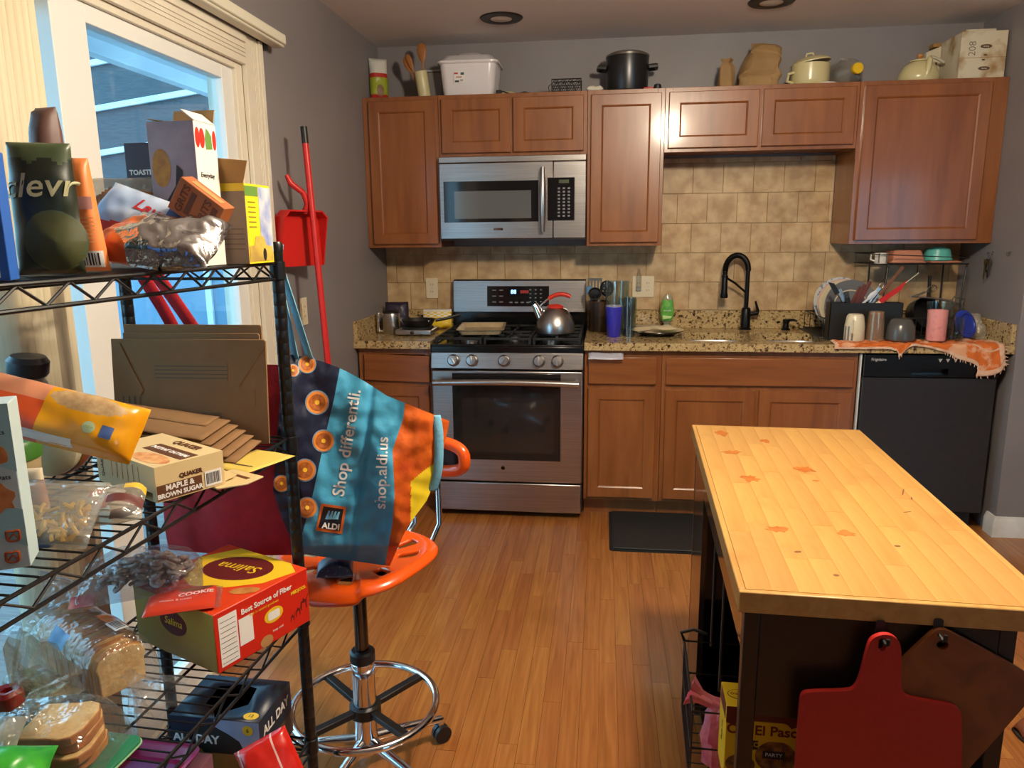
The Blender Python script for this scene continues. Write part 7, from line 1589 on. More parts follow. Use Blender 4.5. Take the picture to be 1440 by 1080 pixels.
def pretzel_pts(cx, cy, s): return [(cx + s * (0.9 * math.sin(t) * (1 + 0.25 * math.cos(2 * t))), cy + s * 0.8 * math.cos(t) * (1.0 if math.cos(t) < 0 else 0.55 + 0.45 * abs(math.sin(t)))) for t in [2 * math.pi * i / 24 for i in range(24)]]
for cx, cy in ((0.02, -0.058), (0.046, -0.062), (0.018, -0.085), (0.042, -0.09)):
    pts = [F.M('F', 0.0012) @ Vector((x, y, 0)) for x, y in pretzel_pts(cx, cy, 0.0105)]; q = MB().tube(pts, 0.0016, 5, True).build('pretzel_print', PRT, o)
    MB().tube([F.M('F', 0.0012) @ Vector(p) for p in ((cx - 0.007, cy - 0.007, 0), (cx, cy + 0.001, 0), (cx + 0.007, cy - 0.007, 0))], 0.0014, 5).build('pretzel_twist', PRT, q)
F.text('F', 'Oats', 0.009, INK, 0.044, 0.014); F.text('F', 'Oats', 0.009, INK, 0.044, 0.072)
# blue tray under it
o = thing('shallow_tray', 'flat blue tray under the pale blue snack carton', 'tray', (xr - 0.05, -3.40, Z2 - 0.0), 0.3)
# (kept low and thin so the carton beside it stands on the wires)
MB().box(-0.055, 0.05, 0.0, 0.05, 0, 0.006).build('tray_floor', mat('slate_blue_plastic', (58, 80, 116), 0.5), o, bevel=0.002)
MB().box(-0.055, 0.05, 0.046, 0.05, 0.006, 0.016).build('tray_lip', _mats['slate_blue_plastic'], o, bevel=0.001)
# instant oatmeal carton
QKC = mat('cream_oatmeal_carton', (214, 188, 138), 0.5); QKT = mat('oatmeal_top_print', (222, 196, 150), 0.5); BRB = mat('brown_brand_band', (98, 58, 32), 0.5)
Aq = Vector((0.164, -3.218)); ex, ey = Vector((0.866, -0.5)), Vector((0.5, 0.866)); qw, qd, qh = 0.195, 0.118, 0.058
cq = Aq - ex * qw / 2 + ey * qd / 2
o = thing('oatmeal_box', 'cream instant oatmeal carton lying on the second tier', 'box', (cq.x, cq.y, Z2 + 0.004), math.radians(-30)); F = Face(o, qw, qd, qh); b = MB(); q_ = 0.0012; fy = -qd / 2
b.box(-qw / 2, qw / 2, fy, qd / 2, 0, q_); b.box(-qw / 2, qw / 2, fy, qd / 2, qh - q_, qh); b.box(-qw / 2, qw / 2, qd / 2 - q_, qd / 2, q_, qh - q_); b.box(-qw / 2, -qw / 2 + q_, fy, qd / 2 - q_, q_, qh - q_); b.box(qw / 2 - q_, qw / 2, fy, qd / 2 - q_, q_, qh - q_)
b.box(-qw / 2 + q_, 0.035, fy, fy + q_, q_, qh - q_); b.box(0.085, qw / 2 - q_, fy, fy + q_, q_, qh - q_); b.box(0.035, 0.085, fy, fy + q_, 0.014, qh - q_)
b.build('carton_body', QKC, o)
F.patch('R', rect(-0.058, 0.018, -0.027, -0.002), BRB, 'brown_band'); F.text('R', 'MAPLE &', 0.0125, WHITEP, -0.02, -0.0085, bold=0.0004); F.text('R', 'BROWN SUGAR', 0.0105, WHITEP, -0.02, -0.0205, bold=0.0004)
F.text('R', 'QUAKER', 0.010, mat('dark_red_brown_print', (84, 40, 26), 0.5), 0.0, 0.006, bold=0.0003)
F.barcode('R', 0.038, -0.012, 0.03, 0.026)
F.patch('T', rect(-0.03, 0.09, -0.012, 0.02), BRB, 'brown_band'); F.text('T', 'INSTANT OATMEAL', 0.0125, WHITEP, 0.03, 0.004, bold=0.0004); F.text('T', 'QUAKER', 0.02, BRB, 0.02, 0.04, bold=0.0006)
F.patch('T', oval(0.05, 0.018, 22, (0.04, -0.034)), mat('oatmeal_bowl_print', (196, 120, 66), 0.5, c2=(226, 176, 120), scale=50), 'oatmeal_print'); F.patch('T', [(-0.09, -0.058), (-0.02, -0.058), (-0.04, -0.03), (-0.09, -0.02)], mat('orange_corner_print', (220, 110, 50), 0.5), 'orange_corner')
F.text('F', 'QUAKER', 0.012, _mats['dark_red_brown_print'], -0.08, 0.0, math.pi / 2 * 0, bold=0.0002) if False else F.text('F', 'QUAKER', 0.011, _mats['dark_red_brown_print'], -0.078, 0.004, math.pi / 2)
for k_ in range(6): F.patch('F', rect(-0.045 + k_ * 0.018, -0.044 + k_ * 0.018, -0.01, 0.022), mat('tan_print_line', (176, 146, 100), 0.6), 'print_line')
MB().box(-qw / 2 + 0.02, qw / 2 - 0.01, 0, 0.0012, 0, 0.03, 0, Matrix.Translation((0.0, qd / 2, 0.0)) @ Matrix.Rotation(-1.35, 4, 'X')).build('flap', QKC, o)
o2 = thing('oat_packet', 'flat cream oatmeal sachet under the far end of the oatmeal carton', 'packet', (0.215, -3.085, Z2), -0.5); MB().prism([(-0.05, -0.04), (0.03, -0.045), (0.05, 0.0), (0.04, 0.04), (-0.04, 0.035)], 0, 0.003).build('sachet', mat('cream_sachet', (204, 180, 130), 0.6), o2, bevel=0.001); MB().prism(rect(-0.03, 0.03, 0.012, 0.02), 0.003, 0.0034).build('printed_band', BRB, o2)
# yellow and orange pouch lying on top
YPO = mat('golden_pouch_film', (232, 168, 26), 0.22, c2=(224, 148, 20), scale=10, coat=0.4); RPO = mat('orange_red_pouch_film', (214, 84, 40), 0.25, coat=0.4); WIN = mat('grain_window_print', (176, 140, 98), 0.3, c2=(196, 164, 120), scale=120); PPO = mat('peach_pouch_film', (214, 140, 104), 0.3)
c = P(103, 583, y=-3.26)
o = thing('grain_pouch', 'golden yellow and orange grain pouch lying on the oatmeal carton', 'pouch', (c.x - 0.022, -3.27, P(103, 584, y=-3.26).z - 0.004), Euler((math.radians(58), math.radians(17), 0.22)))
_o, hf = pillow('pouch', o, 0.255, 0.088, 0.06, [YPO, RPO, WIN, PPO], lambda a, b_, s: (1 if a < 0.0 and b_ < 0.2 else (3 if a < 0.0 else (2 if (s > 0 and ((a - 0.42) / 0.4) ** 2 + ((b_ - 0.5) / 0.34) ** 2 < 1) else 0))), n=(60, 36), seed=71, crumple=0.005, crimp=0.16, p=6)
drape_patch('organic_seal', ('o', 0.068, -0.012, 0.0085, 0.0085), mat('seal_green_white', (170, 186, 150), 0.5), o, hf); drape_patch('blue_badge', (0.084, 0.1, -0.022, -0.004), mat('blue_badge_print', (66, 92, 150), 0.5), o, hf)
drape_text('USDA', 0.005, GR2, o, hf, 0.068, -0.012, off=0.0018)
drape_patch('white_text_strip', (-0.05, 0.05, -0.041, -0.033), WHITEP, o, hf)
# big jar lying behind
MILKJ = mat('milky_jar_plastic', (186, 180, 150), 0.35, c2=(170, 164, 138), scale=6); 
c = P(84, 640, y=-3.08)
o = thing('plastic_jar', 'large milky plastic jar lying on its side behind the oatmeal carton', 'jar', (c.x, -3.075, Z2 + 0.0565), Euler((math.radians(90), 0, 0.2)))
MB().lathe([(0.0, 0.05), (0.04, 0.05), (0.049, 0.044), (0.051, 0.03), (0.051, -0.025), (0.034, -0.04), (0.034, -0.044)], 36, cap0=False).build('jar_body', MILKJ, o)
MB().lathe([(0.0525, 0.028), (0.0555, 0.02), (0.0555, 0.002), (0.0525, -0.004)], 36, cap0=False, cap1=False).build('brown_band', mat('amber_brown_band', (120, 66, 28), 0.4), o)
MB().lathe([(0.036, -0.0445), (0.036, -0.062), (0, -0.063)], 30).build('cap', BLACKP, o)
# green-lidded tub and tall black-capped bottle
o = thing('spread_tub', 'small tub with green lid behind the pale blue snack carton', 'tub', (P(26, 640, y=-3.22).x - 0.03, -3.215, Z2)); h_ = 0.1
MB().lathe([(0.04, 0), (0.046, 0.004), (0.05, h_ - 0.03)], 32).build('tub_body', mat('beige_tub', (168, 150, 110), 0.4), o); MB().lathe([(0.053, h_ - 0.0295), (0.054, h_ - 0.006), (0.05, h_), (0, h_)], 32).build('green_lid', mat('leaf_green_plastic', (58, 110, 36), 0.4), o)
o = thing('pump_bottle', 'grey bottle with a wide black cap standing behind the golden pouch', 'bottle', (P(24, 560, y=-2.97).x - 0.012, -2.95, Z2), Euler((0, 0.16, 0))); h_ = P(40, 500, y=-2.96).z - Z2
MB().lathe([(0.04, 0.003), (0.044, 0.008), (0.044, h_ * 0.62), (0.03, h_ * 0.76), (0.026, h_ * 0.8)], 30).build('bottle_body', mat('grey_bottle', (150, 140, 122), 0.4), o); MB().lathe([(0.032, h_ * 0.8005), (0.036, h_ * 0.83), (0.037, h_ * 0.95), (0.03, h_), (0, h_ + 0.002)], 30).build('cap', mat('blue_black_cap', (22, 24, 34), 0.4), o)
o, hf = upright('chip_packet', 'small peach paper packet wedged beside the pale blue carton', 'packet', 44, -3.285, Z2, 0.05, 0.075, 0.02, [mat('peach_packet', (206, 128, 78), 0.5, c2=(226, 160, 110), scale=30), mat('pale_packet', (226, 210, 180), 0.5)], lambda a, b_, s: 1 if b_ > 0.5 else 0, lean=8, yaw=0.3, seed=73, taper=0.4)
# zip bag of pasta on the edge
c = P(92, 744, y=-3.34)
zb = thing('zip_bag', 'clear zip bag of pasta pieces leaning over the second tier edge', 'bag', (c.x - 0.002, -3.345, Z2 + 0.012), Euler((math.radians(46), 0.05, 0.12)))
pillow('film', zb, 0.12, 0.10, 0.035, CLM, seed=75, crumple=0.006, crimp=0.3); settle(zb, Z2)
PST = mat('yellow_pasta', (232, 194, 92), 0.5)
pst = thing('pasta', 'pale yellow pasta pieces inside the clear zip bag', 'pasta', zb.location, zb.rotation_euler, kind='stuff'); b = MB(); rp_ = random.Random(3)
for k_ in range(70):
    x, y, a = rp_.uniform(-0.04, 0.045), rp_.uniform(-0.036, 0.012), rp_.uniform(0, 3.14); z = 0.010 + rp_.uniform(0, 0.009); L_ = 0.007
    b.tube([(x - L_ * math.cos(a), y - L_ * math.sin(a), z), (x, y, z + 0.002), (x + L_ * math.cos(a), y + L_ * math.sin(a), z + rp_.uniform(-.002, .002))], 0.0028, 6)
tag(b.build('pasta_pieces', PST, pst), kind='stuff')
c = P(150, 715, y=-3.27)
o = thing('candy_bag', 'clear crinkled bag with red label beside the zip bag of pasta', 'bag', (c.x - 0.006, -3.275, Z2 + 0.004), Euler((math.radians(20), 0.0, 0.45)))
_o, hf = pillow('film', o, 0.12, 0.075, 0.03, [CLM, mat('red_label_film', (186, 30, 40), 0.3, coat=0.4), mat('maroon_candy', (96, 44, 40), 0.5), mat('yellow_label_film', (220, 180, 60), 0.4)], lambda a, b_, s: 1 if abs(a + 0.1) < 0.2 and b_ > 0.3 else (3 if a > 0.55 and b_ > 0.4 else (2 if a > 0.2 and -0.5 < b_ < 0.1 else 0)), seed=77, crumple=0.008); settle(o, Z2)
# folded grocery bags
GB = mat('grocery_kraft', (138, 102, 64), 0.85, c2=(124, 90, 56), scale=6, bump=0.3, bscale=12); STAMP = mat('grey_stamp_ink', (96, 78, 58), 0.8)
x0, x1 = P(153, 477, y=-2.86).x, P(371, 482, y=-2.86).x; gw = x1 - x0; gh = P(260, 478, y=-2.86).z - Z2
for k_, (dy, dh, dx, lab) in enumerate(((0.0, 0.0, 0.0, 'folded brown grocery bag standing in front on the second tier'), (0.007, 0.012, 0.008, 'folded brown grocery bag standing second on the second tier'), (0.014, 0.028, 0.004, 'folded brown grocery bag rising tallest at the back of the second tier'))):
    o = thing('grocery_bag', lab, 'paper bag', ((x0 + x1) / 2 - 0.004 + (0.003 if k_ else 0), -2.862 + dy, Z2), (math.radians(-5), 0, 0.015), 'folded grocery bags'); ww = gw - (0.03 if k_ else 0.0) - dx; hh_ = gh + dh
    MB().prism([(-ww / 2, 0), (ww / 2, 0), (ww / 2 + 0.0, hh_ - 0.004), (ww / 2 - 0.004, hh_), (-ww / 2, hh_)], -0.0025, 0.0025, 0, frame((0, 0, 0), (1, 0, 0), (0, 0, 1))).build('sheet', GB, o, bevel=0.001)
    if k_ == 0:
        Mg = frame((0, -0.0032, gh / 2), (1, 0, 0), (0, 0, 1))
        for (poly, m_, nm) in ((rect(-gw * 0.22, gw * 0.25, 0.022, 0.058), mat('pale_stamp_ink', (128, 96, 60), 0.8), 'stamp_block'),): MB().prism(poly, 0, 0.0004, 0, Mg).build(nm, m_, o)
        for q in range(4): MB().prism(rect(-gw * 0.22, gw * 0.25, 0.026 + q * 0.008, 0.0285 + q * 0.008), 0.0005, 0.0008, 0, Mg).build('stamp_line', STAMP, o)
        for pl_ in ([(-gw * 0.46, gh * 0.42), (-gw * 0.44, gh * 0.46), (-gw * 0.3, 0.0), (-gw * 0.32, -0.01)],): MB().prism(pl_, 0, 0.002, 0, Mg).build('bottom_fold', GB, o)
        MB().tube([Mg @ Vector(p) for p in ((gw * 0.5, gh * 0.46, 0.0005), (gw * 0.32, 0.01, 0.0005))], 0.0008, 5).build('crease', GB, o)
        Fg = Face(o, gw, 0.0064, gh); Fg.barcode('F', gw * 0.14, -gh * 0.26, 0.05, 0.032, white=GB, black=STAMP)
        MB().prism(rect(gw * 0.34, gw * 0.42, -0.03, 0.004), 0, 0.0004, 0, Mg).build('stamp_block', mat('pale_stamp_ink', ()), o) if False else MB().prism(rect(gw * 0.35, gw * 0.42, -0.03, 0.006), 0, 0.0004, 0, Mg).build('stamp_block', _mats['pale_stamp_ink'], o)
        for q in range(4): MB().prism(rect(-gw * 0.44 + q * 0.012, -gw * 0.44 + q * 0.012 + 0.003, -0.05, -0.012), 0, 0.0005, 0, Mg).build('stamp_column', STAMP, o)
        MB().prism(oval(0.007, 0.007, 14, (-gw * 0.34, -0.05)), 0, 0.0005, 0, Mg).build('recycling_mark', STAMP, o)
for k_ in range(5):
    p0, p1 = P(140, 600, y=-2.98), P(355, 612, y=-2.93)
    lab = ('flattened brown paper bag lying lowest in the stack on the second tier', 'flattened brown paper bag second from the bottom of the lying stack', 'flattened brown paper bag in the middle of the lying stack', 'flattened brown paper bag second from the top of the lying stack', 'flattened brown paper bag lying topmost in the stack on the second tier')[k_]
    o = thing('paper_bag', lab, 'paper bag', (0.03 - 0.01 * k_, -2.947 + 0.001 * k_, Z2 + 0.024 + 0.0092 * k_), (0.06, math.radians(8), 0.05), 'flattened paper bags'); L_ = 0.3 - 0.012 * k_
    g_ = [[Vector((-L_ / 2 + L_ * i / 20, -0.06 + 0.12 * j / 6, 0.004 + 0.0012 * math.sin(i * 0.9 + k_) * (1 if j == 0 else 0.3))) for j in range(7)] for i in range(21)]
    MB().sheet(g_).build('sheet', GB, o, solid=0.003)
    if k_ == 0: o.location.z += 0.0
    MB().sheet([[Vector((q.x, q.y + 0.006, q.z + 0.0026)) for q in row[3:]] for row in g_[2:-2]]).build('folded_base', GB, o, solid=0.001)
o = thing('paper_sheet', 'thin yellow paper sheet sticking out under the oatmeal carton', 'paper', (0.205, -2.98, Z2), -0.35); MB().sheet([[Vector((-0.05 + 0.1 * i / 8, -0.06 + 0.12 * j / 8, 0.0012 + 0.0006 * math.sin(i + j * 0.5))) for j in range(9)] for i in range(9)]).build('sheet', mat('yellow_paper', (206, 180, 84), 0.7), o, solid=0.0008); MB().prism(rect(-0.03, 0.03, -0.03, -0.027), 0.0022, 0.0026).build('printed_line', STAMP, o)
# ------------------------------------------------------------------ third tier
RBX = mat('date_box_red', (206, 40, 22), 0.4); RBS = mat('date_box_flame_red', (216, 64, 24), 0.4); GLD = mat('gold_print', (232, 190, 40), 0.4); MRN = mat('maroon_print', (96, 22, 18), 0.5)
A = Vector((0.141, -3.056)); rz = math.radians(-24); ex, ey = Vector((math.cos(rz), math.sin(rz))), Vector((-math.sin(rz), math.cos(rz))); bw_, bd_, bh_ = 0.25, 0.235, 0.122
cb = A - ex * bw_ / 2 + ey * bd_ / 2
o, F = carton('date_box', 'large red and yellow box of dates on the third tier', 'box', bw_, bd_, bh_, (cb.x, cb.y, Z3), rz, {'*': RBX, 'F': mat('gold_box_end', (176, 142, 46), 0.5), 'T': RBS}, bevel=0.002)
F.patch('R', rect(-0.108, -0.066, -0.052, 0.05), WHITEP, 'nutrition_panel'); F.patch('R', rect(-0.063, -0.03, -0.03, 0.026), WHITEP, 'address_panel')
for k_ in range(9): F.patch('R', rect(-0.105, -0.07, -0.046 + k_ * 0.0105, -0.0452 + k_ * 0.0105), INK, 'print_line', off=0.0006)
F.text('R', 'Best Source of Fiber', 0.0155, WHITEP, 0.008, 0.038, bold=0.0004); F.text('R', 'high in natural goodness', 0.0075, GLD, 0.0, 0.024)
F.patch('R', oval(0.024, 0.016, 22, (0.022, -0.002)), GLD, 'oval_frame'); F.patch('R', rrect(0.03, 0.018, 0.005, 4, (0.022, -0.002)), WHITEP, 'white_label', off=0.0007)
F.text('R', 'MEDJOOL', 0.0095, GLD, 0.09, 0.022, bold=0.0004); F.text('R', 'keep cool', 0.007, WHITEP, 0.03, -0.036)
for k_, (cx, cy, s) in enumerate(((0.07, -0.03, 0.7), (0.086, -0.022, 0.9), (0.103, -0.01, 1.2))):   # camels
    F.patch('R', [(cx + s * x, cy + s * y) for x, y in ((-0.008, -0.014), (-0.006, -0.014), (-0.005, -0.002), (0.003, -0.002), (0.004, -0.014), (0.006, -0.014), (0.006, 0.0), (0.009, 0.008), (0.011, 0.009), (0.009, 0.011), (0.006, 0.004), (0.002, 0.003), (-0.001, 0.008), (-0.004, 0.003), (-0.008, 0.001))], MRN, 'camel_print')
F.patch('R', oval(0.016, 0.012, 18, (-0.0, -0.05)), mat('hand_hole_buff', (176, 128, 76), 0.7), 'hand_hole')
F.patch('T', [(-0.02, -0.06), (0.05, -0.03), (0.1, 0.02), (0.12, 0.09), (0.08, 0.115), (-0.08, 0.115), (-0.12, 0.04), (-0.08, -0.04)], GLD, 'gold_field'); F.patch('T', oval(0.078, 0.055, 30, (0.0, 0.042), 0.3), MRN, 'maroon_oval', off=0.0006)
F.text('T', 'Salima', 0.042, GLD, 0.0, 0.045, 0.2 + math.pi, off=0.0012, shear=0.2); F.patch('T', oval(0.03, 0.014, 20, (0.095, -0.02), 0.7), mat('date_fruit_print', (172, 104, 44), 0.5, c2=(206, 140, 70), scale=40), 'date_print', off=0.0006)
F.patch('F', oval(0.042, 0.026, 22, (0.0, 0.012)), MRN, 'oval_print'); F.text('F', 'Salima', 0.022, GLD, 0.0, 0.013, shear=0.2)
# bag of yogurt pretzels
pzc = P(190, 806, z=0.79)
pb_ = thing('pretzel_bag', 'clear bag of grey yogurt-coated pretzels on the date box', 'bag', (pzc.x - 0.02, pzc.y + 0.045, Z3 + bh_ + 0.0015), Euler((0, 0, 0.5)))
DKF = clear('smoky_bag_film', (236, 238, 242), 0.07, 0.14, 0.7, 40, milk=0.04)
pillow('film', pb_, 0.23, 0.15, 0.068, DKF, seed=81, crumple=0.007, crimp=0.14, flat=0.02); settle(pb_, Z3 + bh_)
MB().lathe([(0.014, 0.0), (0.02, 0.02), (0.036, 0.055), (0.04, 0.07)], 24, pleat=(9, 0.2, 30), cap0=False, cap1=False, M=Matrix.Translation((-0.105, -0.02, 0.016)) @ Matrix.Rotation(-1.5, 4, 'Y')).build('gathered_neck', DKF, pb_)
MB().prism([(-0.02, -0.012), (0.022, -0.012), (0.026, 0.014), (-0.016, 0.012)], 0, 0.001, 0, Matrix.Translation((-0.1, -0.065, 0.01)) @ Matrix.Rotation(0.6, 4, 'X')).build('paper_tag', mat('red_white_tag', (206, 150, 150), 0.5, c2=(170, 30, 50), scale=40), pb_)
YOG = mat('grey_yogurt_coating', (182, 164, 152), 0.4, c2=(150, 132, 124), scale=40)
b = MB(); R0, r0 = 0.0088, 0.0042
b.tube([(R0 * math.cos(a), R0 * 0.9 * math.sin(a), 0) for a in [2 * math.pi * i / 14 for i in range(14)]], r0, 6, True); b.tube([(-R0 * 0.2, -R0 * 0.9, 0.001), (0, 0, 0.002), (R0 * 0.3, R0 * 0.8, 0.001)], r0 * 0.8, 6)
pz0 = tag(b.build('pretzel', YOG), 'grey yogurt-coated pretzel inside the clear bag on the date box', 'pretzel', 'pretzels in the clear bag'); first = True; rq = random.Random(17)
Mb_ = Matrix.Translation(pb_.location) @ pb_.rotation_euler.to_matrix().to_4x4()
for layer, (n_, zz, fx_, fy_) in enumerate(((26, 0.014, 0.088, 0.05), (26, 0.028, 0.082, 0.045), (22, 0.041, 0.07, 0.036), (12, 0.051, 0.05, 0.024))):
    for k_ in range(n_):
        a = k_ * 2.39996; r_ = math.sqrt((k_ + 0.5) / n_); q = pz0 if first else pz0.copy()
        if not first: col.objects.link(q)
        first = False
        q.matrix_world = Mb_ @ Matrix.Translation((0.012 + fx_ * r_ * math.cos(a), fy_ * r_ * math.sin(a), zz + rq.uniform(-0.003, 0.003))) @ Euler((rq.uniform(-0.6, 0.6), rq.uniform(-0.6, 0.6), rq.uniform(0, 6.28))).to_matrix().to_4x4()
# cookie packet on the box
c = P(262, 842, z=Z3 + bh_ + 0.012)
o = thing('cookie_packet', 'flat orange-red cookie packet lying on the date box', 'packet', (c.x - 0.005, c.y, Z3 + bh_ + 0.0015), Euler((0.02, 0, 0.42)))
_o, hf = pillow('packet', o, 0.135, 0.088, 0.016, [mat('cookie_packet_red', (210, 62, 36), 0.28, coat=0.4), mat('cookie_photo_print', (96, 50, 36), 0.5, c2=(130, 74, 50), scale=40), CLF], lambda a, b_, s: 2 if b_ > 0.86 or a > 0.86 else (1 if ((a - 0.3) / 0.45) ** 2 + ((b_ - 0.62) / 0.3) ** 2 < 1 else 0), seed=83, crumple=0.003, p=8, n=(40, 30))
drape_text('COOKIE', 0.017, mat('pink_white_print', (236, 196, 184), 0.5), o, hf, 0.022, 0.004, bold=0.0005); drape_text('sweets & treats', 0.009, _mats['pink_white_print'], o, hf, -0.012, -0.014)
# loaf of sliced bread in a bag
LF = mat('golden_bread_crust', (190, 124, 56), 0.65, c2=(164, 94, 36), scale=12, bump=0.15, bscale=30); CRUMB = mat('bread_crumb', (222, 188, 128), 0.8, c2=(206, 166, 104), scale=40, bump=0.3, bscale=90)
lc = P(150, 925, z=0.68); la = math.radians(-28)
lb_ = thing('bread_bag', 'clear bread bag with orange print and knotted tail on the third tier', 'bag', (lc.x - 0.06, lc.y + 0.038, Z3 + 0.004), (0, 0, la))
lf = thing('bread_loaf', 'golden sliced bread loaf inside the clear bag on the third tier', 'bread', (lc.x - 0.06, lc.y + 0.038, Z3 + 0.0075), (0, 0, la))
def slice_poly(w, h): return [(-w / 2, 0), (w / 2, 0), (w / 2 * 1.02, h * 0.55), (w / 2 * 1.1, h * 0.72), (w / 2 * 0.95, h * 0.9), (w * 0.25, h), (-w * 0.25, h), (-w / 2 * 0.95, h * 0.9), (-w / 2 * 1.1, h * 0.72), (-w / 2 * 1.02, h * 0.55)]
nsl = 12
for k_ in range(nsl):
    f = k_ / (nsl - 1); sc2 = 1 - 0.12 * abs(2 * f - 1) ** 3 + 0.02 * math.sin(k_ * 2.3); x = -0.105 + 0.21 * f
    b = MB(); b.prism(slice_poly(0.094 * sc2, 0.092 * sc2), -0.0085, 0.0085, 0, Matrix.Translation((x, 0, 0)) @ Matrix.Rotation(0.04 * math.sin(k_ * 1.7), 4, 'Y') @ frame((0, 0, 0), (0, 1, 0), (0, 0, 1)))
    b.m = [1, 1] + [0] * 10; b.build('slice', [LF, CRUMB], lf, bevel=0.003)
_o, hf = pillow('film', lb_, 0.27, 0.135, 0.108, [CLF, mat('orange_bag_print', (216, 112, 36), 0.3, coat=0.3), mat('blue_bag_print', (52, 84, 130), 0.3)], lambda a, b_, s: 1 if s > 0 and b_ > 0.22 and b_ < 0.7 and -0.7 < a < 0.45 and not (-0.3 < a < 0.0 and b_ < 0.5) else (2 if s > 0 and -0.3 < a < 0.1 and -0.85 < b_ < -0.55 else 0), n=(54, 36), seed=85, crumple=0.005, crimp=0.1, p=8, flat=0.01)
drape_patch('barcode_label', (0.045, 0.085, 0.01, 0.035), WHITEP, lb_, hf)
for k_ in range(6): drape_patch('barcode_bar', (0.049 + k_ * 0.0055, 0.0512 + k_ * 0.0055, 0.014, 0.031), INK, lb_, hf, 0.0014, 3)
for x0_, sg in ((0.128, 1), (-0.128, -1)):
    MB().lathe([(0.012, 0.0), (0.009, 0.018), (0.02, 0.05), (0.045, 0.1), (0.05, 0.115)], 28, pleat=(8, 0.22, 28), cap0=False, cap1=False, sx=0.55, M=Matrix.Translation((x0_, 0.0, 0.042)) @ Matrix.Rotation(sg * 1.65, 4, 'Y')).build('gathered_tail', CLF, lb_)
# wrapped sweets bag at the back
o = thing('wrapped_loaf', 'crumpled clear and maroon wrapper at the left of the third tier', 'bag', (-0.125, -3.185, Z3 + 0.012), Euler((0.1, 0.0, la)))
pillow('film', o, 0.12, 0.075, 0.07, [CLM, mat('maroon_wrapper', (84, 40, 40), 0.35, c2=(110, 60, 50), scale=30), mat('pale_blue_wrapper', (150, 176, 190), 0.3)], lambda a, b_, s: 1 if (-0.1 < a < 0.6 and b_ < -0.2) else (2 if math.sin(a * 6 + b_ * 4) > 0.75 else 0), seed=87, crumple=0.013, crimp=0.2, cs=22); settle(o, Z3)
# sandwich bread in a red-tied bag on a green board
GRB = mat('green_board_plastic', (34, 120, 84), 0.45)
gb = thing('cutting_mat', 'flat green cutting board under the bread bag on the third tier', 'cutting board', (-0.03, -3.36, Z3), (0, 0, -0.07)); MB().prism(rrect(0.27, 0.25, 0.015, 5), 0, 0.007).build('board', GRB, gb, bevel=0.001); MB().prism(rrect(0.274, 0.254, 0.016, 5), 0.0, 0.002).build('pale_edge', mat('pale_green_edge', (150, 190, 150), 0.5), gb)
sb = thing('bread_bag', 'clear bag of sandwich bread closed with a red tie on the green board', 'bag', (0.01, -3.315, Z3 + 0.0085), (0, 0, 0.12))
_o, hf = pillow('film', sb, 0.178, 0.142, 0.092, [CLF, mat('white_nutrition_film', (214, 210, 190), 0.4)], lambda a, b_, s: 1 if s > 0 and -0.72 < a < -0.2 and -0.86 < b_ < -0.3 else 0, seed=89, crumple=0.007, crimp=0.12, p=7, flat=0.01, n=(44, 36))
for k_ in range(4):
    s_ = thing('bread_slice', ('bottom bread slice in the red-tied bag', 'second lowest bread slice in the red-tied bag', 'third bread slice up in the red-tied bag', 'topmost bread slice in the red-tied bag')[k_], 'bread', (0.025 + 0.004 * math.sin(k_ * 2), -3.31 + 0.004 * math.cos(k_ * 3), Z3 + 0.0105 + 0.0175 * k_), (0, math.radians(-1.5), 0.12 + 0.08 * math.sin(k_)), 'sandwich bread slices')
    b = MB(); b.prism([(y - 0.045, x) for x, y in slice_poly(0.088, 0.096)], 0, 0.0165); b.m = [1, 1] + [0] * 10; b.build('crumb', [LF, CRUMB], s_, bevel=0.003)
tie = Vector((-0.045, -0.02, 0.112)); REDT = mat('dark_red_tape', (140, 22, 24), 0.4)
MB().lathe([(0.05, -0.035), (0.03, -0.016), (0.014, 0.0), (0.02, 0.014)], 26, pleat=(9, 0.16, 20), cap0=False, cap1=False, M=Matrix.Translation(tie)).build('gathered_neck', CLF, sb)
MB().lathe([(0.015, -0.004), (0.02, 0.002), (0.021, 0.02), (0.016, 0.026), (0.008, 0.024), (0.006, 0.012)], 24, M=Matrix.Translation(tie), pleat=(5, 0.08, 40)).build('red_tie', REDT, sb)
MB().lathe([(0.016, 0.03), (0.03, 0.05), (0.055, 0.085), (0.06, 0.1)], 26, pleat=(7, 0.22, 20), cap0=False, cap1=False, sy=0.5, M=Matrix.Translation(tie) @ Matrix.Rotation(0.75, 4, 'Y')).build('loose_tail', CLM, sb)
# lime bottle and green bag at the near edge
o = thing('green_bag', 'bright green crumpled bag at the near edge of the third tier', 'bag', (P(12, 1050, y=-3.44).x - 0.03, -3.45, Z3 + 0.0085), Euler((0.6, 0.2, 0.4))); pillow('film', o, 0.13, 0.14, 0.06, mat('bright_green_film', (66, 176, 52), 0.3, c2=(40, 140, 60), scale=20), seed=91, crumple=0.012); settle(o, Z3 + 0.0072)

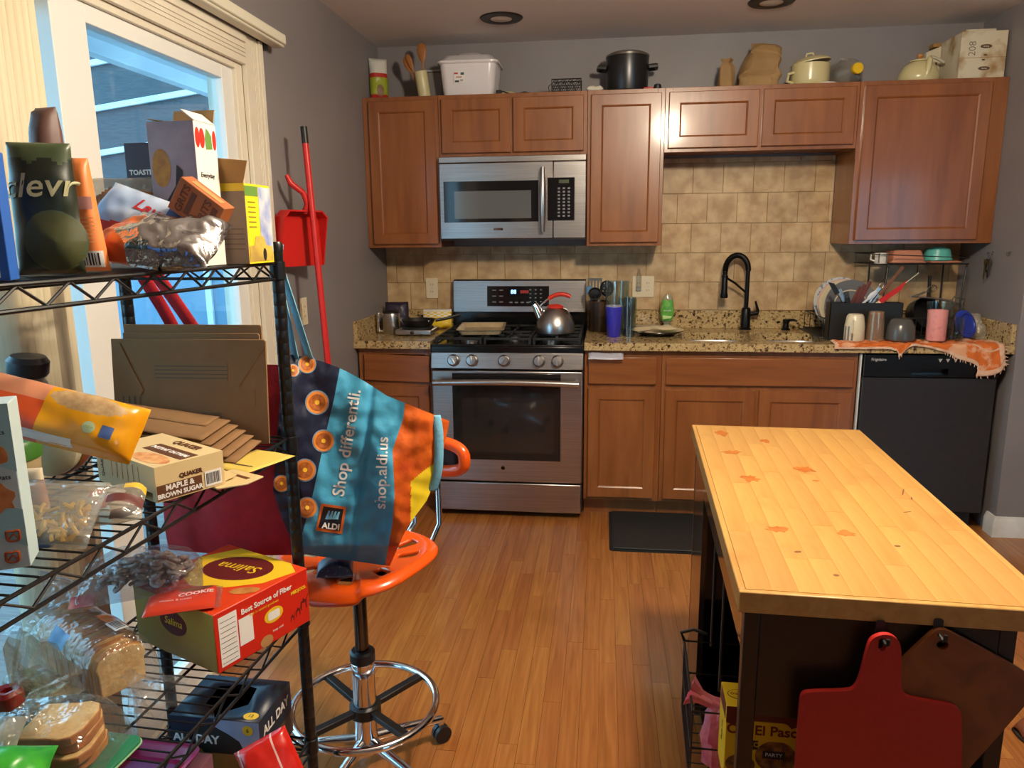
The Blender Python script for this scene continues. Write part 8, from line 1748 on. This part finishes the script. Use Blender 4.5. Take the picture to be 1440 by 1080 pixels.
# ------------------------------------------------------------------ bottom tier
AD = mat('night_blue_carton', (22, 30, 44), 0.4, c2=(30, 44, 62), scale=8); ADS = mat('sky_landscape_print', (120, 140, 178), 0.5, c2=(170, 176, 190), scale=9); ADG = mat('dark_tree_print', (22, 30, 26), 0.6); ADM = mat('meadow_print', (150, 126, 66), 0.6)
xa = P(235, 1008, z=0.43); xb_ = P(368, 1010, z=0.43); w_ = xb_.x - xa.x; d_ = 0.15; h_ = 0.1245
o = thing('beer_carton', 'dark blue beer carton with torn open top on the bottom tier', 'box', ((xa.x + xb_.x) / 2, -2.925 + d_ / 2, Z4), -0.03); F = Face(o, w_, d_, h_); b = MB()
b.box(-w_ / 2, w_ / 2, -d_ / 2, -d_ / 2 + t_, 0, h_); b.box(w_ / 2 - t_, w_ / 2, -d_ / 2 + t_, d_ / 2, 0, h_); b.box(-w_ / 2, -w_ / 2 + t_, -d_ / 2 + t_, d_ / 2, 0, h_); b.box(-w_ / 2 + t_, w_ / 2 - t_, d_ / 2 - t_, d_ / 2, 0, h_); b.box(-w_ / 2 + t_, w_ / 2 - t_, -d_ / 2 + t_, d_ / 2 - t_, 0, 0.002)
b.build('carton_body', AD, o)
hole = [(-0.045, -0.03), (-0.01, -0.055), (0.0, -0.072), (0.012, -0.05), (0.05, -0.02), (0.04, 0.04), (0.0, 0.05), (-0.05, 0.035)]
rings = [rect(-w_ / 2, w_ / 2, -d_ / 2, d_ / 2), hole]; allp = [p for r in rings for p in r]; tri = tessellate_polygon([[Vector((x, y, 0)) for x, y in r] for r in rings]); b = MB(); fs = []
for t in tri:
    a_, b2, c_ = [Vector(allp[i]) for i in t]; fs.append(tuple(t) if (b2 - a_).x * (c_ - a_).y - (b2 - a_).y * (c_ - a_).x > 0 else tuple(t[::-1]))
b.add([(x, y, h_ + 0.0008) for x, y in allp], fs); b.build('torn_top', AD, o, solid=0.0014)
F.patch('F', rect(0.0, w_ / 2, -0.005, h_ / 2), ADS, 'sky_picture'); F.patch('F', rect(-w_ / 2, w_ / 2, -h_ / 2, -0.012), ADM, 'meadow_picture'); F.patch('F', [(-0.03, -0.02), (0.05, -0.018), (0.062, -0.004), (0.055, 0.014), (0.03, 0.03), (0.0, 0.045), (-0.03, 0.05), (-0.05, 0.02)], ADG, 'tree_picture', off=0.0006)
F.text('F', 'ALL DAY', 0.027, WHITEP, -0.045, 0.012, off=0.0012, bold=0.0009); F.patch('F', oval(0.012, 0.012, 18, (w_ / 2 - 0.026, h_ / 2 - 0.02)), GLD, 'gold_badge', off=0.0008); F.text('F', '6', 0.013, INK, w_ / 2 - 0.026, h_ / 2 - 0.02, off=0.0014)
F.patch('T', oval(0.017, 0.012, 18, (w_ / 2 - 0.026, -d_ / 2 + 0.018)), GLD, 'gold_badge', off=0.002); F.text('T', '12', 0.012, INK, w_ / 2 - 0.026, -d_ / 2 + 0.018, off=0.0028)
F.text('R', 'ALL DAY', 0.03, WHITEP, -0.0, 0.028, off=0.001, bold=0.0009); F.patch('R', rect(-d_ / 2, d_ / 2, -h_ / 2, -0.01), mat('brown_meadow_print', (96, 70, 52), 0.6), 'meadow_picture')
MAG = mat('magenta_plastic', (176, 30, 84), 0.3); c = P(225, 1068, z=0.37)
MAU = mat('mauve_carton', (150, 96, 110), 0.5)
o, F = carton('mauve_box', 'flat mauve carton under the magenta tray on the bottom tier', 'box', 0.2, 0.16, 0.055, (-0.06, -3.02, Z4), -0.03, MAU); F.patch('F', rect(0.02, 0.08, -0.02, 0.015), mat('dusty_mauve_print', (120, 70, 86), 0.5), 'print_block')
o = thing('plastic_tray', 'magenta plastic food tray on the mauve carton', 'tray', (-0.06, -3.02, Z4 + 0.0555), -0.05)
b = MB(); lv = [(0.14, 0.1, 0.0), (0.165, 0.125, 0.026), (0.18, 0.14, 0.028), (0.18, 0.14, 0.026), (0.16, 0.12, 0.0245), (0.136, 0.096, 0.003)]
for a_, d2, z in lv: b.v += [(x, y, z) for x, y in rrect(a_, d2, 0.025, 5)]
n_ = 24
for i in range(5):
    for j in range(n_): b.f.append((i * n_ + j, i * n_ + (j + 1) % n_, (i + 1) * n_ + (j + 1) % n_, (i + 1) * n_ + j)); b.m.append(0)
b.f += [tuple(range(n_ - 1, -1, -1)), tuple(5 * n_ + j for j in range(n_))]; b.m += [0, 0]
b.build('tray_body', MAG, o); MB().prism(rrect(0.11, 0.07, 0.02, 4), 0.0032, 0.0045).build('raised_floor', mat('violet_plastic', (150, 70, 130), 0.35), o)
c = P(415, 1062, y=-2.9)
o = thing('chip_bag', 'glossy red chip bag standing at the corner of the bottom tier', 'bag', (c.x - 0.012, -2.965, Z4 + 0.002), Euler((math.radians(62), math.radians(-20), 0.5))); _o, hf = pillow('pouch', o, 0.11, 0.11, 0.045, [mat('glossy_red_foil', (206, 38, 28), 0.25, coat=0.4), mat('white_foil_print', (226, 190, 180), 0.35)], lambda a, b_, s: 1 if abs(math.sin(a * 5 + 1)) < 0.12 else 0, seed=93, crumple=0.006); _o.location = (0, 0.03, 0); settle(o, Z4)
# speckled cushion on the stool edge
o = thing('speckled_pouch', 'dark blue speckled pouch tucked under the shopping bag on the stool', 'pouch', (P(470, 815, y=-2.66).x, -2.65, 0.634), Euler((0.05, 0.05, 0.3)))
pillow('pouch', o, 0.085, 0.075, 0.04, mat('dark_blue_speckle', (30, 36, 62), 0.4, c2=(110, 120, 150), scale=160, lo=0.6, hi=0.72), seed=95, crumple=0.004, crimp=0.3, p=2)
# ------------------------------------------------------------------ slipper on the floor behind the island
c = P(1434, 1032, z=0.0)
o = thing('slipper', 'brown leather slipper on the floor beside the island', 'slipper', (c.x + 0.11, c.y, 0.0006), 0.12)
LEA = mat('reddish_brown_leather', (128, 74, 48), 0.55, c2=(112, 62, 40), scale=20)
sole = [(-0.13, -0.01), (-0.125, -0.03), (-0.09, -0.044), (-0.02, -0.046), (0.06, -0.036), (0.12, -0.03), (0.135, 0.0), (0.12, 0.03), (0.06, 0.034), (-0.02, 0.044), (-0.09, 0.044), (-0.125, 0.028)]
MB().prism(sole, 0, 0.012).build('sole', mat('dark_sole', (40, 28, 22), 0.8), o, bevel=0.003)
g_ = []
for i in range(15):
    x = -0.127 + 0.15 * i / 14; hw_ = 0.043 * min(1, ((i + 1) / 5) ** 0.5); hz_ = 0.055 * min(1, ((i + 0.6) / 7) ** 0.6)
    g_.append([Vector((x, hw_ * math.cos(a), 0.0125 + hz_ * math.sin(a))) for a in [math.pi * k / 12 for k in range(13)]])
MB().sheet(g_).build('upper', LEA, o, solid=0.003, angle=60)
MB().prism([(x * 0.94, y * 0.92) for x, y in sole], 0.012, 0.016).build('insole', mat('tan_insole', (150, 110, 80), 0.8), o)
